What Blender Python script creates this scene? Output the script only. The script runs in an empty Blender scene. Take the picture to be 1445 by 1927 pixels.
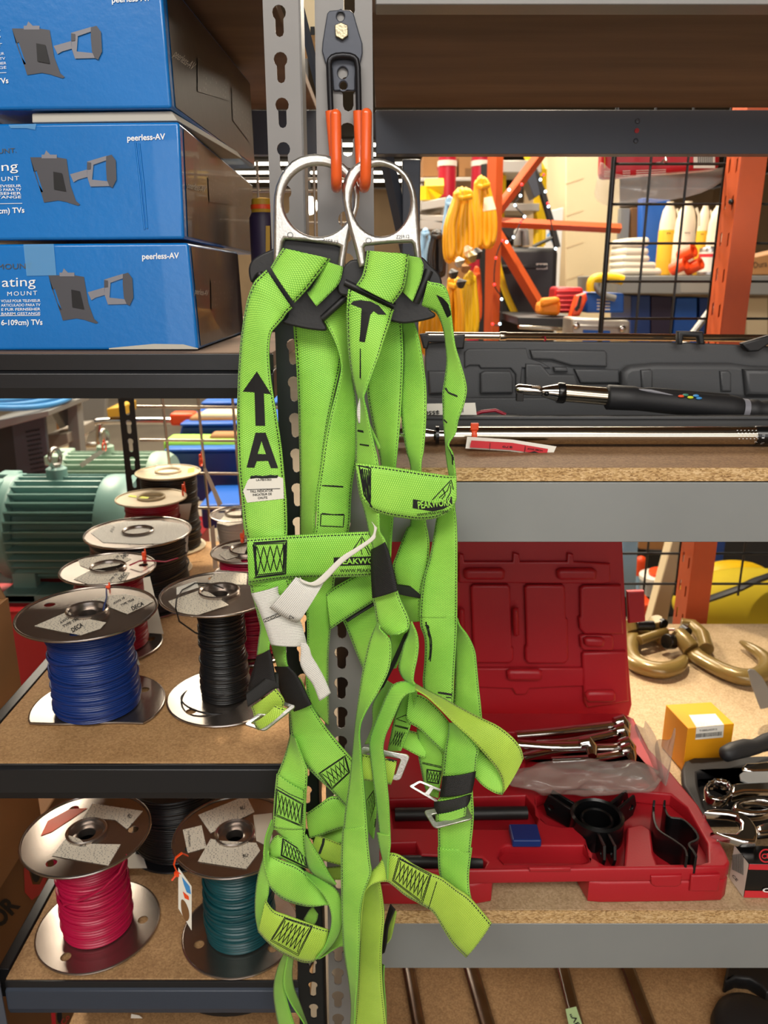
import bpy, bmesh, math, random
from mathutils import Vector, Matrix
from mathutils.bvhtree import BVHTree
random.seed(7)
R=math.radians
scene=bpy.context.scene
col=scene.collection

# ------------------------------------------------------------------ camera
FPX=1460.0; PITCH=math.atan(438/1460.0); CP,SP=math.cos(PITCH),math.sin(PITCH)
cam_d=bpy.data.cameras.new('camera'); cam=bpy.data.objects.new('camera',cam_d); col.objects.link(cam)
cam_d.sensor_fit='VERTICAL'; cam_d.sensor_height=36; cam_d.sensor_width=27
cam_d.lens=FPX/1927*36
cam_d.clip_start=.02; cam_d.clip_end=60
cam.rotation_euler=(math.pi/2-PITCH,0,0)
cam_d.dof.use_dof=True; cam_d.dof.focus_distance=.80; cam_d.dof.aperture_fstop=9.0
scene.camera=cam

# ------------------------------------------------------------------ world, lights, exposure
w=bpy.data.worlds.new('world'); scene.world=w; w.use_nodes=True
w.node_tree.nodes['Background'].inputs[0].default_value=(1,.93,.84,1)
w.node_tree.nodes['Background'].inputs[1].default_value=.25
scene.view_settings.view_transform='Standard'; scene.view_settings.look='None'
scene.view_settings.exposure=0.0; scene.view_settings.gamma=1; scene.view_settings.use_curve_mapping=False
scene.cycles.use_denoising=True
scene.cycles.max_bounces=8
def area(name,loc,target,size,sy,power,color):
    d=bpy.data.lights.new(name,'AREA'); d.shape='RECTANGLE'; d.size=size; d.size_y=sy; d.energy=power; d.color=color
    o=bpy.data.objects.new(name,d); col.objects.link(o); o.location=loc
    o.rotation_euler=(Vector(target)-Vector(loc)).to_track_quat('-Z','Y').to_euler(); return o
# strip luminaires of the front aisle (behind and above the photographer) and of the aisle behind the racking
area('front_aisle_light',(-.3,-1.1,1.62),(0,.9,-.45),2.6,.9,88,(1,.95,.88))
area('front_aisle_light_low',(1.2,-2.2,1.6),(.1,.9,-.6),2.0,.8,30,(1,.93,.84))
area('front_fill_light',(.6,-3.3,.15),(.4,1,.1),4.0,1.3,42,(.90,.95,1))  # unseen fill lamp, added to lighten the dark rear beams
area('back_aisle_light',(.38,2.2,1.64),(.75,1.4,-.8),.10,.10,75,(1,.86,.66))
area('back_aisle_light_left',(-1.3,3.0,1.62),(-.4,1.1,-.6),.5,.3,70,(1,.86,.66))
area('back_hall_light',(1.0,4.6,1.66),(1.2,4.4,-1.4),3.0,1.6,190,(1,.88,.70))
area('back_hall_light_left',(-1.9,4.4,1.66),(-1.9,4.2,-1.4),1.6,1.6,130,(1,.88,.70))

# ------------------------------------------------------------------ pixel -> world (photo frame 1445x1927)
def ray(px,py):
    xc=(px-722.5)/FPX; yc=-(py-963.5)/FPX
    return Vector((xc,CP+yc*SP,-SP+yc*CP))
def P(px,py,Y):
    r=ray(px,py); return r*(Y/r.y)
def PZ(px,py,z):
    r=ray(px,py); return r*(z/r.z)
TILES={'p':(0,0,1.0),'F':(440,560,5.78),'A':(440,440,2.89),'B':(640,840,5.16),'C':(440,1080,5.16),'D':(640,1140,4.014),
 'E':(470,1440,3.957),'G':(460,200,4.014),'H':(440,1000,2.58),'I':(440,1380,2.58),'J':(540,0,5.355),
 'K':(1100,1000,4.19),'L':(1200,1360,5.35),'M':(780,600,2.173),'N':(780,1000,2.173),'O':(700,1380,1.94),'Q':(780,280,5.16),
 'S':(1040,280,3.568),'T':(0,730,4.817),'U':(0,0,2.834),'V':(0,730,2.89),'W':(0,1080,2.676),'X':(0,1470,2.676),'Y':(900,700,2.651)}
def tp(t,x,y):
    a,b,s=TILES[t]; return (a+x/s,b+y/s)

# ------------------------------------------------------------------ materials
def s2l(c):
    return tuple(((v/255)/12.92 if v/255<=.04045 else ((v/255+.055)/1.055)**2.4) for v in c)+(1,)
MATS={}
def mat(name,rgb,rough=.5,metal=0,bump=None,var=None,coat=0,alpha=1,emit=0,trans=0,spec=.5,aniso=None):
    m=bpy.data.materials.new(name); MATS[name]=m; m.use_nodes=True
    nt=m.node_tree; b=nt.nodes['Principled BSDF']
    b.inputs['Base Color'].default_value=s2l(rgb); b.inputs['Roughness'].default_value=rough; b.inputs['Metallic'].default_value=metal
    b.inputs['Coat Weight'].default_value=coat; b.inputs['Alpha'].default_value=alpha
    b.inputs['Transmission Weight'].default_value=trans; b.inputs['Specular IOR Level'].default_value=spec
    if emit:
        b.inputs['Emission Color'].default_value=s2l(rgb); b.inputs['Emission Strength'].default_value=emit
    tc=nt.nodes.new('ShaderNodeTexCoord')
    if var:
        sc,amt=var[0],var[1]
        n=nt.nodes.new('ShaderNodeTexNoise'); n.inputs['Scale'].default_value=sc; n.inputs['Detail'].default_value=5
        mp=nt.nodes.new('ShaderNodeMapping'); 
        if len(var)>2: mp.inputs['Scale'].default_value=var[2]
        nt.links.new(tc.outputs['Object'],mp.inputs[0]); nt.links.new(mp.outputs[0],n.inputs['Vector'])
        r=nt.nodes.new('ShaderNodeValToRGB'); r.color_ramp.elements[0].position=.3; r.color_ramp.elements[1].position=.7
        c=s2l(rgb)
        r.color_ramp.elements[0].color=tuple(v*(1-amt) for v in c[:3])+(1,)
        r.color_ramp.elements[1].color=tuple(min(1,v*(1+amt)) for v in c[:3])+(1,)
        nt.links.new(n.outputs['Fac'],r.inputs[0]); nt.links.new(r.outputs[0],b.inputs['Base Color'])
    if bump:
        n=nt.nodes.new('ShaderNodeTexNoise'); n.inputs['Scale'].default_value=bump[0]; n.inputs['Detail'].default_value=4
        nt.links.new(tc.outputs['Object'],n.inputs['Vector'])
        bp=nt.nodes.new('ShaderNodeBump'); bp.inputs['Strength'].default_value=bump[1]; bp.inputs['Distance'].default_value=.002
        nt.links.new(n.outputs['Fac'],bp.inputs['Height']); nt.links.new(bp.outputs[0],b.inputs['Normal'])
    return m
mat('grey_paint',(128,126,124),.42,.15,bump=(90,.06),var=(6,.08))
mat('beam_grey',(140,143,142),.42,.15,bump=(60,.05),var=(5,.06))
mat('black_paint',(30,31,34),.35,.1,bump=(80,.05))
mat('slate_paint',(80,86,98),.4,.1,bump=(80,.05),var=(4,.1))
mat('navy_paint',(56,64,78),.4,.1,bump=(80,.05))
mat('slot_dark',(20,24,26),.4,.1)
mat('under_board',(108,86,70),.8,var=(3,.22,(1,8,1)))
mat('hook_plate',(70,74,84),.42,.3,bump=(200,.05))
mat('hook_rod',(34,34,38),.3,.4)
mat('orange_vinyl',(240,98,40),.28,coat=.4,spec=.6)
mat('zinc',(214,212,206),.38,1,bump=(500,.12),var=(300,.08))
mat('steel',(178,176,170),.32,1,bump=(40,.05))
mat('spool_steel',(172,162,154),.26,.95,var=(9,.12),bump=(16,.12))
mat('chrome',(205,203,200),.09,1)
mat('satin_chrome',(200,190,172),.17,1,bump=(30,.03))
mat('dark_bar',(152,144,138),.24,1,var=(20,.2))
mat('brass_rivet',(168,158,132),.4,1,bump=(400,.3))
mat('black_plastic',(30,30,31),.48,bump=(300,.08))
mat('black_gloss',(14,14,15),.25)
mat('grip_black',(28,28,30),.55,bump=(200,.1))
mat('grey_plastic',(72,73,75),.5,bump=(500,.12))
mat('red_plastic',(174,27,38),.42,bump=(400,.1),var=(5,.06))
mat('paper',(232,228,216),.7,bump=(60,.1))
mat('label_beige',(216,206,186),.65)
mat('tape_gloss',(120,180,225),.12,alpha=.55)
mat('ink',(16,16,17),.7)
mat('ink_grey',(78,78,80),.6)
mat('white_ink',(238,240,242),.5)
mat('thread',(16,20,18),.7)
mat('box_blue',(8,112,190),.3,bump=(120,.14),var=(7,.06),coat=.3)
mat('box_dark',(44,38,34),.38,bump=(60,.10),var=(5,.15),coat=.12,spec=.4)
mat('print_grey',(74,74,80),.4)
mat('print_light',(128,128,136),.4)
mat('board_raw',(186,182,170),.8)
mat('kraft',(158,112,66),.75,bump=(50,.1),var=(6,.1))
mat('kraft_dark',(120,82,44),.8,var=(6,.12))
mat('zip_orange',(238,78,28),.4)
mat('wire_blue',(20,48,112),.33)
mat('wire_black',(24,24,25),.33)
mat('wire_red',(150,20,44),.34)
mat('wire_magenta',(178,20,66),.34)
mat('wire_green',(16,72,78),.34)
mat('wire_white',(205,203,198),.4)
mat('cream_flange',(208,192,160),.5,var=(12,.06))
mat('neon_yellow',(214,226,50),.5)
mat('motor_teal',(112,152,147),.42,bump=(60,.08),var=(5,.07))
mat('motor_pale',(150,178,160),.45,bump=(60,.08))
mat('red_paint',(206,42,52),.45)
mat('bronze',(136,114,62),.3,.2,bump=(60,.15),coat=.4)
mat('yellow_card',(232,158,18),.5,bump=(60,.05))
mat('rack_orange',(198,86,38),.45,bump=(40,.1),var=(6,.1))
mat('mesh_black',(22,23,25),.35)
mat('mesh_wire',(178,166,152),.3,.8)
mat('cord_yellow',(240,172,26),.45)
mat('cord_lemon',(232,190,20),.45)
mat('cord_orange',(222,92,34),.45)
mat('cord_blue',(140,180,214),.45)
mat('cord_black',(34,33,36),.4)
mat('coil_blue',(66,142,206),.4)
mat('pole_red',(178,28,50),.4)
mat('ladder_yellow',(238,200,24),.45)
mat('alu',(178,172,162),.4,.7)
mat('rack_grey',(128,128,126),.45,.2)
mat('bin_black',(30,30,33),.5)
mat('block_cream',(226,208,170),.85,bump=(30,.2),var=(3,.05))
mat('wall_beige',(206,178,142),.85,var=(2,.1))
mat('white_glow_post',(236,238,240),.5)
mat('blue_plastic',(22,60,130),.4)
mat('blue_bright',(24,92,186),.4)
mat('jug_white',(240,226,200),.4)
mat('jug_yellow',(240,186,52),.45)
mat('cloth_white',(230,222,204),.9,bump=(80,.3))
mat('clear_bag',(235,230,225),.14,alpha=.2,spec=.7)
mat('smoke_bag',(176,160,150),.14,alpha=.36,spec=.7,bump=(40,.4))
mat('bag_red',(190,22,40),.3)
mat('pouch_orange',(236,140,28),.6)
mat('yellow_fabric',(200,176,30),.8,bump=(40,.3))
mat('green_cap',(60,130,110),.4)
mat('tin',(176,170,166),.3,.9)
mat('floor_concrete',(150,138,120),.6,var=(2,.15))
mat('ceiling_dark',(66,62,58),.9)
mat('purple_dark',(46,34,64),.5)
mat('mustard',(192,150,40),.5)
mat('lamp_glow',(255,244,224),.5,emit=9)
mat('led_white',(205,235,255),.3,emit=6)
mat('led_red',(255,40,40),.3,emit=5)
mat('grey_sticker',(150,152,150),.5)
mat('mint_sticker',(198,228,166),.6)
mat('platform_red',(196,40,46),.5)

def particle_mat(name,c0,c1,c2,scale,stretch=(1,1,1)):
    m=bpy.data.materials.new(name); MATS[name]=m; m.use_nodes=True; nt=m.node_tree; b=nt.nodes['Principled BSDF']
    b.inputs['Roughness'].default_value=.7
    tc=nt.nodes.new('ShaderNodeTexCoord'); mp=nt.nodes.new('ShaderNodeMapping'); mp.inputs['Scale'].default_value=stretch
    nt.links.new(tc.outputs['Object'],mp.inputs[0])
    v=nt.nodes.new('ShaderNodeTexVoronoi'); v.inputs['Scale'].default_value=scale
    n=nt.nodes.new('ShaderNodeTexNoise'); n.inputs['Scale'].default_value=scale*.12; n.inputs['Detail'].default_value=6
    nt.links.new(mp.outputs[0],v.inputs['Vector']); nt.links.new(mp.outputs[0],n.inputs['Vector'])
    sp=nt.nodes.new('ShaderNodeSeparateColor'); nt.links.new(v.outputs['Color'],sp.inputs[0])
    a=nt.nodes.new('ShaderNodeMath'); a.operation='MULTIPLY_ADD'; a.inputs[1].default_value=.55
    nt.links.new(sp.outputs[0],a.inputs[0])
    k=nt.nodes.new('ShaderNodeMath'); k.operation='MULTIPLY'; k.inputs[1].default_value=.5; nt.links.new(n.outputs['Fac'],k.inputs[0])
    nt.links.new(k.outputs[0],a.inputs[2])
    r=nt.nodes.new('ShaderNodeValToRGB'); e=r.color_ramp.elements
    e[0].position=.15; e[0].color=s2l(c0); e[1].position=.85; e[1].color=s2l(c2); x=e.new(.5); x.color=s2l(c1)
    nt.links.new(a.outputs[0],r.inputs[0]); nt.links.new(r.outputs[0],b.inputs['Base Color'])
    bp=nt.nodes.new('ShaderNodeBump'); bp.inputs['Strength'].default_value=.15; bp.inputs['Distance'].default_value=.001
    nt.links.new(a.outputs[0],bp.inputs['Height']); nt.links.new(bp.outputs[0],b.inputs['Normal'])
particle_mat('board_top',(146,112,74),(168,130,88),(188,150,104),420)
particle_mat('board_left',(160,120,76),(182,140,92),(200,158,108),420)
particle_mat('board_mid',(122,90,60),(144,108,74),(162,126,88),420)
particle_mat('board_pale',(166,140,104),(188,162,124),(204,178,142),420)
particle_mat('board_edge',(122,84,44),(196,158,104),(226,194,146),330,(1,1,2.6))

def node(nt,op,a,b=None,c=None):
    n=nt.nodes.new('ShaderNodeMath'); n.operation=op
    for i,v in enumerate((a,b,c)):
        if v is None: continue
        if isinstance(v,(int,float)): n.inputs[i].default_value=v
        else: nt.links.new(v,n.inputs[i])
    return n.outputs[0]
def web_mat(name,rgb,rgb2,stitch=True,period=.0021,rough=.55):
    m=bpy.data.materials.new(name); MATS[name]=m; m.use_nodes=True; nt=m.node_tree; b=nt.nodes['Principled BSDF']
    b.inputs['Roughness'].default_value=rough
    b.inputs['Sheen Weight'].default_value=.15 if stitch else 0
    uv=nt.nodes.new('ShaderNodeUVMap'); sp=nt.nodes.new('ShaderNodeSeparateXYZ'); nt.links.new(uv.outputs[0],sp.inputs[0])
    u,v=sp.outputs[0],sp.outputs[1]
    cu=node(nt,'MULTIPLY',u,22.0)
    par=node(nt,'MULTIPLY',node(nt,'FLOOR',cu),.5)
    rv=node(nt,'ADD',node(nt,'DIVIDE',v,period),par)
    hv=node(nt,'ABSOLUTE',node(nt,'SINE',node(nt,'MULTIPLY',rv,math.pi)))
    hu=node(nt,'ABSOLUTE',node(nt,'SINE',node(nt,'MULTIPLY',cu,math.pi)))
    h=node(nt,'MULTIPLY',node(nt,'POWER',hv,.8),node(nt,'MULTIPLY_ADD',node(nt,'POWER',hu,.6),.45,.55))
    n=nt.nodes.new('ShaderNodeTexNoise'); n.inputs['Scale'].default_value=14; n.inputs['Detail'].default_value=3
    tc=nt.nodes.new('ShaderNodeTexCoord'); nt.links.new(tc.outputs['Object'],n.inputs['Vector'])
    f=node(nt,'MULTIPLY_ADD',h,.85,node(nt,'MULTIPLY_ADD',n.outputs['Fac'],.7,-.36))
    mx=nt.nodes.new('ShaderNodeMix'); mx.data_type='RGBA'; nt.links.new(f,mx.inputs[0])
    mx.inputs[6].default_value=s2l(rgb); mx.inputs[7].default_value=s2l(rgb2)  # weave shadow painted in: darker colour between the yarns
    out=mx.outputs[2]
    if stitch:
        d=node(nt,'ABSOLUTE',node(nt,'SUBTRACT',node(nt,'ABSOLUTE',node(nt,'SUBTRACT',u,.5)),.448))
        lm=node(nt,'LESS_THAN',d,.013)
        ds=node(nt,'LESS_THAN',node(nt,'FRACT',node(nt,'DIVIDE',v,.0036)),.62)
        mk=node(nt,'MULTIPLY',lm,ds)
        m2=nt.nodes.new('ShaderNodeMix'); m2.data_type='RGBA'; nt.links.new(mk,m2.inputs[0]); nt.links.new(out,m2.inputs[6]); m2.inputs[7].default_value=s2l((24,40,24))
        out=m2.outputs[2]
    nt.links.new(out,b.inputs['Base Color'])
    bp=nt.nodes.new('ShaderNodeBump'); bp.inputs['Strength'].default_value=.6; bp.inputs['Distance'].default_value=.0006
    nt.links.new(h,bp.inputs['Height']); nt.links.new(bp.outputs[0],b.inputs['Normal'])
    return m
web_mat('webbing',(74,168,34),(194,254,104))
web_mat('webbing_yellow_lit',(122,168,28),(216,252,98))  # same webbing, with warm light put into its colour
web_mat('elastic_black',(10,10,11),(40,40,42),stitch=False,period=.0026,rough=.6)
web_mat('band_black',(20,20,20),(34,34,33),stitch=False,period=.0012,rough=.45)
def text_mat(name,paper,lines=320,rough=.6,density=.56):
    # paper with rows of unreadably small print: noise cut into lines along UV v
    m=bpy.data.materials.new(name); MATS[name]=m; m.use_nodes=True; nt=m.node_tree; b=nt.nodes['Principled BSDF']; b.inputs['Roughness'].default_value=rough
    uv=nt.nodes.new('ShaderNodeUVMap'); sp=nt.nodes.new('ShaderNodeSeparateXYZ'); nt.links.new(uv.outputs[0],sp.inputs[0])
    fr=node(nt,'FRACT',node(nt,'MULTIPLY',sp.outputs[1],float(lines)))
    row=node(nt,'LESS_THAN',fr,.40)
    cb=nt.nodes.new('ShaderNodeCombineXYZ'); nt.links.new(node(nt,'MULTIPLY',sp.outputs[0],lines*1.3),cb.inputs[0])
    nt.links.new(node(nt,'FLOOR',node(nt,'MULTIPLY',sp.outputs[1],float(lines))),cb.inputs[1])
    n=nt.nodes.new('ShaderNodeTexNoise'); n.inputs['Scale'].default_value=1.0; n.inputs['Detail'].default_value=2; nt.links.new(cb.outputs[0],n.inputs['Vector'])
    mk=node(nt,'MULTIPLY',row,node(nt,'GREATER_THAN',n.outputs['Fac'],1-density))
    mx=nt.nodes.new('ShaderNodeMix'); mx.data_type='RGBA'; nt.links.new(mk,mx.inputs[0]); mx.inputs[6].default_value=s2l(paper); mx.inputs[7].default_value=s2l((104,100,96))
    nt.links.new(mx.outputs[2],b.inputs['Base Color'])
text_mat('print_paper',(238,236,228),560,density=.5)
text_mat('print_sticker',(226,217,198),300,density=.44)
text_mat('print_dark_lines',(46,40,36),150,.4,density=.4)
def cut2d(vs,fs,step):
    bm=bmesh.new(); vv=[bm.verts.new((p[0],p[1],0)) for p in vs]
    for f in fs:
        try: bm.faces.new([vv[i] for i in f])
        except ValueError: pass
    bmesh.ops.remove_doubles(bm,verts=bm.verts,dist=1e-5)
    for ax in (0,1):
        lo=min(p[ax] for p in vs); hi=max(p[ax] for p in vs); k=lo+step
        while k<hi:
            co=[0,0,0]; no=[0,0,0]; co[ax]=k; no[ax]=1
            bmesh.ops.bisect_plane(bm,geom=bm.verts[:]+bm.edges[:]+bm.faces[:],plane_co=co,plane_no=no); k+=step
    bm.verts.index_update()
    r=([tuple(v.co) for v in bm.verts],[tuple(v.index for v in f.verts) for f in bm.faces]); bm.free(); return r
def mat_of(m): return MATS[m] if isinstance(m,str) else m

# ------------------------------------------------------------------ object helpers
def props(o,label=None,cat=None,group=None,kind=None):
    for k,v in (('label',label),('category',cat),('group',group),('kind',kind)):
        if v: o[k]=v
    return o
def parent(o,p):
    o.parent=p
    if p.type=='EMPTY': o.matrix_parent_inverse=Matrix.Translation(p.location).inverted()
def thing(name,label,cat,loc=(0,0,0),group=None,kind=None):
    o=bpy.data.objects.new(name,None); col.objects.link(o); o.location=loc; o.empty_display_size=.05
    return props(o,label,cat,group,kind)
class MB:
    def __init__(s): s.v=[]; s.f=[]; s.uv={}
    def add(s,vs,fs,M=None,uvs=None):
        b=len(s.v)
        s.v+=[(M@Vector(p) if M else Vector(p)) for p in vs]
        for i,f in enumerate(fs):
            if uvs: s.uv[len(s.f)]=uvs[i]
            s.f.append(tuple(b+k for k in f))
        return s
    def box(s,c,d,M=None):
        x,y,z=[k/2 for k in d]
        vs=[(c[0]+a*x,c[1]+b*y,c[2]+e*z) for a in(-1,1) for b in(-1,1) for e in(-1,1)]
        return s.add(vs,[(0,1,3,2),(4,6,7,5),(0,4,5,1),(2,3,7,6),(0,2,6,4),(1,5,7,3)],M)
    def hexa(s,c8):  # 4 front (tl,tr,br,bl), 4 back
        return s.add(c8,[(0,3,2,1),(4,5,6,7),(0,1,5,4),(1,2,6,5),(2,3,7,6),(3,0,4,7)])
    def tube(s,pts,r,seg=10,closed=False,cap=True,M=None,sq=None):
        pts=[Vector(p) for p in pts]; n=len(pts)
        rs=r if isinstance(r,(list,tuple)) else [r]*n
        vs=[]; fs=[]; up=None
        for i in range(n):
            if closed: t=pts[(i+1)%n]-pts[i-1]
            else: t=pts[min(i+1,n-1)]-pts[max(i-1,0)]
            t.normalize()
            if up is None:
                up=Vector((0,0,1)) if abs(t.z)<.9 else Vector((0,1,0))
            a=t.cross(up)
            if a.length<1e-6: a=t.orthogonal()
            a.normalize(); bb=a.cross(t).normalized(); up=bb
            k1,k2=(1,1) if sq is None else sq
            for j in range(seg):
                q=2*math.pi*j/seg
                vs.append(pts[i]+a*math.cos(q)*rs[i]*k1+bb*math.sin(q)*rs[i]*k2)
        m=n if closed else n-1
        for i in range(m):
            for j in range(seg):
                i2=(i+1)%n
                fs.append((i*seg+j,i*seg+(j+1)%seg,i2*seg+(j+1)%seg,i2*seg+j))
        if cap and not closed:
            fs.append(tuple(range(seg))[::-1]); fs.append(tuple((n-1)*seg+j for j in range(seg)))
        return s.add(vs,fs,M)
    def lathe(s,prof,M=None,seg=40,cap=True,a0=0,a1=2*math.pi):
        vs=[];fs=[];n=len(prof)
        for j in range(seg):
            q=a0+(a1-a0)*j/seg
            for r,z in prof: vs.append((r*math.cos(q),r*math.sin(q),z))
        for j in range(seg):
            k=(j+1)%seg
            for i in range(n-1): fs.append((j*n+i,k*n+i,k*n+i+1,j*n+i+1))
        if cap:
            if prof[0][0]>1e-5: fs.append(tuple(j*n for j in range(seg))[::-1])
            if prof[-1][0]>1e-5: fs.append(tuple(j*n+n-1 for j in range(seg)))
        return s.add(vs,fs,M)
    def ball(s,c,r,M=None,seg=16,ring=10,sc=(1,1,1)):
        prof=[(r*math.sin(math.pi*i/ring),-r*math.cos(math.pi*i/ring)) for i in range(ring+1)]
        prof[0]=(1e-6,-r); prof[-1]=(1e-6,r)
        T=Matrix.Translation(c)@Matrix.Diagonal((*sc,1))
        return s.lathe(prof,(M@T) if M else T,seg,False)
    def poly(s,pts,uv=None):
        return s.add(pts,[tuple(range(len(pts)))],None,[uv] if uv else None)
    def build(s,name,m,par=None,smooth=35,bevel=0,seg=2,solid=0,label=None,sub=0):
        me=bpy.data.meshes.new(name); me.from_pydata([tuple(v) for v in s.v],[],s.f); me.validate()
        if s.uv and len(me.polygons)==len(s.f):
            L=me.uv_layers.new(name='UVMap')
            for pi,uvs in s.uv.items():
                p=me.polygons[pi]
                for li,q in zip(p.loop_indices,uvs): L.data[li].uv=q
        bm=bmesh.new(); bm.from_mesh(me)
        if not s.uv: bmesh.ops.recalc_face_normals(bm,faces=bm.faces)
        bm.to_mesh(me); bm.free()
        if smooth:
            for p in me.polygons: p.use_smooth=True
            if smooth<180: me.set_sharp_from_angle(angle=R(smooth))
        me.materials.append(mat_of(m))
        o=bpy.data.objects.new(name,me); col.objects.link(o)
        if solid:
            d=o.modifiers.new('solid','SOLIDIFY'); d.thickness=solid; d.offset=0
        if bevel:
            d=o.modifiers.new('bevel','BEVEL'); d.width=bevel; d.segments=seg; d.limit_method='ANGLE'; d.angle_limit=R(40)
        if sub:
            d=o.modifiers.new('sub','SUBSURF'); d.levels=sub; d.render_levels=sub
        if par: parent(o,par)
        if label: o['label']=label
        return o
def rounded(x0,y0,x1,y1,r,n=5):
    pts=[]
    for cx,cy,a in ((x1-r,y1-r,0),(x0+r,y1-r,90),(x0+r,y0+r,180),(x1-r,y0+r,270)):
        for i in range(n+1):
            q=R(a+90*i/n); pts.append((cx+r*math.cos(q),cy+r*math.sin(q)))
    return pts
def circle(cx,cy,r,n=24,ry=None,a0=0):
    ry=ry or r
    return [(cx+r*math.cos(2*math.pi*i/n+a0),cy+ry*math.sin(2*math.pi*i/n+a0)) for i in range(n)]
def smooth_loop(pts,n=6,closed=True):
    out=[]; N=len(pts); V=[Vector(p) for p in pts]
    rng=range(N) if closed else range(N-1)
    for i in rng:
        if closed: a,b,c,d=V[i-1],V[i],V[(i+1)%N],V[(i+2)%N]
        else: a,b,c,d=V[max(i-1,0)],V[i],V[i+1],V[min(i+2,N-1)]
        for k in range(n):
            t=k/n
            out.append(.5*((2*b)+(c-a)*t+(2*a-5*b+4*c-d)*t*t+(3*b-a-3*c+d)*t**3))
    if not closed: out.append(V[-1])
    return [tuple(p) for p in out]
def fill2d(outlines,depth=0,bevel=0,res=2):
    """filled 2D shape with holes, extruded +-depth along local Z -> (verts, faces)"""
    cu=bpy.data.curves.new('t','CURVE'); cu.dimensions='2D'; cu.fill_mode='BOTH'; cu.extrude=max(depth-bevel,0) ; cu.bevel_depth=bevel; cu.bevel_resolution=res
    if bevel: cu.offset=-bevel
    for pts in outlines:
        sp=cu.splines.new('POLY'); sp.points.add(len(pts)-1); sp.use_cyclic_u=True
        for q,p in zip(sp.points,pts): q.co=(p[0],p[1],0,1)
    ob=bpy.data.objects.new('t',cu); me=bpy.data.meshes.new_from_object(ob)
    v=[Vector(x.co) for x in me.vertices]; f=[tuple(p.vertices) for p in me.polygons]
    bpy.data.objects.remove(ob); bpy.data.curves.remove(cu); bpy.data.meshes.remove(me)
    return v,f
def text2d(s,size=1,bold=0,space=1,align='LEFT',depth=0):
    cu=bpy.data.curves.new('t','FONT'); cu.body=s; cu.size=size; cu.offset=bold; cu.space_character=space; cu.align_x=align; cu.resolution_u=3; cu.extrude=depth
    ob=bpy.data.objects.new('t',cu); me=bpy.data.meshes.new_from_object(ob)
    v=[Vector(x.co) for x in me.vertices]; f=[tuple(p.vertices) for p in me.polygons]
    bpy.data.objects.remove(ob); bpy.data.curves.remove(cu); bpy.data.meshes.remove(me)
    return v,f
XZ=Matrix(((1,0,0,0),(0,0,-1,0),(0,1,0,0),(0,0,0,1)))   # local xy -> world xz, local z -> -Y (towards the viewer)
def frame_on(o,xd,yd):
    x=Vector(xd).normalized(); n=x.cross(Vector(yd)).normalized(); y=n.cross(x)
    return Matrix(((x.x,y.x,n.x,o[0]),(x.y,y.y,n.y,o[1]),(x.z,y.z,n.z,o[2]),(0,0,0,1)))
def plate_px(name,m,par,t,outline,D,thick,holes=(),bevel=0,smooth=40,label=None,smo=0,tilt=0):
    """plate standing at depth D (front face towards the viewer), outline traced in the photo"""
    def cv(pts):
        pts=smooth_loop(pts,smo) if smo else pts
        r=[P(*tp(t,*p),D) for p in pts]; return [(q.x,q.z) for q in r]
    v,f=fill2d([cv(outline)]+[cv(h) for h in holes],thick/2,bevel)
    mb=MB(); 
    if tilt:
        zc=min(q.y for q in v)
        v=[Vector((q.x,q.y,q.z-(q.y-zc)*tilt)) for q in v]
    mb.add(v,f,Matrix.Translation((0,D,0))@XZ)
    return mb.build(name,m,par,smooth,label=label)
def plane_hit(px,py,o,n):
    r=ray(px,py); return r*(Vector(o).dot(n)/r.dot(n))
def decal_plane(name,m,par,t,shapes,o,n,off=.0006,uvscale=None,label=None):
    """flat print on a plane (point o, normal n facing the viewer): shapes traced in the photo"""
    n=Vector(n).normalized(); o=Vector(o)
    if n.dot(o)>0: n=-n
    mb=MB()
    for sh in shapes:
        vs,fs=sh if isinstance(sh,tuple) else fill2d([sh])
        mb.add([plane_hit(*tp(t,p[0],p[1]),o+n*off,n) for p in vs],fs)
    return mb.build(name,m,par,0,label=label)
def text_px(s,x,y,x2,y2,h,bold=0,space=1,slant=(0,-1)):
    """lettering as a (verts, faces) pair in tile pixels: baseline from (x,y) to (x2,y2), cap height h px; stretched to fit"""
    v,f=text2d(s,1,bold,space)
    w0=max(p.x for p in v) or 1; hh=.7
    bx,by=(x2-x)/w0,(y2-y)/w0
    L=math.hypot(x2-x,y2-y); ux,uy=(y2-y)/L,-(x2-x)/L
    return ([(x+p.x*bx+ux*p.y/hh*h,y+p.x*by+uy*p.y/hh*h) for p in v],f)
def link_copy(o,par=None):
    c=o.copy(); col.objects.link(c)
    if par: c.parent=par
    for ch in [k for k in col.objects if k.parent==o]: link_copy(ch,c)
    return c
# ================================================================== the room
def slab(name,c,d,m):
    o=MB().box(c,d).build(name,m,None,0); o['kind']='structure'; return o
FZ=-1.45; CZ=1.72
slab('floor',(0,6.5,FZ-.052),(13,20,.1),'floor_concrete')
slab('ceiling',(0,6.5,CZ+.05),(13,20,.1),'ceiling_dark')
slab('wall_back',(0,16.55,.13),(13,.1,3.17),'wall_beige')
slab('wall_front',(0,-3.55,.13),(13,.1,3.17),'wall_beige')
slab('wall_left',(-6.55,6.5,.13),(.1,20,3.17),'wall_beige')
slab('wall_right',(6.55,6.5,.13),(.1,20,3.17),'wall_beige')

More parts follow.
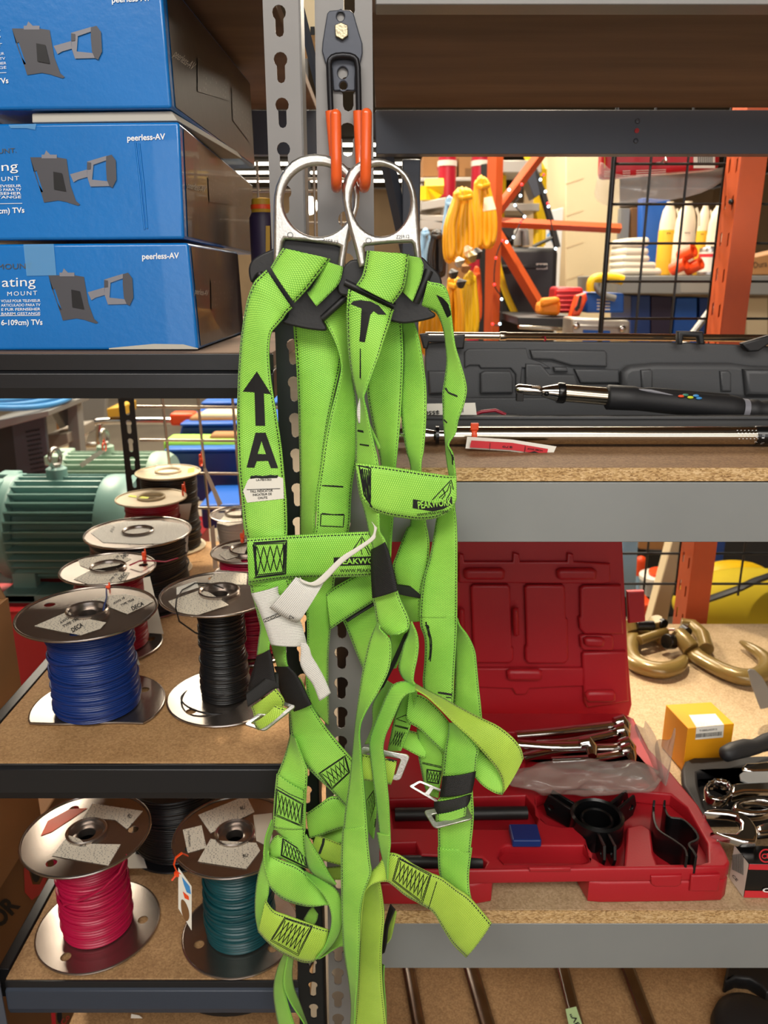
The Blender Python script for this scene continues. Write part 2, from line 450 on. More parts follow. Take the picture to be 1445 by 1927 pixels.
# ================================================================== keyhole uprights
YF=.84
def keyholes(xc,z0,z1,pitch,r,slot,ln,off=0):
    hs=[]; z=z0
    while z<z1:
        n=10; pts=[]
        a=math.asin(min(1,slot/r))
        for i in range(n+1):
            q=-math.pi/2+a+(2*math.pi-2*a)*i/n
            pts.append((xc(z)+r*math.cos(q),z+r*math.sin(q)))
        for i in range(5):
            q=math.pi+math.pi*i/4
            pts.append((xc(z)+slot*math.cos(q),z-ln+slot*math.sin(q)))
        hs.append(pts); z+=pitch
    return hs
def upright(name,m,par,xl,xr,z0,z1,hx,h0,pitch,r,slot,ln,side,Y=YF,back=1,depth=.036,label=None):
    """L-section upright with keyhole slots; xl/xr/hx are functions of z; side = 'l' or 'r' edge carries the return flange"""
    out=[(xl(z0),z0),(xr(z0),z0),(xr(z1),z1),(xl(z1),z1)]
    v,f=fill2d([out]+keyholes(hx,h0,z1-.03,pitch,r,slot,ln),.001)
    mb=MB(); mb.add(v,f,Matrix.Translation((0,Y+.001,0))@XZ)
    e=xl if side=='l' else xr
    s=1 if side=='l' else -1
    mb.hexa([(e(z1),Y,z1),(e(z1)+s*.002,Y,z1),(e(z0)+s*.002,Y,z0),(e(z0),Y,z0),(e(z1),Y+back*depth,z1),(e(z1)+s*.002,Y+back*depth,z1),(e(z0)+s*.002,Y+back*depth,z0),(e(z0),Y+back*depth,z0)])
    return mb.build(name,m,par,30,label=label)
lin=lambda a,b:(lambda z:a+(b-a)*(.2524-z)/1.184)
# ---- right unit: grey boltless shelving
RU=thing('shelving_unit','grey boltless shelving unit with the tool cases, right of the hanging harnesses','shelving unit',(-.04,.86,FZ))
upright('post','grey_paint',RU,lin(-.0655,-.0765),lin(-.0112,-.0050),FZ,.62,lambda z:max(lin(-.033,-.0640)(z),lin(-.0655,-.0765)(z)+.0125),-1.40,.0405,.0085,.0052,.017,'l')
def bx(name,m,par,c,d,bevel=.0012): return MB().box(c,d).build(name,m,par,30,bevel)
XR=1.25
def span(name,m,par,x0,x1,y,z0,z1,t=.03,lip=.006):
    """front beam: face plate with a shallow stepped lip on top"""
    mb=MB(); mb.box(((x0+x1)/2,y+t/2,(z0+z1)/2),(x1-x0,t,z1-z0))
    mb.box(((x0+x1)/2,y+t/2+.004,z1+lip/2),(x1-x0,t-.008,lip))
    return mb.build(name,m,par,30,.0015)
span('beam','beam_grey',RU,-.008,XR,YF,-.288,-.2175,.03,.0018)
span('beam','beam_grey',RU,-.008,XR,YF,-.9057,-.830,.03,.0018)
span('beam','grey_paint',RU,-.008,XR,YF,.2485,.31,.03,.002)
bx('shelf_board','board_mid',RU,(.62,1.0825,-.2083),(XR+.016,.484,.0154))
MB().box((.62,.8399,-.2083),(XR+.016,.0012,.0150)).build('board_edge','board_edge',RU,0)
bx('shelf_board','board_pale',RU,(.62,1.29,-.8181),(XR+.016,.90,.021))
MB().box((.62,.8397,-.8181),(XR+.016,.0012,.0206)).build('board_edge','board_edge',RU,0)
bx('shelf_board','board_top',RU,(.62,1.30,-1.2075),(XR+.016,.86,.015))
bx('shelf_board','under_board',RU,(.62,1.0905,.2585),(XR+.016,.44,.016))
b=MB(); b.box((.62,1.34,.219),(XR+.016,.03,.0624)); 
for z in (.2345,.2065): b.lathe([(1e-5,-.001),(.0042,-.001),(.0036,.0015),(1e-5,.002)],Matrix.Translation((.3925,1.3245,z))@Matrix.Rotation(R(90),4,'X'),14,False)
b.build('beam','slate_paint',RU,30,.001)
MB().lathe([(1e-5,-.001),(.0036,-.001),(.0036,.001),(1e-5,.0012)],Matrix.Translation((.3926,1.3245,.221))@Matrix.Rotation(R(90),4,'X'),14,False).build('rivet','platform_red',RU)
bp=MB(); bp.box((.0453,1.405,-.63),(.030,.036,1.638)); bp.build('post','slate_paint',RU,30,.002)
bp=MB(); bp.tube([(.046,1.40,.02),(-.012,1.40,.26)],.012,4); bp.build('diagonal_brace','slate_paint',RU,0)
upright('post','grey_paint',RU,lambda z:XR-.05,lambda z:XR,FZ,.62,lambda z:XR-.025,-1.40,.0405,.0085,.0052,.017,'r')

# ---- left unit: black boltless shelving
LU=thing('shelving_unit','black boltless shelving unit with wire spools, left of the hanging harnesses','shelving unit',(-.34,.86,FZ))
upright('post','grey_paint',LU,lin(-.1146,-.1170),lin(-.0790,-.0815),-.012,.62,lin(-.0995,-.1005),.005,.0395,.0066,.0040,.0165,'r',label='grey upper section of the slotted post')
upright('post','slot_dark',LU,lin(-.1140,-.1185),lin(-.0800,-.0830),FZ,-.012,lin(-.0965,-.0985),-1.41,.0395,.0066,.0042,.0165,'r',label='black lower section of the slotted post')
upright('post','slate_paint',LU,lambda z:-.565,lambda z:-.5245,FZ,-.63,lambda z:-.545,-1.41,.0395,.0066,.0042,.0165,'l',Y=.829)
XL=-.5235; XE=-.1180
def left_level(zt,zl,zb,yb,board,beam='black_paint',x0=XL):
    bx('shelf_board',board,LU,((x0+XE)/2-.001,(YF+.003+yb)/2,zt-.008),(XE-x0-.002,yb-YF-.003,.016),.0008)
    mb=MB(); mb.box(((x0+XE)/2,YF+.0005,(zt-.001+zl)/2),(XE-x0,.003,zt-.001-zl)); mb.build('board_trim','black_paint',LU,0,.0006)
    mb=MB(); w=XE-x0
    prof=[(YF+.002,zl),(YF-.004,zl-.003),(YF-.005,zb+.012),(YF-.001,zb),(YF+.03,zb),(YF+.03,zl)]
    n=len(prof); vs=[(x,y,z) for x in (x0,XE) for y,z in prof]
    fs=[tuple(range(n)),tuple(range(n,2*n))]+[(i,(i+1)%n,n+(i+1)%n,n+i) for i in range(n)]
    mb.add(vs,fs); mb.build('beam',beam,LU,20,.001)
left_level(-.0751,-.0935,-.1237,1.69,'under_board',x0=-1.05)
left_level(-.5809,-.5845,-.6317,1.70,'board_left')
left_level(-.9271,-.9390,-.9841,1.70,'board_top','navy_paint')
bx('shelf_board','board_top',LU,(-.33,1.26,-1.2075),(.40,.86,.015))
bx('shelf_board','under_board',LU,(-.585,1.23,.309),(.92,.72,.016))
bx('beam','slate_paint',LU,(-.585,1.60,.262),(.93,.02,.076))
# rear slotted post and side stiles of the black unit
upright('post','black_paint',LU,lambda z:-.590+(z+.2)*.0,lambda z:-.5545,-1.44,-.09,lambda z:-.5715,-.56,.042,.0068,.0046,.020,'l',Y=1.72)
for z in (-.6039,-.9501): bx('side_beam','black_paint',LU,(XL-.012,1.28,z-.004),(.016,.84,.05))
bx('post','black_paint',LU,(-.1,1.712,-.72),(.03,.02,1.4))
b=MB(); b.tube([P(556,-20,.93),P(602,170,.93)],.0045,4); b.build('diagonal_brace','slate_paint',LU,0)
# silver wire grid at the back of the black unit
WG=thing('wire_grid_panel','silver wire grid panel behind the spools, left of the harness','wire panel',(-.3,1.70,-.58))
g=MB()
for px in (302,369,434,500):
    a=P(px,752,1.735); g.tube([(a.x,1.735,-.10),(a.x+.012,1.735,-.56)],.0032,8)
for py in (765,828,890,955):
    a=P(300,py,1.729); g.tube([(-.552,1.729,a.z),(-.125,1.729,a.z-.004)],.0032,8)
g.build('wire_mesh','mesh_wire',WG,60)

# ================================================================== double utility hook on the grey post
HK=thing('utility_hook','black double utility hook with orange tips bolted to the grey post','hook',(-.05,.836,.2))
plate_px('back_plate','hook_plate',HK,'J',[(430,112),(520,104),(545,90),(560,104),(640,108),(672,140),(725,330),(760,440),(762,540),(740,640),(700,700),(690,800),(690,905),(675,922),(480,922),(466,905),(450,700),(385,640),(352,520),(358,430),(395,200),(405,140)],.8380,.004,
   [circle(540,172,38,20,46),circle(562,740,50,22,60),circle(568,868,37,18,44)],.0012)
h=MB(); v,f=fill2d([[(P(*tp('J',x,y),.835).x,P(*tp('J',x,y),.835).z) for x,y in [(545,232),(612,262),(618,365),(560,410),(490,375),(482,262)]]],.002,.0008)
h.add(v,f,Matrix.Translation((0,.834,0))@XZ); h.build('hex_bolt','brass_rivet',HK,40)
def jp(x,y,D): return P(*tp('J',x,y),D)
ya=.8305
rod=[jp(442,1130,ya),jp(432,900,ya),jp(424,680,ya)]
for i in range(9):
    q=math.pi-math.pi*i/8; rod.append(jp(566+142*math.copysign(abs(math.cos(q))**.75,math.cos(q)),650-92*math.sin(q)**.75,ya))
rod+=[jp(714,680,ya),jp(720,900,ya),jp(724,1130,ya)]
MB().tube(rod,.0029,12).build('rod','hook_rod',HK,60)
for top,bot,tipb,tipt in (((437,1120),(492,1730),(498,1770),(490,1160)),((716,1120),(745,1730),(792,1770),(800,1150))):
    a=jp(*top,ya); b=jp(*bot,ya); c=jp(*tipb,.752); d=jp(*tipt,.752)
    pts=[a,a.lerp(b,.5),b]; m=(b+c)/2; dz=-.012
    for i in range(1,8):
        q=math.pi*i/8; pts.append(m+(b-m)*math.cos(q)+Vector((0,0,dz*math.sin(q))))
    pts+=[c,c.lerp(d,.5),d]
    t=MB(); t.tube(pts,.0050,14); t.ball(d,.0050)
    t.build('vinyl_tip','orange_vinyl',HK,60)
# ================================================================== safety harnesses
WEB=.044
def catm(vals,n):
    """Catmull-Rom through rows of numbers, n samples a span"""
    out=[]; N=len(vals)
    for i in range(N-1):
        a=vals[max(i-1,0)]; b=vals[i]; c=vals[i+1]; d=vals[min(i+2,N-1)]
        for k in range(n):
            t=k/n
            out.append([.5*((2*q)+(r-p)*t+(2*p-5*q+4*r-s)*t*t+(3*q-p-3*r+s)*t**3) for p,q,r,s in zip(a,b,c,d)])
    out.append(list(vals[-1])); return out
RIB={}; RIBO={}
def ribbon(key,name,par,spec,d0,d1=None,m='webbing',tilt=.5,sign=1,cup=.0025,width=WEB,th=.0016,n=7,nu=6,label=None,wave=0):
    """webbing strap: cross-sections (left edge, right edge) along its run; depth d0 -> d1 (metres from the lens plane).
    A section that looks narrower than the real webbing is turned about its run."""
    t='p'; rows=[]
    for sec in spec.split(';'):
        w=sec.split()
        if not w: continue
        if w[0] in TILES: t=w.pop(0)
        q=[float(x) for x in w]
        rows.append([*tp(t,q[0],q[1]),*tp(t,q[2],q[3])]+[q[4]/1000 if len(q)>4 else None])
    d1=d0 if d1 is None else d1; k=len(rows)
    L=[0]
    for a,b in zip(rows,rows[1:]): L.append(L[-1]+math.hypot((a[0]+a[2]-b[0]-b[2])/2,(a[1]+a[3]-b[1]-b[3])/2))
    for i,r in enumerate(rows):
        if r[4] is None: r[4]=d0+(d1-d0)*L[i]/L[-1]
    rows=catm(rows,n)
    mb=MB(); grid=[]
    for xl,yl,xr,yr,D in rows:
        a,b=P(xl,yl,D),P(xr,yr,D); w=(a-b).length
        dz=math.sqrt(max(0,width*width-w*w))*tilt*sign
        a,b=P(xl,yl,D+dz/2),P(xr,yr,D-dz/2)
        cupv=cup*min(1,w/width)
        line=[]
        for j in range(nu+1):
            u=j/nu; q=a.lerp(b,u); q=q+Vector((0,-1,0))*(4*u*(1-u)*cupv)
            line.append(q)
        grid.append(line)
    v=0; vs=[p for l in grid for p in l]; fs=[];uvs=[]
    vv=[0]
    for a,b in zip(grid,grid[1:]): vv.append(vv[-1]+(a[nu//2]-b[nu//2]).length)
    W=nu+1
    for i in range(len(grid)-1):
        for j in range(nu):
            fs.append((i*W+j,i*W+j+1,(i+1)*W+j+1,(i+1)*W+j))
            u0,u1=j/nu,(j+1)/nu
            uvs.append([(u0,vv[i]),(u1,vv[i]),(u1,vv[i+1]),(u0,vv[i+1])])
    mb.add(vs,fs,None,uvs)
    o=mb.build(name,m,par,180,solid=th,label=label)
    RIB[key]=(vs,fs); RIBO[key]=o
    return o
def bvh(*keys):
    vs=[];fs=[]
    for k in keys:
        b=len(vs); vs+=RIB[k][0]; fs+=[tuple(b+i for i in f) for f in RIB[k][1]]
    return BVHTree.FromPolygons(vs,fs)
def onto(tree,px,py,off=.0014,dflt=.76):
    r=ray(px,py).normalized(); h=tree.ray_cast(Vector((0,0,0)),r)
    if h[0] is None: 
        q=P(px,py,dflt); nn=tree.find_nearest(q); return nn[0]-r*off
    return h[0]-r*off
def print_on(name,m,par,keys,t,shapes,off=.0014,label=None):
    tree=bvh(*keys); mb=MB(); par=RIBO[keys[0]]
    for sh in shapes:
        vs,fs=sh if isinstance(sh,tuple) else fill2d([sh])
        vs,fs=cut2d(vs,fs,5.5*TILES[t][2])
        mb.add([onto(tree,*tp(t,p[0],p[1]),off) for p in vs],fs)
    return mb.build(name,m,par,0,label=label)
def stitches(name,par,keys,t,lines,w=.00055,m='thread'):
    tree=bvh(*keys); mb=MB(); par=RIBO[keys[0]]
    for ln in lines:
        pts=[]
        for a,b in zip(ln,ln[1:]):
            k=max(2,int(math.hypot(a[0]-b[0],a[1]-b[1])/14))
            for i in range(k): pts.append((a[0]+(b[0]-a[0])*i/k,a[1]+(b[1]-a[1])*i/k))
        pts.append(ln[-1])
        mb.tube([onto(tree,*tp(t,*p),.0012) for p in pts],w,5)
    return mb.build(name,m,par,60)
def zigzag(q,nz,frame=True,inset=.08):
    """box-and-zigzag stitch pattern in the quad q (4 corners in order along the strap side)"""
    A,B,C,D=[Vector(p) for p in q]
    pt=lambda u,v:tuple((A.lerp(B,u)).lerp(D.lerp(C,u),v))
    ls=[]
    if frame: ls.append([pt(0,0),pt(1,0),pt(1,1),pt(0,1),pt(0,0)]); ls.append([pt(.04,.03),pt(.97,.05),pt(.96,.96),pt(.03,.95),pt(.04,.03)])
    z=[]; z2=[]
    for i in range(nz+1):
        u=inset+(1-2*inset)*i/nz
        z.append(pt(u,.1 if i%2 else .9)); z2.append(pt(u,.9 if i%2 else .1))
    return ls+[z,z2]
def tri_frame(name,m,par,corners,w,h,bar,slots,thick=.003,r=.006,label=None):
    """flat metal adjuster: rounded rectangle with slots, laid on the bilinear patch of four 3D corners (tl,tr,br,bl)"""
    out=rounded(0,0,w,h,r); holes=[rounded(a*w,b*h,c*w,d*h,.0025,3) for a,b,c,d in slots]
    v,f=fill2d([out]+holes,thick/2,.0009)
    a,b,c,d=[Vector(q) for q in corners]
    n=((b-a).cross(d-a)).normalized()
    if n.y>0: n=-n
    mb=MB(); mb.add([a.lerp(b,p.x/w).lerp(d.lerp(c,p.x/w),1-p.y/h)+n*p.z for p in v],f)
    return mb.build(name,m,par,35,label=label)
def PD(t,x,y,D): return P(*tp(t,x,y),D)

LH=thing('safety_harness','lime safety harness on the left hook tip, black arrow and letter A on its strap','safety harness',(-.12,.775,.05),'lime safety harnesses on the hook')
RH=thing('safety_harness','lime green safety harness on the right hook tip, its arrow strap twisted and folded','safety harness',(-.01,.765,.05),'lime safety harnesses on the hook')

# ---- D-rings
plate_px('d_ring','zinc',LH,'G',[(218,1215),(220,900),(221,760),(224,680),(240,600),(270,530),(310,465),(360,415),(420,382),(490,364),(555,361),(620,369),(690,395),(750,435),(800,485),(838,545),(862,620),(869,680),(862,760),(845,820),(815,900),(785,1020),(768,1130),(755,1240),(700,1240),(705,1160),(722,1065),(700,1055),(500,1025),(310,1008),(296,1030),(284,1110),(276,1215)],.782,.0085,
   [circle(557,718,264,44,268)],.0032,50)
plate_px('d_ring','zinc',RH,'G',[(866,1225),(835,1090),(790,930),(765,830),(748,760),(738,690),(738,620),(755,545),(785,490),(830,445),(880,415),(940,398),(1000,393),(1060,402),(1120,424),(1180,462),(1230,510),(1265,570),(1290,640),(1304,720),(1314,850),(1325,1000),(1338,1170),(1285,1170),(1280,1110),(1268,1045),(1255,1032),(1100,1040),(915,1056),(905,1070),(915,1120),(930,1200)],.769,.0085,
   [circle(1030,718,222,44,266)],.0032,50)
for par,D,t,tx in ((LH,.782,(585,1020,705,1040),'Z259.12'),(RH,.769,(1145,1000,1245,996),'Z259.12')):
    nm=(0,-1,0)
    decal_plane('stamp','ink_grey',par,'G',[text_px(tx,*t,26)],(0,D-.0046,0),nm)
    x=345 if par is LH else 937; y=972 if par is LH else 1015
    decal_plane('stamp','ink_grey',par,'G',[fill2d([circle(x,y,22,20),circle(x,y,18,20)])],(0,D-.0046,0),nm)
# ---- dorsal plates
def dorsal(par,out,bars,D,shade='black_plastic'):
    pl=plate_px('back_plate',shade,par,'G',out,D,.005,(),.002,40,smo=5)
    for (a,b) in bars:
        MB().tube([PD('G',*a,D-.004),PD('G',*((a[0]+b[0])/2,(a[1]+b[1])/2),D-.006),PD('G',*b,D-.004)],.0042,10,sq=(1,.8)).build('ridge',shade,pl,60)
    return pl
dorsal(LH,[(34,1220),(60,1165),(130,1115),(215,1076),(300,1005),(500,1020),(722,1055),(765,1190),(770,1420),(690,1520),(600,1610),(622,1690),(520,1690),(400,1668),(282,1632),(322,1562),(215,1400),(120,1268),(60,1330),(38,1290)],
   [((112,1262),(325,1560)),((590,1602),(768,1440))],.789)
dorsal(RH,[(700,1350),(716,1290),(750,1215),(800,1165),(870,1150),(925,1095),(1240,1125),(1340,1140),(1400,1200),(1470,1270),(1490,1350),(1440,1420),(1395,1520),(1440,1570),(1420,1600),(1300,1630),(1180,1640),(1060,1600),(960,1490),(850,1440),(740,1430),(705,1400)],
   [((1395,1240),(1290,1480)),((760,1330),(1130,1510))],.777)
# ---- webbing over the plates
cu=dict(cup=.006,tilt=.2)
ribbon('lw2','dorsal_webbing',LH,'G 600 1165 742 1212; 575 1240 742 1240; 540 1320 712 1340; 500 1385 620 1440; 472 1408 545 1512',.772,.776,**cu)
ribbon('lw1','dorsal_webbing',LH,'G 292 1070 645 1160; 285 1082 640 1168; 245 1140 560 1270; 222 1180 470 1385; 200 1218 378 1485',.772,.770,**cu)
ribbon('rw2','dorsal_webbing',RH,'G 1230 1128 1325 1145; 1228 1180 1352 1200; 1222 1280 1338 1300; 1205 1370 1305 1390; 1195 1400 1270 1475',.760,.764,**cu)
ribbon('rw1','dorsal_webbing',RH,'G 928 1090 1245 1122; 925 1110 1240 1140; 912 1190 1222 1290; 890 1280 1195 1390; 845 1352 1120 1492',.758,.756,**cu)

# ---- left harness straps, back to front
ribbon('l3','back_strap',LH,'A 322 490 610 500; 328 560 592 640; 340 720 577 740; 350 900 540 900; 355 1060 508 1060; 360 1300 475 1300; 362 1450 450 1450; 362 1640 440 1640; 370 1800 450 1800',.817,m='webbing')
ribbon('l4','shoulder_strap',LH,'A 462 450 610 352; 490 475 617 382; 525 535 624 450; 560 610 629 560; 580 680 634 660; 585 740 640 780; 560 850 657 880; 525 980 669 1000; 497 1120 671 1150; 480 1240 666 1240; 462 1360 646 1340; 450 1450 636 1450; 440 1620 623 1620; C 650 20 985 20; 690 200 972 220; 708 450 945 450; 712 640 922 700; 705 850 915 850; 700 1050 915 1050; 730 1230 918 1250; 800 1340 922 1470',.800,.806,sign=-1)
ribbon('m1','chest_strap',LH,'C 900 190 940 535; 985 122 1062 452; 1150 28 1212 358; 1300 -60 1357 268; 1420 -130 1470 190',.803)
ribbon('m1b','elastic_keeper',LH,'C 1078 440 1100 466; 1200 362 1216 390;1352 262 1362 300; 1450 190 1460 225',.800,m='band_black',tilt=.2)
ribbon('m2','leg_strap',LH,'C 1040 420 1380 260; 1065 465 1390 320; 1120 590 1410 450; 1180 740 1420 620; 1255 920 1440 850; 1300 1010 1440 960',.811)
ribbon('l9','leg_strap',LH,'H 352 1370 368 1490; 415 1325 440 1468; 475 1286 500 1448; 545 1300 560 1430; 600 1300 620 1420; 640 1310 650 1410',.808)
ribbon('m14','leg_strap',LH,'E 470 545 480 650; 590 500 600 600; 705 425 705 570; 760 400 760 550',.820)
ribbon('l10b','leg_strap',LH,'E 520 760 575 850; 600 760 620 850; 690 750 692 850; 740 740 740 840',.806,m='webbing_yellow_lit')
ribbon('l10','strap_end',LH,'E 492 518 466 602; 540 535 495 648; 600 555 535 702; 690 590 640 735; 760 600 740 760',.796,m='webbing_yellow_lit')
stitches('bar_tack',LH,['l10'],'E',[[(550,545),(545,580),(515,660)],[(556,550),(549,590),(522,662)],[(545,548),(540,582),(512,655)]],.0008)
ribbon('l6a','leg_strap',LH,'C 365 680 500 690; 390 790 510 840; 425 900 530 905; 450 1000 600 980',.790,.786)
ribbon('l6','leg_strap',LH,'C 420 1050 640 1010; 470 1180 700 1130; 535 1325 752 1275; H 280 990 440 940; 320 1100 512 1030; 400 1190 577 1105; 472 1257 622 1170; 547 1337 682 1262; 600 1390 740 1330',.785,.794)
ribbon('l6k','elastic_keeper',LH,'C 396 900 532 902; 428 985 600 970; 442 1100 655 1060; 480 1200 705 1165; 590 1332 752 1268',.777,m='elastic_black')
stitches('box_stitch',LH,['l6'],'H',zigzag([(412,1175),(540,1088),(562,1170),(475,1252)],5))
ribbon('l8','leg_strap',LH,'H 276 985 300 1005; 254 1068 342 1118; 232 1130 357 1165; 207 1195 353 1280; 197 1300 350 1340; 188 1440 348 1450; E 168 430 412 480; 210 500 414 600; 300 560 425 690',.786,.778)
ribbon('l8f','strap_end',LH,'H 208 1176 346 1262; 206 1198 346 1284; 201 1250 345 1330; 196 1300 344 1345; 189 1435 343 1445',.7765,tilt=.2,label='stitched-down end of the strap')
stitches('box_stitch',LH,['l8f'],'H',zigzag([(206,1250),(335,1322),(328,1432),(198,1378)],6)+[[(212,1240),(270,1275),(340,1305)]])
ribbon('ll5','leg_loop',LH,'E 140 620 152 665; 165 560 180 690; 205 520 220 692; 250 538 240 695; 330 575 330 740; 405 650 442 775; 460 740 480 830',.772,tilt=.3)
stitches('box_stitch',LH,['ll5'],'E',zigzag([(245,545),(405,648),(432,768),(232,672)],6))
ribbon('llr','leg_loop',LH,'E 705 1170 720 1330; 695 1190 702 1345; 620 1315 640 1362; 530 1412 540 1428; 500 1430 510 1440',.776,tilt=.3)
ribbon('ll1','leg_loop',LH,'E 118 600 140 640; 100 690 140 780; 60 830 143 930; 42 980 126 1020; 43 1120 108 1150; 66 1245 95 1215',.762,.752,tilt=.3)
ribbon('ll2','leg_loop',LH,'E 164 402 178 466; 118 530 146 560; 105 640 138 652; 104 670 140 660; 112 760 150 672; 132 860 195 690; 165 925 262 716; 235 988 342 745; 325 1027 402 787; 430 1050 452 842; 520 1048 512 912; 590 1037 562 987',.757,.752,sign=-1,tilt=.35)
ribbon('ll6','leg_loop',LH,'E 411 560 418 515; 424 700 472 605; 450 785 542 715; 520 842 592 810; 600 882 626 862; 634 894 644 886',.752,.758,tilt=.35)
ribbon('ll3','leg_loop',LH,'E 410 790 425 830; 545 860 510 920; 642 925 567 1000; 684 1010 602 1090; 692 1130 609 1170; 674 1230 594 1250; 617 1330 557 1350; 522 1427 490 1442',.745,.742,tilt=.3)
ribbon('ll4','leg_loop',LH,'E 118 1000 62 1236; 176 1076 140 1322; 260 1110 230 1392; 370 1150 330 1442; 462 1182 400 1466; 532 1206 462 1463; 592 1224 532 1420',.741,.744,m='webbing_yellow_lit',cup=.004)
stitches('box_stitch',LH,['ll4'],'E',zigzag([(258,1135),(468,1198),(360,1418),(155,1305)],6))
ribbon('lt1','strap_tail',LH,'E 262 1400 292 1420; 250 1415 288 1432; 205 1520 266 1500; 180 1640 251 1610; 182 1750 270 1720; 212 1927 325 1910; 245 2030 370 2030',.772,tilt=.4)
ribbon('lt2','strap_tail',LH,'E 285 1415 325 1430; 278 1440 322 1450; 256 1560 314 1560; 257 1660 330 1660; 310 1780 372 1770; 402 1920 427 1927; 450 2030 470 2030',.764,tilt=.4,sign=-1)
ribbon('lt3','strap_end',LH,'E 470 1050 505 1108; 440 1085 500 1150; 402 1148 478 1190',.785,tilt=.3)
# shoulder strap with the arrow
ribbon('la','shoulder_strap',LH,'A 178 196 318 405; 150 222 290 430; 112 262 266 465; 80 340 235 500; 60 430 202 545; 40 570 192 640; 28 720 199 760; 22 850 211 850; 19 1000 236 1000; 21 1150 259 1150; 26 1290 273 1290; 42 1440 286 1440; 58 1590 291 1590; 80 1700 291 1700; 80 1900 330 1900; C 150 60 530 40; 172 180 560 150; 200 270 560 300; 232 400 480 420; 258 520 425 530; 244 640 352 660; 226 790 342 740',.779,.768)
ribbon('la2','shoulder_strap',LH,'A 42 1442 287 1438; 46 1500 289 1500; 52 1580 291 1580; 62 1640 291 1640',.7755,tilt=.2,label='folded lap of the strap with a stitched rectangle')
print_on('arrow_print','ink',LH,['la'],'A',[[(125,748),(203,872),(163,868),(170,1044),(118,1044),(112,862),(48,858)]],label='black arrow printed on the strap')
print_on('letter_print','ink',LH,['la'],'F',[fill2d([[(235,1470),(345,1470),(482,1855),(402,1855),(372,1775),(248,1780),(222,1850),(138,1848)],[(300,1560),(258,1700),(350,1705)]])],label='black letter A printed on the strap')
print_on('indicator_label','paper',LH,['la'],'A',[[(75,1342),(95,1322),(240,1318),(268,1330),(272,1440),(72,1462),(50,1400)]],.0016,label='white fall indicator label sewn to the strap')
print_on('lettering','ink',LH,['la'],'A',[text_px('LA-FBH-003',120,1344,204,1342,11,.01),text_px('FALL INDICATOR',90,1408,212,1402,13,.015),text_px('INICATEUR DE',102,1426,206,1420,12,.015),text_px('CHUTE',130,1443,182,1440,12,.015),[(70,1390),(252,1384),(252,1387),(70,1393)]],.0022)
stitches('bar_tack',LH,['la'],'A',[[(92,1324),(120,1318),(160,1322),(200,1316),(238,1320)],[(90,1328),(130,1322),(180,1326),(240,1316)],[(95,1320),(150,1326),(236,1323)]],.0011)
stitches('box_stitch',LH,['la2'],'A',[[(92,1500),(245,1482),(246,1552),(94,1568),(92,1500)],[(95,1497),(160,1486),(243,1484)]],.0006)
print_on('lettering','ink',LH,['l4'],'A',[[(478,1366),(540,1368),(595,1372),(595,1380),(530,1376),(480,1372)]])
stitches('box_stitch',LH,['l4'],'A',[[(474,1524),(600,1530),(594,1594),(470,1588),(474,1524)],[(480,1520),(540,1527),(598,1525)]],.0006)
# chest strap
ribbon('lc','chest_strap',LH,'A 72 1655 84 1903; 290 1641 291 1875; 500 1629 500 1869; 720 1620 720 1861; 762 1618 762 1857',.762,.774)
stitches('box_stitch',LH,['lc'],'A',zigzag([(110,1685),(285,1672),(280,1845),(118,1865)],4)+[[(104,1690),(122,1860)],[(112,1700),(128,1855)],[(268,1680),(274,1838)],[(274,1690),(266,1838)],[(120,1700),(118,1850)],[(105,1680),(288,1666),(282,1850),(110,1872)]])
stitches('logo_outline',LH,['lc'],'A',[[(625,1752),(697,1645),(745,1735)],[(697,1655),(688,1700),(697,1745)],[(697,1690),(720,1712),(735,1745)]],.0005)
def logo(par,keys,t,box,word,web,wh):
    print_on('logo_block','ink',par,keys,t,[box],.0015)
    print_on('lettering','neon_green',par,keys,t,[word],.0022)
    print_on('lettering','ink',par,keys,t,[web],.0016)
mat('neon_green',(160,226,84),.6)
logo(LH,['lc'],'A',[(543,1760),(780,1753),(780,1800),(543,1807)],text_px('PEAKWORKS',565,1797,850,1790,30,.02),text_px('WWW.PEAKWORKS.COM',575,1842,905,1836,18,.01),0)
# buckle and keepers on the left
ribbon('lk1','elastic_keeper',LH,'C 226 800 346 733; 200 890 374 850; 158 1040 397 985; 140 1130 415 1060',.760,m='elastic_black')
tri_frame('buckle','zinc',LH,[PD('C',420,1222,.768),PD('C',610,1285,.760),PD('C',300,1530,.742),PD('C',95,1465,.745)],.046,.058,.007,[(.2,.10,.8,.42),(.2,.56,.8,.90)],.003)
ribbon('lk3','strap_loop',LH,'C 168 1290 410 1115; 190 1345 470 1185; 196 1385 492 1235; 215 1400 480 1290',.752,.756,m='webbing_yellow_lit',tilt=.2)
ribbon('lk4','strap_loop',LH,'C 195 1440 410 1272; 212 1480 450 1290; 240 1515 515 1305',.738,m='webbing_yellow_lit',cup=.006,tilt=.2)
ribbon('lk2','keeper_band',LH,'C 118 1160 140 1290; 250 1062 268 1202; 368 962 386 1120; 432 962 440 1112',.748,.755,m='band_black',tilt=.2)

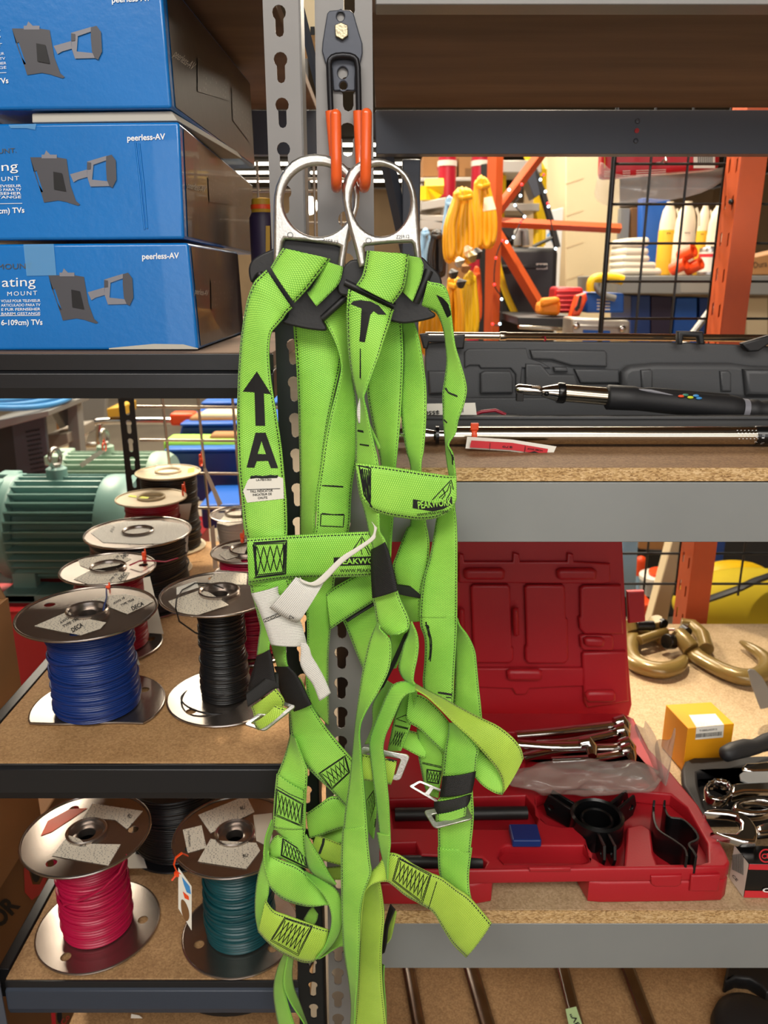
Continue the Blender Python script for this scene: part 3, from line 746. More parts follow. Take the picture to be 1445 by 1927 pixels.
# ---- paper labels hanging from the harnesses
def paper(par,key,name,spec,D,m,label=None):
    return ribbon(key,name,par,spec,D,None,m,0,1,.003,th=.0004,nu=6,n=5,label=label)
paper(LH,'p1','label','C 168 188 430 118; 190 240 440 200; 232 330 520 260; 290 480 640 440; 330 600 690 600; 360 690 712 700',.757,'print_paper','white sewn label with dark print')
print_on('label_panel','label_greenish',LH,['p1'],'C',[[(200,230),(430,160),(420,250),(330,370),(640,480),(700,660),(560,640),(430,655),(330,540)]],.0008) if 0 else None
print_on('lettering','ink',LH,['p1'],'C',[[(285,440),(440,378),(480,400),(295,472)]],.0012)
print_on('lettering','paper',LH,['p1'],'C',[text_px('PEAKWORKS',298,466,470,396,22,.02)],.0018)
paper(LH,'p2','label','C 600 30 345 330; 680 60 420 380; 770 90 520 440; 860 60 600 470; 900 40 640 460',.744,'print_paper','white folded instruction label')
print_on('lettering','ink',LH,['p2'],'C',[fill2d([[(545,400),(590,430),(530,440)],[(549,408),(577,430),(537,434)]])],.0012)
paper(LH,'p3','label','C 645 660 700 665; 650 760 735 720; 645 870 760 800; 690 970 815 890; 770 1080 880 1010; 830 1235 942 1155',.744,'print_paper','white narrow paper tail of the label')
paper(LH,'p4','label','H 560 110 572 132; 430 205 440 235; 340 232 350 250',.742,'paper') if 0 else None
paper(RH,'p5','label_string','B 305 730 360 790; 330 790 345 850; 300 880 330 905; 150 985 190 1010; 0 1080 20 1135; C 800 60 850 100; 690 70 700 100; 640 30 640 60',.738,'paper','white folded edge of the label')
paper(RH,'p6','label','A 688 880 700 885; 672 940 706 930; 670 985 722 980; 678 1030 738 1030',.762,'print_paper')
stitches('bar_tack',RH,['p5'],'B',[[(298,725),(345,795)],[(345,795),(385,800)]],.0006) if 0 else None

# ---- right harness straps
ribbon('r4','back_strap',RH,'A 905 470 978 480; 920 540 998 540; 922 620 1016 620; 918 760 1041 780; 908 900 1048 880; 912 1000 1046 1000; 925 1100 1039 1100; 940 1180 1031 1180; 965 1290 1017 1290; B 688 720 830 720; 650 800 851 830; 600 920 866 920; 550 1050 868 1020; 510 1170 851 1180; 540 1330 800 1340; 560 1480 777 1470; 600 1560 772 1600; 650 1700 768 1700',.802,.806)
ribbon('r4k','elastic_keeper',RH,'B 535 1338 545 1428; 660 1356 660 1455; 800 1380 785 1476',.7985,m='band_black',tilt=.2)
ribbon('r3','back_strap',RH,'A 700 470 914 478; 725 600 921 620; 735 700 921 720; 725 850 916 850; 750 1000 906 1000; 785 1160 891 1160; 800 1280 879 1280; B 350 660 515 690; 380 830 502 850; 440 950 492 1000; 470 1050 488 1080',.812)
ribbon('r8','leg_strap',RH,'D 830 50 885 95; 840 110 905 150; 860 200 966 230; 866 330 1017 340; 868 450 1032 450; 865 600 1046 600; 855 740 1062 740; 850 870 1074 870',.792)
ribbon('r7','leg_strap',RH,'A 1120 1430 1205 1440; B 955 640 1113 580; 935 720 1129 720; 905 900 1137 900; 865 1100 1139 1100; 815 1260 1139 1260; 785 1450 1139 1450; 772 1650 1137 1650; D 604 60 884 60; 606 150 884 150; 638 250 879 250; 637 420 869 420; 625 560 861 560; 640 640 856 700; 700 690 850 735',.778,.782)
stitches('bar_tack',RH,['r7'],'D',[[(740,652),(790,658),(846,668)],[(740,658),(846,676)],[(800,690),(840,695)]],.0007)
ribbon('m12g','strap_end',RH,'E 1060 1060 1092 1092; 1030 1200 1072 1200; 1010 1340 1050 1290',.772,m='webbing_yellow_lit',tilt=.2)
ribbon('m12','elastic_keeper',RH,'E 1048 1034 1082 1075; 1008 1180 1032 1200; 990 1320 1016 1330; 976 1410 1000 1395',.766,m='band_black',tilt=.2)
ribbon('m9','leg_strap',RH,'D 580 930 700 990; 590 1000 740 1060; 592 1130 785 1125; 615 1250 772 1240; 640 1362 745 1412; 660 1420 740 1450',.782)
stitches('box_stitch',RH,['m9'],'D',zigzag([(655,1235),(765,1250),(742,1345),(655,1330)],4)+[[(620,1190),(768,1225)],[(622,1182),(768,1215)]])
ribbon('m8','leg_strap',RH,'D 470 920 445 1060; 495 935 472 1072; 600 962 586 1132; 660 990 640 1150',.788)
ribbon('m7','leg_strap',RH,'D 520 640 500 840; 560 660 525 885; 640 690 600 932; 740 780 690 1022; 822 880 782 1106; 870 960 840 1180',.768)
ribbon('m6','leg_strap',RH,'D 490 640 580 640; 472 690 577 670; 420 820 552 800; 400 900 532 900; 380 1000 492 1010; 362 1090 456 1098',.776)
stitches('box_stitch',RH,['m6'],'D',zigzag([(420,930),(500,945),(455,1080),(368,1060)],4,False)+[[(415,900),(515,925)],[(413,908),(513,932)],[(410,850),(500,880)]])
ribbon('m3','leg_strap',RH,'D 372 200 540 140; 376 230 520 185; 384 330 470 330; 360 480 420 470',.782)
ribbon('m5','leg_strap',RH,'D 350 560 400 590; 330 610 382 630; 250 740 332 760; 245 900 302 890; 188 1046 232 1032',.774)
ribbon('mk','elastic_keeper',RH,'D 488 215 530 165; 385 440 425 420; 292 642 325 612',.7655,m='band_black',tilt=.1,width=.02)
# central buckle
tri_frame('buckle','zinc',RH,[PD('D',160,1055,.766),PD('D',532,1128,.758),PD('D',452,1322,.752),PD('D',150,1265,.756)],.060,.044,.008,[(.12,.18,.42,.80),(.52,.18,.84,.80)],.003)
ribbon('m10','strap_loop',RH,'D 168 1120 160 1312; 250 1135 250 1325; 340 1150 330 1338; 428 1172 385 1348',.748,m='webbing_yellow_lit',tilt=.2,cup=.005)
stitches('bar_tack',RH,['m10'],'D',[[(355,1150),(420,1165)],[(352,1158),(405,1172)]],.0006)
ribbon('m11','leg_strap',RH,'D 170 1290 262 1290; 180 1340 266 1335; 195 1500 273 1540; 215 1700 252 1762',.776)
stitches('box_stitch',RH,['m11'],'D',zigzag([(200,1470),(255,1390),(265,1500),(210,1690)],4))
# right shoulder strap and label twist
ribbon('r1','shoulder_strap',RH,'A 625 300 872 415; 620 320 863 434; 613 420 847 492; 617 540 817 580; 625 650 792 660; 640 750 757 750; 662 840 719 850; 678 900 706 892; 672 960 722 960; 664 1035 738 1035; 664 1140 762 1140; 664 1250 786 1250; 680 1400 790 1400; B 232 600 378 620; 262 720 379 720; 285 830 386 830; 320 985 442 930; 330 1200 480 1150; 325 1470 557 1400; 336 1560 592 1500; 352 1680 657 1640; 372 1750 677 1720; 420 1806 652 1776; 480 1833 562 1823',.764,.752)
ribbon('r1k','elastic_keeper',RH,'B 305 1000 432 930; 302 1120 478 1050; 306 1300 520 1220; 316 1474 558 1400',.744,m='elastic_black')
print_on('arrow_print','ink',RH,['r1'],'A',[[(634,382),(650,366),(690,360),(745,368),(790,392),(830,440),(785,438),(760,420),(742,440),(730,500),(712,590),(682,585),(688,520),(692,440),(695,405)]],label='black folded arrow printed on the strap')
print_on('lettering','ink',RH,['r1'],'A',[[(685,625),(690,625),(692,838),(683,838)]])
stitches('bar_tack',RH,['r1'],'A',[[(675,1072),(706,1078)],[(675,1069),(704,1073)],[(686,1145),(735,1152)]],.0008)
ribbon('r1f','strap_edge',RH,'A 722 1035 742 1035; 742 1075 766 1090; 768 1120 795 1155; 785 1170 796 1168',.7575,tilt=.2,width=.012)
ribbon('r2','shoulder_strap',RH,'A 1020 395 1055 255; 1030 402 1070 262; 1082 418 1137 278; 1112 445 1166 332; 1140 520 1181 440; 1152 600 1201 600; 1158 690 1231 700; 1148 780 1258 790; 1135 870 1267 855; 1137 940 1251 930; 1140 1010 1221 1010; 1145 1080 1206 1080; 1152 1140 1167 1145; 1155 1200 1191 1200; 1163 1260 1206 1310; 1175 1330 1208 1340',.770,.764,tilt=.35)
print_on('arrow_print','ink',RH,['r2'],'A',[[(1100,330),(1135,348),(1165,380),(1184,440),(1160,458),(1135,400)]])
stitches('bar_tack',RH,['r2'],'A',[[(1152,838),(1165,862),(1215,882)],[(1150,842),(1170,866),(1216,884)],[(1142,1010),(1160,1028)]],.0008)
stitches('box_stitch',RH,['r2'],'A',[[(1170,1150),(1188,1190),(1190,1250)],[(1180,1150),(1192,1200),(1192,1255)]],.0009)
ribbon('rc','chest_strap',RH,'B 150 163 222 520; 190 166 285 590; 320 178 337 627; 450 194 470 671; 600 215 620 696; 750 240 762 713; 900 262 900 701; 1010 278 1002 667; 1085 286 1078 612; 1114 281 1116 547; 1122 262 1129 515',.744,.752,tilt=.3)
stitches('box_stitch',RH,['rc'],'B',[[(178,185),(296,212),(292,540)],[(185,195),(232,470),(310,590)],[(195,230),(240,440)],[(215,215),(255,520)],[(235,220),(270,520)],[(255,225),(285,545)],[(275,220),(295,500)],[(205,220),(262,430),(298,585)],[(245,300),(265,440)],[(280,240),(270,400)]],.0007)
stitches('logo_outline',RH,['rc'],'B',[[(885,530),(1078,325),(1100,420)],[(1070,350),(1040,430),(960,500)],[(1075,380),(1070,450),(1030,520)],[(1000,420),(1020,470),(980,520)]],.0005)
logo(RH,['rc'],'B',[(708,512),(900,548),(1000,540),(1085,485),(1090,560),(1000,610),(900,632),(704,600)],text_px('PEAKWORK',755,606,1085,570,70,.02),text_px('WWW.PEAKWORKS.',748,680,1060,640,26,.015),0)
# front straps
ribbon('r12v','leg_strap',RH,'D 780 1340 1000 1330; 765 1390 1001 1380; 740 1600 1009 1600; 742 1846 986 1846; I 990 560 1157 560; 1000 690 1142 690; 1050 800 1152 800; 1110 900 1190 870',.766,.748)
ribbon('r10b','leg_strap',RH,'D 1350 1180 1225 1425; 1300 1240 1165 1412; 1150 1170 1082 1362; 1045 1070 1018 1292; 960 1000 940 1200',.748,.758)
ribbon('r11','leg_strap',RH,'D 826 882 874 884; 815 980 962 990; 795 1060 1042 1068; 785 1150 1037 1150; 772 1290 1024 1262; 755 1440 987 1412; 735 1480 980 1420; 722 1580 957 1522; 725 1640 950 1570',.749,.745)
tri_frame('buckle','zinc',RH,[PD('D',515,1362,.768),PD('D',600,1318,.772),PD('D',800,1400,.762),PD('D',770,1510,.758)],.046,.058,.007,[(.2,.10,.8,.42),(.2,.56,.8,.90)],.003)
tri_frame('buckle','zinc',RH,[PD('D',625,1548,.752),PD('D',955,1500,.752),PD('D',1005,1612,.732),PD('D',712,1688,.732)],.056,.030,.006,[(.13,.3,.87,.72)],.003)
ribbon('rk1','elastic_keeper',RH,'D 774 1288 1025 1252; 764 1360 1012 1330; 751 1444 996 1407',.7415,m='band_black',tilt=.2)
ribbon('rk2','keeper_band',RH,'D 709 1482 986 1424; 712 1522 982 1466; 736 1570 956 1516',.739,m='band_black',tilt=.2)
ribbon('rk3','strap_loop',RH,'D 732 1575 952 1518; 730 1610 950 1555; 738 1632 945 1585',.738,m='webbing',tilt=.2)
ribbon('r10','leg_strap',RH,'D 560 585 566 632; 572 592 578 637; 660 642 662 690; 780 700 762 785; 900 765 862 890; 1050 840 985 1005; 1190 905 1100 1130; 1300 990 1186 1240; 1362 1070 1226 1332; 1384 1150 1230 1420',.738,.742,m='webbing_yellow_lit')
ribbon('r9b','leg_strap',RH,'D 528 150 540 118; 528 168 546 135; 510 230 579 210; 480 300 591 300; 455 390 581 400; 443 470 561 490; 480 550 552 562; 548 608 566 592',.744,.736)
stitches('box_stitch',RH,['r7'],'D',[[(592,200),(628,240),(612,420),(600,500)],[(585,230),(612,250),(600,420),(572,490)],[(600,190),(620,260),(590,330),(615,400),(585,470)]],.0007)
ribbon('r9','leg_strap',RH,'D 572 590 568 645; 478 572 502 668; 400 598 457 722; 350 680 422 802; 305 790 382 892; 255 910 342 982; 224 1020 324 1082; 230 1130 337 1180; 245 1270 352 1320; 270 1450 367 1480; 290 1620 374 1642; 308 1800 380 1792; E 949 500 1044 520; 970 620 1046 590; 990 700 1032 720; 1018 842 1027 852',.732,.728,tilt=.4)
ribbon('r14','leg_strap',RH,'I 655 670 690 668; 642 700 702 695; 628 780 722 800; 612 900 730 900; 608 1050 718 1050; 603 1200 720 1200; 594 1330 732 1330; 582 1440 744 1440; 575 1580 752 1580',.752,.748,m='webbing_yellow_lit',cup=-.003)
ribbon('rs','strap_tail',RH,'E 990 1480 1000 1490; 985 1580 998 1600; 970 1750 1012 1770; 960 1930 1018 1930; 958 2030 1020 2030',.757,tilt=.3)
ribbon('r12','leg_strap',RH,'I 590 1010 612 1010; 600 860 622 870; 622 768 634 778; 640 715 650 750; 665 675 676 732; 702 638 708 722; 742 585 744 720; 800 588 772 737; 880 640 832 787; 950 675 902 827; 1010 700 966 867; 1080 750 1012 942; 1150 800 1062 1022; 1252 920 1127 1087',.730,.738,m='webbing_yellow_lit',tilt=.3)
stitches('box_stitch',RH,['r12'],'I',zigzag([(800,605),(958,685),(915,825),(770,715)],7)+[[(985,720),(945,850)]])
ribbon('rcs','leg_strap',RH,'D 285 130 305 150; 272 155 302 178; 228 250 377 260; 200 350 387 380; 172 480 364 500; 150 620 292 645; 133 760 217 760; 120 870 162 870; 112 960 147 960; 100 1080 154 1080; 85 1220 164 1220; 62 1400 182 1400; 38 1560 197 1560; 20 1750 212 1750; E 690 480 870 450; 680 700 895 700; 681 870 905 800; 684 1000 852 950; 689 1200 824 1100; 701 1380 817 1350; 736 1600 802 1620; 756 1780 787 1780; 751 1927 782 1927; 748 2030 777 2030',.738,.726,tilt=.4)
# ================================================================== blue TV-mount cartons on the left shelf
def sheet(name,m,par,t,poly,o,n,xd,off=.0006,label=None,curl=0):
    """thin sheet on a plane with metric UVs (for small print)"""
    n=Vector(n).normalized(); o=Vector(o)
    xd=Vector(xd).normalized(); yd=n.cross(xd).normalized()
    vs,fs=fill2d([poly]); pts=[plane_hit(*tp(t,p[0],p[1]),o+n*off,n) for p in vs]
    c=sum(pts,Vector())/len(pts)
    mb=MB(); mb.add(pts,fs,None,[[((pts[i]-c).dot(xd),(pts[i]-c).dot(yd)) for i in f] for f in fs])
    return mb.build(name,m,par,0,label=label)
ZL=-.0751
def carton(label,TL,TR,BR,BL,D,back,tile='p'):
    c=[P(*q,D) for q in (TL,TR,BR,BL)]; bk=Vector(back)
    for q in c[2:]: q.z+=.0012
    t=thing('carton',label,'box',(c[2]+c[3]+bk)/2,'blue boxes stacked on the left shelf')
    mb=MB(); mb.hexa(c+[q+bk for q in c]); mb.build('body','box_blue',t,20,.003,3)
    # dark end panel
    n=bk.cross(c[1]-c[2]).normalized(); n=-n if n.x<0 else n
    a,b=c[1],c[2]; e=.0008
    q=lambda u,v:a.lerp(b,v)+bk*u+n*e
    mb=MB(); N=6
    mb.add([q(u,v) for u,v in ((.03,.03),(.985,.03),(.985,.97),(.03,.97))],[(0,1,2,3)])
    mb.build('end_panel','box_dark',t,0,label='dark brown end panel')
    return t,c,bk,n
FN=(0,-1,0)
def mount_print(t,c,f):
    """the printed picture of a television mount; f maps the bottom carton's print to this one"""
    g=lambda pts:[f(*p) for p in pts]
    D=c[2].y
    k=[0]
    def pic(nm,m,*pp):
        k[0]+=.0002; decal_plane(nm,m,t,'p',[fill2d([g(q) for q in pp])],(0,D,0),FN,.0006+k[0])
    pic('picture_plate','print_grey',[(91,518),(140,518),(158,521),(166,570),(177,600),(185,607),(181,609),(165,604),(160,602),(144,599),(118,603),(108,570)],[(98,545),(103,543),(116,583),(112,584)])
    pic('picture_clip','print_light',[(120,505),(128,513),(140,513),(140,520),(112,520),(112,513),(117,513)])
    pic('picture_arm','print_light',[(165,550),(196,541),(197,555),(180,560),(172,565)])
    pic('picture_bracket','print_light',[(196,526),(232,515),(236,522),(208,532),(206,560),(234,563),(240,572),(203,573),(197,555)])
    pic('picture_wall_plate','print_grey',[(231,516),(241,513),(249,524),(251,560),(244,575),(238,572),(233,560),(231,535)])
    pic('picture_hub','black_paint',[(134,545),(150,548),(158,582),(136,578)])
    pic('picture_hinge','print_grey',[(196,527),(203,528),(203,540),(196,541)])
def word(t,c,s,x,y,x2,y2,h,m='white_ink',bold=0,space=1,name='lettering'):
    decal_plane(name,m,t,'p',[text_px(s,x,y,x2,y2,h,bold,space)],(0,c[2].y,0),FN,.0009)
def side_word(t,c,bk,n,s,q0,q1,h,m,D=0):
    decal_plane('lettering',m,t,'p',[text_px(s,*q0,*q1,h)],c[2]+n*.0014,n,.0003)
b1=carton('bottom blue TV-mount box of the stack, clear tape on its upper edge',(-64,460),(354,457),(374,660),(-60,662),.866,(.002,.277,0))
zt=b1[1][1].z+.0005
D2=.864
b2=carton('middle blue TV-mount box of the stack, creased front and brown end',(-64,233),(337,229),(347,452),(-64,455),D2,(PZ(478,480,P(347,451,D2).z)-P(347,451,D2)))
b3=carton('topmost blue TV-mount box of the stack, its top out of the photo',(-70,-60),(301,-58),(323,206),(-66,210),D2,(PZ(480,319,P(323,206,D2).z)-P(323,206,D2)))
for i,(bb,f) in enumerate(((b1,lambda x,y:(x,y)),(b2,lambda x,y:(x*1.02-36+(y-520)*-.02,y-222)),(b3,lambda x,y:(x*1.06-74,y*1.03-480)))):
    mount_print(bb[0],bb[1],f)
word(b1[0],b1[1],'peerless-AV',267,488,337,486,11,'white_ink',.02); word(b2[0],b2[1],'peerless-AV',239,265,311,262,11,'white_ink',.02); word(b3[0],b3[1],'peerless-AV',210,5,284,1,11,'white_ink',.02)
word(b1[0],b1[1],'ating',3,540,67,538,18,'white_ink'); word(b1[0],b1[1],'MOUNT',13,557,70,555,8,'white_ink',0,1.3)
for k,s in enumerate(('VCULE POUR TELEVISEUR','ARTICULADO PARA TV','E FUR FERNSEHER','BAREM GESTANGE')): word(b1[0],b1[1],s,2,569+k*8,76,568+k*8,5,'white_ink',.01)
word(b1[0],b1[1],'6-109cm) TVs',2,612,80,611,10,'white_ink',.02)
word(b1[0],b1[1],'MOUNT',-6,507,60,505,10,'ink_grey'); word(b2[0],b2[1],'UNT.',-4,289,31,287,9,'ink_grey')
word(b2[0],b2[1],'ng',1,322,34,320,17,'white_ink'); word(b2[0],b2[1],'UNT',2,341,36,339,8,'white_ink',0,1.2)
for k,s in enumerate(('TELEVISEUR','LADO PARA TV','RNSEHER','ESTANGE')): word(b2[0],b2[1],s,-20,353+k*7,40,352+k*7,5,'white_ink',.01)
word(b2[0],b2[1],'9cm) TVs',-10,402,46,400,10,'white_ink',.02); word(b3[0],b3[1],'T',-6,88,4,88,7,'white_ink'); word(b3[0],b3[1],'g',-16,68,1,67,17,'white_ink'); word(b3[0],b3[1],'UR',-2,104,8,103,5,'white_ink'); word(b3[0],b3[1],'TV',-1,113,10,112,5,'white_ink'); word(b3[0],b3[1],'HER',-4,122,12,121,5,'white_ink'); word(b3[0],b3[1],'GE',-2,130,12,129,5,'white_ink'); word(b3[0],b3[1],'TVs',-6,158,16,156,10,'white_ink',.02)
for bb,y,x in ((b1,594,75),(b2,383,42),(b3,137,12)):
    decal_plane('rule_line','white_ink',bb[0],'p',[[(-8,y),(x,y-1),(x,y),(-8,y+1)]],(0,bb[1][2].y,0),FN,.0009)
side_word(b3[0],b3[1],b3[2],b3[3],'peerless-AV',(325,105),(361,132),15,'board_raw')
side_word(b2[0],b2[1],b2[2],b2[3],'peerless-AV',(352,353),(385,363),12,'board_raw')
side_word(b1[0],b1[1],b1[2],b1[3],'peerless-AV',(366,553),(391,557),11,'board_raw')
for bb,poly in ((b3,[(372,108),(432,145),(432,190),(372,172)]),(b3,[(436,163),(468,182),(470,268),(438,226)]),(b2,[(392,334),(450,352),(450,388),(394,380)]),(b1,[(397,528),(440,526),(438,578),(398,582)])):
    sheet('small_print','print_dark_lines',bb[0],'p',poly,bb[1][2]+bb[3]*.0014,bb[3],bb[2],.0003)
# flaps, tape and creases
mb=MB(); mb.hexa([P(60,213,.872),P(322,209,.872),P(335,227.5,.872),P(60,231,.872)]+[P(60,213,.872)+Vector((.01,.24,0)),P(322,209,.872)+Vector((.02,.26,0)),P(335,227.5,.872)+Vector((.02,.26,0)),P(60,231,.872)+Vector((.01,.24,0))]); mb.build('bottom_flap','board_raw',b3[0],20,.001,label='grey crushed bottom flap')
decal_plane('bottom_flap','board_raw',b1[0],'p',[[(205,655),(290,647),(345,648),(372,655),(373,657),(205,657.5)]],(0,.866,0),FN,.0012,label='white torn bottom edge')
decal_plane('tape_strip','tape_gloss',b1[0],'p',[[(44,460),(101,459),(106,518),(50,519)]],(0,.866,0),FN,.0012,label='clear glossy tape')
decal_plane('tape_strip','tape_gloss',b2[0],'p',[[(16,235),(68,233),(66,244),(50,241),(20,241)]],(0,D2,0),FN,.0012)
for (a,b_) in (((255,268),(272,432)),((262,270),(277,430))):
    MB().tube([P(*a,D2),P((a[0]+b_[0])/2+1,(a[1]+b_[1])/2,D2-.0004),P(*b_,D2)],.0011,8).build('crease','box_blue',b2[0],60)

# ================================================================== wire spools
def spool(label,X,Y,zb,H,Rr,rw,wire,flange='spool_steel',rw2=None,full=0,turns=46,wr=None,clip=None,group='wire spools on the middle shelf',holes=3,ha=.6,base=None,loose=5,hub=True):
    t=thing('wire_spool',label,'spool',(X,Y,zb),group)
    zb+=.0018; T=Matrix.Translation((X,Y,zb)); rng=random.Random(int(abs(X*9999))); rw2=rw2 or rw
    def flange_mesh(z,up,Rf,clip=None):
        mb=MB(); out=circle(0,0,Rf,56)
        if clip is not None: out=[(x,max(y,clip+.002*math.sin(x*40))) for x,y in out]
        hs=[circle(.74*Rf*math.cos(ha+2.1*k),.74*Rf*math.sin(ha+2.1*k),.0075,16) for k in range(holes) if clip is None or .74*Rf*math.sin(ha+2.1*k)>clip+.012]
        v,f=fill2d([out,circle(0,0,.027,32)]+hs,.0006)
        mb.add(v,f,T@Matrix.Translation((0,0,z)))
        mb.tube([(x,y,z+up*.001) for x,y in out],.0019,8,True,M=T)
        s=up if up>0 else -.2
        prof=[(.0275,z+s*.0002),(.0285,z+s*.0050),(.0268,z+s*.0064),(.0245,z+s*.0045),(.0232,z-s*.002),(.0150,z-s*.0024),(.0122,z-s*.001),(.0115,z-s*.012)]
        mb.lathe(prof,T,36,False)
        return mb.build('flange',flange,t,35)
    flange_mesh(.0022,-1,base or Rr,clip)
    flange_mesh(H,1,Rr)
    MB().lathe([(.0225,.003),(.0225,H-.007)],T,24,False).build('hub_tube','black_gloss',t,60)
    # winding: every turn a small bulge of the profile
    prof=[]; z0,z1=.0045,H-.0025
    for i in range(turns):
        u=i/turns; r=rw2+(rw-rw2)*u+rng.uniform(-.0007,.0007)+(.0012*math.sin(u*9) if loose>3 else 0)
        za=z0+(z1-z0)*u; zc=z0+(z1-z0)*(i+1)/turns; h=(zc-za)
        prof+=[(r-h*.45,za+h*.02),(r,za+h*.30),(r+.0002,za+h*.5),(r,za+h*.70)]
    prof=[(.022,z0)]+prof+[(.022,z1)]
    w=MB(); w.lathe(prof,T,44,False)
    for k in range(loose):
        zz=rng.uniform(z0+.01,z1-.012); tl=rng.uniform(-.16,.16); r=rw2+(rw-rw2)*zz/H+.0012; ph=rng.uniform(0,6)
        w.tube([(r*math.cos(a),r*math.sin(a),zz+tl*r*math.sin(a+ph)) for a in [2*math.pi*i/36 for i in range(36)]],(z1-z0)/turns*.5,6,True,M=T)
    w.build('wire_winding',wire,t,60)
    return t,Vector((X,Y,zb+H+.0008))
def sticker(sp,t,poly,m='print_sticker',xd=(1,.2,0),texts=(),ink='ink',z=.0006,wd=0):
    par,o=sp
    sh_=sheet('sticker',m,par,t,poly,o,(0,0,1),xd,z)
    if texts: decal_plane('lettering',ink,sh_,t,[text_px(*x) for x in texts],o,(0,0,1),z+.0004)
def ztie(par,p,r=.006,tilt=(0,1,0),ang=0,h=.0045):
    p=Vector(p); mb=MB(); T=Matrix.Translation(p)@Matrix.Rotation(ang,4,'Z')
    mb.tube([(0,r*math.cos(a),r*math.sin(a)) for a in [2*math.pi*i/20 for i in range(20)]],.0013,6,True,M=T,sq=(1.6,.6))
    mb.box((0,0,r+.002),(.006,.005,.007),T); mb.box((.003,-.003,r+.008),(.002,.0015,.008),T)
    return mb.build('zip_tie','zip_orange',par,40)
def tag(par,t,poly,D,m='label_beige',name='price_tag',th=.0005,D2=None):
    vs=[P(*tp(t,*q),D if i<2 or D2 is None else D2) for i,q in enumerate(poly)]
    mb=MB(); mb.poly(vs); return mb.build(name,m,par,0,solid=th)
Z2,Z3=-.5809,-.9271
s=spool('spool of dark blue wire at the front left of the middle shelf, bent lower flange',-.404,.9734,Z2,.144,.091,.0555,'wire_blue',rw2=.0575,turns=44,clip=-.046,base=.090,ha=2.75,loose=9)
sticker(s,'V',[(185,1295),(375,1213),(395,1240),(578,1275),(545,1310),(440,1345),(330,1325)],texts=[('DECA',395,1330,455,1295,24,.03),('TYPE TR64',345,1305,440,1255,15,.02),('AWG 18',330,1285,400,1240,14,.02)])
sticker(s,'V',[(480,1160),(590,1130),(690,1122),(835,1160),(790,1185),(692,1230),(590,1190)],texts=[('DECA',720,1212,785,1180,22,.03),('TYPE TR64',660,1190,730,1155,13,.02),('AWG 18',620,1178,680,1145,12,.02)])
ztie(s[0],PD('V',592,1112,1.062),.005); MB().tube([PD('V',578,1090,1.06),PD('V',580,1140,1.02),PD('V',568,1180,.985),PD('V',562,1208,.975)],.0012,6).build('wire_end','wire_blue',s[0],60)
s=spool('spool of thin black wire at the front right of the middle shelf, nearly used up',-.229,1.0011,Z2,.1605,.080,.0295,'wire_black',rw2=.034,turns=58,base=.082,ha=4.0,loose=16)
sticker(s,'V',[(915,1160),(1085,1100),(1135,1110),(1245,1180),(1045,1245),(965,1215)]); sticker(s,'V',[(1130,1060),(1180,990),(1345,1000),(1340,1070),(1240,1068)],z=.0004); sticker(s,'V',[(960,1085),(1070,1050),(1080,1085),(960,1125)],'paper',z=.0003)
MB().tube([PD('V',1215,1090,1.0),PD('V',1150,1065,1.03),PD('V',1060,1062,1.035),PD('V',990,1100,1.0),PD('V',960,1150,.955),PD('V',955,1200,.925),PD('V',975,1270,.935),PD('V',1060,1330,.96),PD('V',1140,1365,.97)],.0011,6).build('wire_end','wire_black',s[0],60)
MB().tube([(s[1].x+.05*math.cos(a)-.012,s[1].y+.05*math.sin(a)-.005,Z2+.006+.004*math.sin(2*a)) for a in [i*.2 for i in range(31)]],.0013,6).build('wire_end','wire_black',s[0],60)
s=spool('spool of dark red wire just behind the blue spool, long tag at its side',-.4425,1.1665,Z2,.134,.073,.052,'wire_red',turns=40,ha=.3)
sticker(s,'V',[(425,930),(640,900),(715,930),(640,965),(500,990),(435,965)],texts=[('DEC',668,930,700,905,22,.03),('TYPE TR',610,960,650,915,13,.02)]); sticker(s,'V',[(400,1040),(495,990),(705,1003),(670,1060),(590,1070),(480,1068)],texts=[('DEC',655,1050,690,1015,20,.03),('TYPE TR',600,1055,640,1015,12,.02)])
ztie(s[0],PD('V',785,925,1.20),.005); MB().tube([PD('V',705,965,1.17),PD('V',760,940,1.17),PD('V',830,940,1.19),PD('V',900,945,1.19),PD('V',968,925,1.20)],.0013,6).build('wire_end','wire_red',s[0],60)
tag(s[0],'V',[(778,1035),(815,1025),(890,1338),(808,1332)],1.12); tag(s[0],'V',[(690,1340),(708,1360),(762,1505),(718,1520)],1.055)
s=spool('full spool of thick black wire in front of the cream-topped red spool, round white label',-.45,1.35,Z2,.135,.0937,.084,'wire_black',turns=34,ha=1.2)
sticker(s,'V',[(495,790),(545,755),(680,725),(860,720),(1000,740),(1030,780),(1000,815),(900,845),(750,850),(560,840)],'print_paper',texts=[('301',608,790,625,760,14)])
mb=MB(); mb.tube([PD('V',700,890,1.26),PD('V',705,855,1.28),PD('V',750,838,1.30),PD('V',790,850,1.29),PD('V',830,855,1.28),PD('V',920,800,1.35),PD('V',1010,752,1.42)],.0016,6); mb.build('wire_end','wire_black',s[0],60)
tag(s[0],'V',[(1005,815),(1025,800),(1018,890),(1005,930)],1.35)
s=spool('small spool of red wire with a cream top and yellow sticker',-.472,1.515,Z2,.154,.069,.052,'wire_red','cream_flange',turns=36,holes=0)
sticker(s,'V',[(695,590),(705,582),(812,593),(800,606)],'neon_yellow'); ztie(s[0],PD('V',1000,565,1.54),.010); tag(s[0],'V',[(965,635),(1042,628),(1025,720),(955,700)],1.53)
s=spool('tall black spool with a cream top at the back of the shelf, white label',-.4750,1.6600,Z2,.172,.069,.060,'wire_black','cream_flange',turns=36,holes=0)
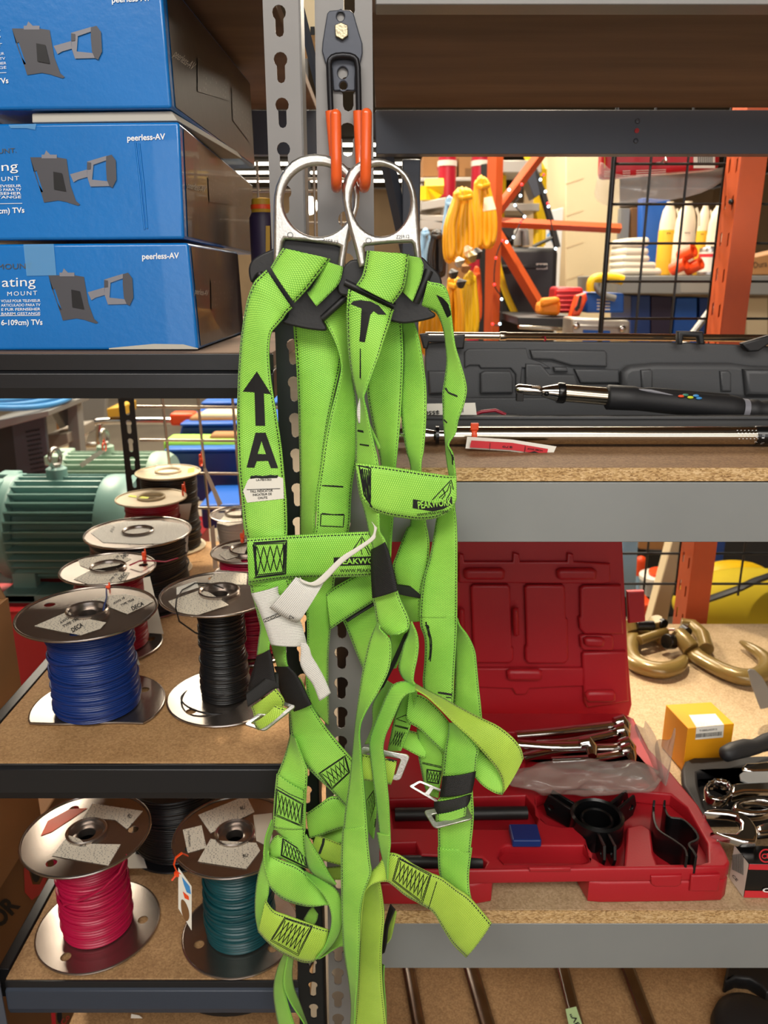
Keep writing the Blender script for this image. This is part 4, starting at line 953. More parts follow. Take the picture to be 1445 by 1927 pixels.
sticker(s,'V',[(835,475),(850,418),(985,420),(965,478)],'print_sticker'); sticker(s,'V',[(1022,440),(1058,430),(1055,455),(1020,462)],'neon_yellow'); ztie(s[0],PD('V',1092,400,1.62),.010); tag(s[0],'V',[(1105,440),(1120,435),(1210,630),(1185,645)],1.60)
s=spool('spool of white wire half hidden behind the left strap of the harness',-.292,1.4929,Z2,.126,.056,.043,'wire_white',turns=40)
sticker(s,'V',[(1180,735),(1235,680),(1310,655),(1315,735),(1240,750)]); tag(s[0],'V',[(1142,760),(1165,745),(1185,975),(1160,985)],1.42)
s=spool('spool of crimson wire behind the thin black spool, beside the harness buckle',-.2135,1.1473,Z2,.17,.056,.043,'wire_magenta',turns=40)
sticker(s,'V',[(1190,905),(1310,850),(1345,855),(1330,905),(1230,935)]); ztie(s[0],PD('V',1318,825,1.16),.005)
G3='wire spools on the lower shelf'
s=spool('spool of bright magenta wire on the lower left shelf',-.4265,.9337,Z3,.164,.088,.0465,'wire_magenta',rw2=.049,turns=36,group=G3,ha=2.2,base=.087,loose=9)
sticker(s,'X',[(262,375),(345,272),(400,290),(430,315),(608,318),(545,425),(400,400)],texts=[('DECA',395,330,435,330,10,.02)]); sticker(s,'X',[(415,190),(465,112),(720,150),(640,242),(580,195),(470,185)],texts=[('RU',640,180,660,188,18,.03)])
ztie(s[0],PD('X',617,100,1.02),.005); sticker(s,'X',[(205,275),(240,200),(350,140),(440,135),(360,190),(260,255)],'zip_orange')
MB().tube([PD('X',640,370,.89),PD('X',600,460,.885),PD('X',520,540,.882),PD('X',430,590,.880),PD('X',320,625,.892)],.0018,6).build('wire_end','wire_magenta',s[0],60)
s=spool('spool of dark green wire on the lower left shelf, tag on an orange tie',-.212,.9238,Z3,.169,.085,.0455,'wire_green',rw2=.050,turns=34,group=G3,ha=3.6,base=.084,loose=9)
sticker(s,'X',[(998,170),(1240,72),(1282,155),(1060,262)],texts=[('RU',1210,145,1235,140,16,.03)]); sticker(s,'X',[(920,245),(1015,222),(1040,335),(945,362)],texts=[('LL97098-FT1',960,330,955,250,10,.01)]); sticker(s,'X',[(995,405),(1060,290),(1115,300),(1290,310),(1310,350),(1240,442)],texts=[('RU',1225,385,1250,380,16,.03)],z=.001); sticker(s,'X',[(1275,170),(1370,160),(1370,340),(1290,300)],'label_beige')
mb=MB(); mb.tube([PD('X',945,375,.86),PD('X',915,362,.855),PD('X',885,385,.850),PD('X',875,420,.848),PD('X',890,455,.846),PD('X',915,470,.848)],.0014,8,sq=(1.8,.6)); mb.box(PD('X',890,468,.846),(.006,.004,.006)); mb.tube([PD('X',890,470,.846),PD('X',865,500,.842)],.0016,6); mb.build('zip_tie','zip_orange',s[0],40)
pt=tag(s[0],'X',[(898,435),(965,530),(965,752),(898,640)],.846,'paper')
nn=(P(*tp('X',965,530),.846)-P(*tp('X',898,435),.846)).cross(Vector((0,0,1)))
decal_plane('tag_picture','coil_blue',s[0],'X',[[(915,480),(955,530),(962,570),(940,560),(925,520)]],(0,.846,0),FN,.0006); decal_plane('tag_picture','kraft_dark',s[0],'X',[fill2d([smooth_loop([(912,600),(930,605),(950,650),(952,690),(935,705),(915,660)],4)])],(0,.846,0),FN,.0006); decal_plane('tag_picture','zip_orange',s[0],'X',[[(920,555),(950,580),(952,600),(930,590)]],(0,.846,0),FN,.0008)
s=spool('dark spool of black wire behind the magenta spool on the lower shelf',-.352,1.125,Z3,.125,.078,.074,'wire_black','black_paint',turns=30,group=G3,base=.086)
sheet('price_tag','paper',s[0],'X',[(640,362),(718,372),(740,438),(640,440)],(0,0,Z3+.006),(0,0,1),(1,0,0))
s=spool('steel-flanged spool at the back of the lower shelf, only its lower rim showing',-.315,1.30,Z3,.14,.055,.043,'wire_black',turns=30,group=G3)

# ================================================================== electric motors, red cart
MY=1.95
def motor(label,Y,xs,zc,Rm,m,scale=1):
    t=thing('electric_motor',label,'motor',((xs[1]+xs[4])/2,Y,zc-Rm*1.12),'electric motors on the red cart')
    RX=lambda x:Matrix.Translation((x,Y,zc))@Matrix.Rotation(R(90),4,'Y')
    x0,x1,x2,x3,x4=xs
    prof=[]; nf=34
    v=[];f=[]
    pts=[]
    for i in range(nf):
        a=2*math.pi*i/nf; d=2*math.pi/nf
        for da,r in ((.0,.82),(.30*d,.82),(.40*d,1.0),(.58*d,1.0),(.68*d,.82)): pts.append((Rm*r*math.cos(a+da),Rm*r*math.sin(a+da)))
    v,f=fill2d([pts],(x3-x2)/2)
    MB().add(v,f,RX((x2+x3)/2)).build('finned_body',m,t,25)
    e=MB(); e.lathe([(Rm*.18,x0),(Rm*.34,x0+.006),(Rm*.72,x0+.012),(Rm*.90,x0+.05),(Rm*.93,x1),(Rm*1.01,x1+.004),(Rm*1.01,x2),(Rm*.86,x2+.012)],Matrix.Translation((0,Y,zc))@Matrix(((0,0,1,0),(0,1,0,0),(-1,0,0,0),(0,0,0,1))),44,False)
    for a in (20,70,-25,-75,110,160,200,250): 
        e.box((x1-.010,Y+Rm*.93*math.cos(R(a)),zc+Rm*.93*math.sin(R(a))),(.05,.05,.03))
    e.build('end_bell',m,t,35,.004)
    MB().lathe([(Rm*.88,x3-.006),(Rm*.98,x3),(Rm*1.0,x3+.01),(Rm*1.0,x4-.02),(Rm*.9,x4),(Rm*.2,x4+.004)],Matrix.Translation((0,Y,zc))@Matrix(((0,0,1,0),(0,1,0,0),(-1,0,0,0),(0,0,0,1))),44,False).build('fan_cover',m,t,35)
    MB().lathe([(1e-5,x0-.10),(.022,x0-.10),(.024,x0-.095),(.024,x0+.01)],Matrix.Translation((0,Y,zc))@Matrix(((0,0,1,0),(0,1,0,0),(-1,0,0,0),(0,0,0,1))),24,False).build('shaft','chrome',t,35)
    b=MB()
    for sx in (x2+.02,x3-.05):
        for sy in (-1,1): b.box((sx,Y+sy*Rm*.72,zc-Rm*1.06),(.09,.09,.024)); b.box((sx,Y+sy*Rm*.62,zc-Rm*.86),(.06,.03,.2*Rm*2))
    b.box(((x2+x3)/2-.015,Y-Rm*.72,zc-Rm*1.06),(x3-x2,.09,.022))
    b.build('foot',m,t,35,.003)
    k=MB(); xe=(x2+x3)/2-.015; k.lathe([(.026,-.01),(.026,.018),(.020,.022)],Matrix.Translation((xe,Y,zc+Rm)),20,True); k.build('lifting_boss',m,t,35)
    k=MB(); k.tube([(xe+.0045*math.sin(a),Y+.022*math.sin(a),zc+Rm+.046+.024*math.cos(a)) for a in [2*math.pi*i/24 for i in range(24)]],.0055,10,True); k.lathe([(.012,.018),(.012,.03)],Matrix.Translation((xe,Y,zc+Rm)),16); k.build('eye_bolt','steel',t,60)
    return t
xm=[P(px,980,MY).x for px in (10,22,50,208,262)]
zc=P(130,990,MY).z
mt=motor('teal electric motor with cooling fins, front one on the red cart',MY,xm,zc,.138,'motor_teal')
MY2=2.38; xm2=[P(px,895,MY2).x for px in (112,124,135,290,326)]
mt2=motor('pale green motor behind the teal motor, long white tag on its eye bolt',MY2,xm2,zc-.138*1.147+.122*1.17,.122,'motor_pale')
tag(mt2,'T',[(715,690),(900,565),(965,570),(745,722)],2.2,'paper'); ztie(mt2,PD('T',945,535,2.22),.014)
zr=min(zc-.138*1.147,0)
rc=thing('red_cart','red steel cart carrying the two green motors','cart',(-1.0,2.15,FZ))
MB().box((-1.0,2.16,(FZ+zr-.006)/2),(.80,.76,zr-.006-FZ)).build('body','red_paint',rc,20,.01)
MB().box((-1.0,2.16,zr-.003),(.84,.80,.006)).build('top_plate','platform_red',rc,20,.002)

# ================================================================== kraft cartons outside the left end of the shelf
t=thing('kraft_carton','open kraft carton left of the middle shelf, flap folded up','box',(-.78,1.0,-.93))
mb=MB(); 
for c,d in (((-.615,.985,-.7135),(.006,.37,.433)),((-.955,.985,-.7135),(.006,.37,.433)),((-.785,.803,-.7135),(.334,.006,.433)),((-.785,1.167,-.7135),(.334,.006,.433)),((-.785,.985,-.928),(.334,.36,.006))): mb.box(c,d)
mb.build('body','kraft',t,0)
mb=MB(); mb.add([(-.95,1.168,-.497),(-.615,1.168,-.497),(-.66,1.19,-.41),(-.95,1.19,-.41)],[(0,1,2,3)]); mb.build('flap','kraft_dark',t,0,solid=.004)
t=thing('kraft_carton','brown printed carton below the open carton, large black letters on its side','box',(-.78,1.0,FZ))
MB().box((-.80,1.02,(FZ-.935)/2),(.36,.60,-.935-FZ)).build('body','kraft_dark',t,20,.003)
decal_plane('lettering','ink',t,'X',[text_px('MOTOR',-160,918,103,626,84,.04)],(-.62,1,0),(1,0,0),.001)
decal_plane('logo','platform_red',t,'X',[fill2d([[(120,440),(140,420),(150,470),(165,520),(200,520),(225,470),(215,395),(235,390),(245,460),(215,560),(160,600),(125,560)]])],(-.62,1,0),(1,0,0),.001); decal_plane('logo','ink',t,'X',[fill2d([circle(182,445,25,20,65)])],(-.62,1,0),(1,0,0),.0014)
# below the lowest left shelf
t=thing('kraft_carton','small carton with a red and black logo under the lowest shelf','box',(-.56,1.05,-1.2),None)
MB().box((-.475,1.14,-1.119),(.10,.16,.158)).build('body','kraft',t,20,.002)
decal_plane('logo','platform_red',t,'p',[fill2d([[(96,1906),(104,1906),(106,1935),(98,1935)]]),text_px('Co',120,1930,132,1914,9)],(0,1.06,0),FN,.001); decal_plane('logo','ink',t,'p',[fill2d([circle(112,1912,5,14,14)])],(0,1.06,0),FN,.001)
t=thing('cable_reel','black plastic reel of grey cable below the lowest left shelf','reel',(-.27,1.18,-1.2))
zr2=-1.199
mb=MB(); T=Matrix.Translation((-.27,1.16,-1.12))
mb.lathe([(.135,0),(.145,.004),(.145,.014),(.125,.014),(.118,.004),(.135,0)],T,48,False)
for k in range(6):
    a=k*math.pi/3+.5; mb.tube([(.03*math.cos(a),.03*math.sin(a),.008),(.128*math.cos(a),.128*math.sin(a),.008)],.008,8,M=T)
mb.lathe([(.012,0),(.036,0),(.036,.016),(.012,.016)],T,24,False); mb.lathe([(.145,-.079),(.145,-.071)],T,48); mb.build('reel_frame','black_plastic',t,35)
w_=MB(); T2=Matrix.Translation((-.27,1.16,-1.195))
w_.lathe([(.04,.004)]+[(.110+.004*(i%2),.006+.0056*i) for i in range(12)]+[(.04,.072)],T2,40,False); w_.build('cable','rack_grey',t,60)
tag(t,'p',[(247,1908),(262,1911),(268,1916),(246,1916)],1.006,'paper','label')
# ================================================================== grey tool case with torque wrenches (middle right shelf)
ZM,ZLOW=-.2003,-.8074
def ptsz(t,pts,z): return [PZ(*tp(t,*q),z) for q in pts]
def plate_z(name,m,par,t,outline,z,thick,holes=(),bevel=0,smo=0,smooth=40,label=None):
    """horizontal plate: outline of its top face traced in the photo, top at height z"""
    def cv(p):
        p=smooth_loop(p,smo) if smo else p
        return [(q.x,q.y) for q in ptsz(t,p,z)]
    v,f=fill2d([cv(outline)]+[cv(h) for h in holes],thick/2,bevel)
    return MB().add(v,f,Matrix.Translation((0,0,z-thick/2))).build(name,m,par,smooth,label=label)
YC=.990
gc=thing('tool_case','open grey moulded tool case holding the digital torque wrench on the middle right shelf','case',(.35,1.06,ZM))
xl=P(776,760,YC).x; xr=.72; zr_=P(1000,783,YC).z
b=MB(); b.box(((xl+xr)/2,YC+.005,(ZM+.001+zr_)/2),(xr-xl,.010,zr_-ZM-.001)); b.box(((xl+xr)/2,1.152,(ZM+.001+zr_)/2),(xr-xl,.010,zr_-ZM-.001)); b.box(((xl+xr)/2,1.07,ZM+.004),(xr-xl,.165,.006))
b.box((xl+.006,1.07,(ZM+.001+zr_)/2),(.012,.165,zr_-ZM-.001)); b.box((xr-.006,1.07,(ZM+.001+zr_)/2),(.012,.165,zr_-ZM-.001))
b.box(((xl+xr)/2,YC+.002,zr_-.002),(xr-xl+.006,.012,.004))
b.build('base','grey_plastic',gc,30,.0015)
b=MB(); b.box((P(1140,775,1.04).x,1.02,ZM+.016),(.24,.022,.016)); b.box((xl+.09,1.075,ZM+.012),(.13,.04,.012)); b.build('insert','grey_plastic',gc,30,.003)
YL=1.175
lid=plate_px('lid','grey_plastic',gc,'p',[(800,646),(860,641),(1300,645),(1640,660),(1640,783),(800,778)],YL,.012,(),.002)
def relief(pts,D=YL-.010,th=.010,bev=.003,smo=0): return plate_px('moulded_relief','grey_plastic',gc,'M',pts,D,th,(),bev,45,smo=smo)
relief([(56,212),(196,212),(200,300),(60,306)]); relief([(268,222),(285,212),(390,212),(402,240),(402,302),(268,304)])
relief([(204,135),(220,122),(455,120),(466,160),(520,178),(556,200),(440,200),(430,300),(412,300),(412,225),(392,202),(270,202),(262,190),(225,190),(204,200)],YL-.008,.006,.002)
relief([(470,126),(775,128),(785,140),(785,196),(640,192),(560,168),(480,164)],YL-.009)
relief([(452,182),(515,184),(552,226),(650,226),(668,262),(640,306),(452,302)],YL-.010)
relief([(566,196),(620,196),(626,216),(570,216)]); relief([(650,204),(832,206),(836,262),(676,262)],YL-.008)
relief([(842,215),(875,190),(980,180),(1290,180),(1375,192),(1660,200),(1660,345),(1350,330),(842,290)],YL-.016,.02,.008)
relief([(920,208),(962,204),(970,214),(970,286),(925,286)],YL-.024,.012,.003); relief([(1242,212),(1280,210),(1290,222),(1290,296),(1248,296)],YL-.024,.012,.003); relief([(1340,205),(1660,210),(1660,320),(1350,310)],YL-.028,.016,.006)
for pts in ([(20,62),(50,58),(60,66),(160,66),(206,62),(200,122),(165,122),(158,96),(60,96),(52,124),(35,120)],[(1072,50),(1175,52),(1182,104),(1158,104),(1152,72),(1095,70),(1090,104),(1070,104)],[(1330,100),(1390,82),(1445,66),(1470,90),(1470,120),(1445,100),(1400,132),(1360,134)]):
    plate_px('latch','black_plastic',gc,'M',pts,YL-.018,.012,(),.0025)
# long chrome bar lying along the lid
cb=thing('extension_bar','long chrome bar lying along the top edge of the open grey case','bar',(.4,1.18,-.09))
zb_=-.0765
lidtop=max((P(x,y,YL).z for x,y in ((860,641),(1300,645))))
a=P(800,631,1.187); c=P(1640,653,1.187); k=MB()
a.z=max(a.z,lidtop+.006); c.z=a.z-.006
k.tube([a,a.lerp(c,.165),a.lerp(c,.167),a.lerp(c,.18),a.lerp(c,.182),c],[.0052,.0052,.0066,.0066,.0056,.0056],12); k.build('shaft','satin_chrome',cb,40)
MB().tube([PD('M',532,72,1.180),PD('M',536,84,1.178),PD('M',528,96,1.178)],.0014,6).build('tie','wire_red',cb,60)
# digital torque wrench
dt=thing('torque_wrench','digital torque wrench with black handle and chrome head lying in the grey case','wrench',(.3,1.05,-.17))
def yp(x,y,D=1.045): return PD('Y',x,y,D)
def rot_tube(name,m,par,pts,rs,seg=20,sm=50,sq=None): 
    return MB().tube(pts,rs,seg,sq=sq).build(name,m,par,sm)
px=.718e-3
rot_tube('chrome_barrel','satin_chrome',dt,[yp(395,103),yp(432,105),yp(640,122),yp(650,123)],[.0118,.0118,.0120,.0118])
rot_tube('collar','black_gloss',dt,[yp(392,103),yp(396,103),yp(425,106),yp(430,106)],[.0125,.0140,.0140,.0128])
rot_tube('neck','chrome',dt,[yp(318,98),yp(345,100),yp(392,103)],[.0066,.0088,.0118],16)
h=MB(); h.tube([yp(186,88),yp(200,86),yp(285,92),yp(322,98)],[.0055,.0072,.0068,.0050],12,sq=(1,1.0)); h.box(yp(285,76),(.012,.01,.006)); h.tube([yp(318,80),yp(352,76)],.0016,6); h.build('ratchet_head','chrome',dt,40,.0006)
h=MB(); h.box(yp(206,122),(.0095,.0095,.012)); h.build('square_drive','black_gloss',dt,0,.0006)
MB().ball(yp(340,108,1.034),.0035).build('button','black_gloss',dt)
rot_tube('handle','grip_black',dt,[yp(636,126),yp(645,126),yp(770,132),yp(800,136),yp(1000,154),yp(1240,178),yp(1290,185),yp(1310,187)],[.0140,.0168,.0165,.0155,.0165,.0178,.0165,.0145])
rot_tube('display_ridge','grip_black',dt,[yp(790,92),yp(850,98),yp(960,112),yp(1240,140),yp(1270,158)],[.003,.0058,.0075,.0085,.004],12)
MB().tube([yp(800,88,1.038),yp(860,95,1.036),yp(975,118,1.034)],[.001,.0022,.001],8).build('trim','print_light',dt)
for (x,y,m) in ((1033,115,'green_cap'),(1012,121,'zip_orange'),(1058,127,'neon_yellow'),(1086,119,'coil_blue'),(1100,131,'coil_blue')):
    MB().ball(yp(x,y,1.030),.0042,sc=(1,.5,.45)).build('button',m,dt)
rot_tube('grip_ring','print_light',dt,[yp(1306,187),yp(1334,190)],[.0150,.0150])
rr=[]; pp=[]
for i in range(13):
    pp.append(yp(1336+i*22,190+i*1.6)); rr.append(.0152 if i%3 else .0136)
rot_tube('ribbed_grip','grip_black',dt,pp,rr)
# beam torque bar in front
tb=thing('torque_wrench','chrome click torque wrench with black scale sleeve lying in front of the grey case','wrench',(.3,.95,ZM))
YB=.952; RB=.0112; zc_=ZM+.0142
def bp_(pxx): return Vector((P(pxx,835,YB).x,YB,zc_))
rot_tube('tube','satin_chrome',tb,[bp_(845),bp_(1419)],[RB,RB],28)
rot_tube('neck','chrome',tb,[bp_(822),bp_(846)],[.0058,.0058],20)
rot_tube('ring','black_gloss',tb,[bp_(818),bp_(826)],[.0118,.0118],24) if 0 else rot_tube('ring','black_gloss',tb,[bp_(819),bp_(825)],[.0119,.0119],24)
rot_tube('head','chrome',tb,[bp_(740),bp_(775),bp_(800),bp_(819)],[.0092,.0092,.0085,.006],20)
rot_tube('scale_sleeve','black_gloss',tb,[bp_(1416),bp_(1418),bp_(1520)],[.0112,.0119,.0119],28)
yy=YB-.0120
for s_,x,y in (('6',1404,487),('7',1404,508),('8',1404,537),('8.1',1430,490),('9.5',1430,516),('10.9',1425,543),('12',1416,548)):
    q=plane_hit(*tp('M',x,y),(0,yy,0),(0,-1,0))
    v,f=text2d(s_,.0048); w_=max(p.x for p in v)
    ang=math.asin(max(-.85,min(.85,(q.z-zc_)/.0120)))
    T=Matrix.Translation((q.x,YB-.0121*math.cos(ang),q.z))@Matrix.Rotation(-ang,4,'X')@XZ@Matrix.Rotation(R(90),4,'Z')
    MB().add(v,f,T).build('lettering','white_ink',tb,0)
mk_=MB()
for i in range(6):
    for j in range(4):
        q=bp_(1382+i*7-j*1.2); a_=R(-10+j*18); mk_.box((q.x,YB-.0113*math.cos(a_),zc_+.0113*math.sin(a_)),(.0012,.0004,.0007))
mk_.build('graduations','white_ink',tb,0)
tg=thing('price_tag','red and white price tag on an orange tie round the front torque wrench','tag',bp_(890))
q=[(215,482),(400,494),(580,522),(562,562),(390,541),(208,530)]
DT=YB-.026
def tagpt(x,y): return PD('M',x,y,DT-(y-485)*.0001)
mb=MB(); mb.add([tagpt(*k_) for k_ in q],[(0,1,4,5),(1,2,3,4)]); mb.build('card','paper',tg,0,solid=.0005)
decal_plane('red_panel','red_paint',tg,'M',[[(232,497),(400,507),(546,532),(540,556),(395,536),(226,526)]],(0,DT-.0068,0),FN,.0012)
decal_plane('lettering','ink',tg,'M',[text_px('$70',402,522,360,519,8,.01),text_px('HOME SHOP',525,536,462,527,7,.01),text_px('STOCK',455,540,455,525,3),fill2d([[(462,548),(490,541),(520,552),(490,557)]]),[(308,508),(310,508),(308,535),(306,535)],[(452,520),(454,520),(450,548),(448,548)]],(0,DT-.0068,0),FN,.0020)
MB().tube([(tg.location.x+.0,YB+.0125*math.cos(a),zc_+.0125*math.sin(a)) for a in [i*math.pi/12 for i in range(24)]],.0011,6,True,sq=(3,.8)).build('zip_tie','zip_orange',tg,60)
MB().box((tg.location.x,YB-.010,zc_+.013),(.010,.004,.009)).build('tie_head','zip_orange',tg,0,.001)
tg2=thing('price_tag','white price tag with upside-down price in the left end of the grey case','tag',(.09,1.01,-.18))
v_=[PD('M',48,347,1.006),PD('M',248,343,1.006),PD('M',254,394,1.003),PD('M',48,400,1.003)]
MB().poly(v_).build('card','paper',tg2,0,solid=.0005)
decal_plane('lettering','ink',tg2,'M',[text_px('$550',102,376,42,378,14,.02)]+[[(172+i*5,364),(174.5+i*5,364),(174.5+i*5,382),(172+i*5,382)] for i in range(6)],(0,1.002,0),FN,.0004)
MB().tube([PD('M',245,392,1.02),PD('M',275,380,1.02),PD('M',330,374,1.02),PD('M',372,392,1.02)],.0024,8).build('red_cord','wire_red',tg2,60)

# ================================================================== red puller case (lower right shelf)
rcs=thing('tool_case','open red moulded puller-set case on the lower right shelf','case',(.25,1.08,ZLOW))
YR=1.266
plate_px('lid','red_plastic',rcs,'N',[(-190,-190),(838,-190),(846,60),(868,500),(884,700),(872,746),(840,752),(-190,752)],YR,.016,(),.003)
def rrel(pts,D=YR-.013,th=.012,bev=.004): return plate_px('moulded_panel','red_plastic',rcs,'N',pts,D,th,(),bev,45)
rrel([(228,226),(240,215),(380,215),(390,226),(396,470),(404,475),(404,520),(390,534),(246,534),(240,520)]); rrel([(448,226),(460,215),(604,215),(614,226),(617,350),(625,358),(628,520),(612,536),(462,536),(450,520),(450,470),(456,462)])
rrel([(674,230),(690,218),(842,216),(852,416),(692,416),(672,395),(668,350),(676,345)]); rrel([(682,500),(690,490),(862,486),(874,690),(704,716),(690,690)],YR-.012)
rrel([(180,88),(200,92),(204,122),(400,122),(402,84),(428,92),(430,122),(622,122),(624,86),(648,92),(650,122),(798,130),(800,205),(770,212),(180,208)],YR-.012,.008,.003)
rrel([(200,556),(690,556),(690,630),(600,632),(470,640),(455,664),(412,664),(398,640),(200,632)],YR-.012,.008,.003)
for pts in ([(200,160),(216,150),(356,150),(370,162),(366,192),(350,196),(214,196),(202,188)],[(580,160),(596,150),(730,150),(745,162),(742,192),(724,196),(594,196),(582,188)],[(376,570),(390,562),(506,562),(522,572),(520,600),(505,606),(390,606),(378,598)],[(690,436),(705,430),(765,432),(778,446),(772,466),(758,470),(704,468),(692,458)],[(696,662),(712,650),(810,648),(822,660),(820,688),(800,694),(712,694),(700,686)],[(400,318),(412,310),(424,312),(428,420),(416,428),(404,424)],[(182,318),(192,312),(204,318),(206,420),(190,424),(182,420)]):
    rrel(pts,YR-.022,.014,.006)
rrel([(672,424),(690,418),(800,418),(812,430),(812,476),(800,484),(690,482),(676,470)],YR-.012,.012,.004)
plate_px('latch_tab','red_plastic',rcs,'N',[(866,242),(936,240),(941,364),(872,372)],YR-.006,.012,(),.003)
ZD=-.7495; DZ=ZD+.7635
dk=[(24,500),(360,502),(850,494),(1180,490),(1290,487),(1306,470),(1290,430),(1190,260),(1090,140),(1010,55),(955,-55),(915,-74),(30,-74),(22,100),(14,400)]
pk=[[(600,230),(640,210),(940,205),(1000,215),(1090,222),(1150,270),(1224,400),(1226,468),(1190,476),(1040,476),(1028,440),(1018,352),(985,330),(930,342),(924,440),(920,480),(850,480),(800,450),(780,385),(740,340),(690,340),(640,330),(604,300)],
    [(62,240),(560,225),(590,262),(606,310),(600,335),(560,350),(80,345)],
    [(468,420),(490,408),(770,408),(796,440),(790,468),(770,474),(480,476),(460,455)],
    [(62,398),(160,395),(180,440),(400,450),(420,470),(410,490),(60,492)],
        [(560,60),(930,40),(1010,130),(1040,190),(1000,205),(560,190)],[(360,-5),(900,-8),(950,40),(560,52),(380,45)]]
plate_z('tray','red_plastic',rcs,'O',dk,ZD,.022,pk,.003,0,45)
plate_z('grip_floor','red_plastic',rcs,'O',[(470,420),(490,408),(770,408),(796,440),(790,468),(770,474),(480,476),(460,455)],ZD-.014,.004)
# body below the deck, with the hand-grip notch in front
lo=[(p.x,p.y) for p in ptsz('O',dk,ZD)]
front=min(p[1] for p in lo)
x1=PZ(*tp('O',455,512),ZD).x; x2=PZ(*tp('O',805,512),ZD).x
lo2=[]
for (x,y) in lo: lo2.append((x,y))
i850=2
lo2=lo[:2]+[(x1-.004,front+.006),(x1+.012,front+.075),(x2-.012,front+.075),(x2,front+.006)]+lo[2:]
lo2[1]=(x1-.03,lo[1][1])
v,f=fill2d([lo2],(ZD-.022-ZLOW-.001)/2,.004)
MB().add(v,f,Matrix.Translation((0,0,(ZD-.022+ZLOW+.001)/2))).build('lower_body','red_plastic',rcs,45)
for pts in ([(1015,516),(1130,514),(1126,546),(1112,556),(1030,556),(1016,546)],[(1162,514),(1270,512),(1262,572),(1156,572)],[(572,488),(724,486),(724,500),(574,502)]):
    yf=PZ(*tp('O',1100,490),ZD).y if pts[0][0]>900 else PZ(*tp('O',600,500),ZD).y
    plate_px('moulded_panel','red_plastic',rcs,'O',pts,yf-.001,.006,(),.0025)
zi=ZD-.0225
isl=plate_z('moulded_panel','red_plastic',rcs,'O',[(925,350),(985,335),(1010,355),(1022,440),(1016,462),(925,465)],ZD-.004,.02,(),.004)
# contents of the red case
def rod(name,label,cat,pts,rs,m,grp=None,seg=14,extra=None,sq=None):
    t=thing(name,label,cat,sum(pts,Vector())/len(pts),grp)
    MB().tube(pts,rs,seg,sq=sq).build('shaft' if extra else 'body',m,t,50)
    return t
G='black tubes in the red case'
z=zi+.0105
rod('puller_rod','upper black rod lying in the long slot of the red case','rod',[PZ(*tp('O',80,243),z),PZ(*tp('O',585,232),z)],.0095,'black_plastic',G)
rod('puller_rod','lower black rod in the long slot of the red case, beside the blue piece','rod',[PZ(*tp('O',84,296),z),PZ(*tp('O',566,290),z)],.0095,'black_plastic',G)
rod('puller_rod','thick black bar in the front slot of the red case, behind the harness strap','rod',[PZ(*tp('O',60,468),z),PZ(*tp('O',355,470),z),PZ(*tp('O',358,470),z),PZ(*tp('O',402,470),z)],[.0085,.0085,.0098,.0098],'black_plastic',G)
t=thing('blue_pad','dark blue block in the red case, right of the long slot','block',PZ(*tp('O',560,355),zi)); p0=PZ(*tp('O',558,366),ZD+.01)
MB().box((p0.x,p0.y,ZD+.007),(.040,.034,.012)).build('body','wire_blue',t,0,.002)
# bearing clamps
cl=thing('puller_clamp','black ring clamp with three pairs of ears in the red case','clamp',PZ(*tp('O',832,315),zi))
cc=PZ(*tp('O',822,298),zi+.036); cc.z=zi+.001
T=Matrix.Translation(cc)@Matrix.Diagonal((.92,.92,.95,1)); m_=MB(); m_.lathe([(.041,0),(.041,.037),(.037,.040),(.034,.037),(.034,.005),(.026,.005),(.026,.030),(.0235,.032),(.021,.030),(.021,0)],T,44,True); m_.build('ring','black_gloss',cl,35)
for ang in (35,145,268):
    for sd in (-1,1):
        a_=R(ang); d_=Vector((math.cos(a_),math.sin(a_),0)); n_=Vector((-d_.y,d_.x,0))
        M=frame_on(cc+d_*.056+n_*sd*.007+Vector((0,0,.020)),d_,(0,0,1))
        v,f=fill2d([[(-.020,-.019),(.016,-.012),(.022,.004),(.016,.022),(-.020,.014)],circle(.010,.004,.0045,14)],.0022,.0008)
        MB().add(v,f,M).build('ear','black_gloss',cl,35)
cl=thing('puller_clamp','black two-shell clamp standing at the right end of the red case','clamp',PZ(*tp('O',1100,380),zi))
def band(pts,h,th,z0):
    s_=smooth_loop(pts,8,False); m_=MB(); L=[]
    for i,p in enumerate(s_):
        a_=Vector(s_[max(i-1,0)]); b_=Vector(s_[min(i+1,len(s_)-1)]); d_=(b_-a_).normalized(); n_=Vector((-d_.y,d_.x))*th/2
        L.append((Vector(p)+n_,Vector(p)-n_))
    vs=[]; fs=[]
    for i,(a_,b_) in enumerate(L):
        hh=h*(1.25 if i==0 else 1)
        vs+=[(a_.x,a_.y,z0),(b_.x,b_.y,z0),(b_.x,b_.y,z0+hh),(a_.x,a_.y,z0+hh)]
    for i in range(len(L)-1):
        for j in range(4): fs.append((i*4+j,i*4+(j+1)%4,i*4+4+(j+1)%4,i*4+4+j))
    fs.append((0,1,2,3)); fs.append(tuple(len(vs)-4+j for j in (3,2,1,0)))
    return m_.add(vs,fs)
zt_=zi+.042
for nm_,pts in (('shell',[(1028,262),(1030,310),(1048,350),(1100,385),(1140,415),(1150,444)]),('shell',[(1066,262),(1085,300),(1132,310),(1174,345),(1190,380),(1158,400),(1172,424),(1184,446)])):
    w2=[(q.x,q.y) for q in ptsz('O',pts,zt_)]
    band(w2,.040,.0035,zi+.001).build(nm_,'black_gloss',cl,50,.0006)
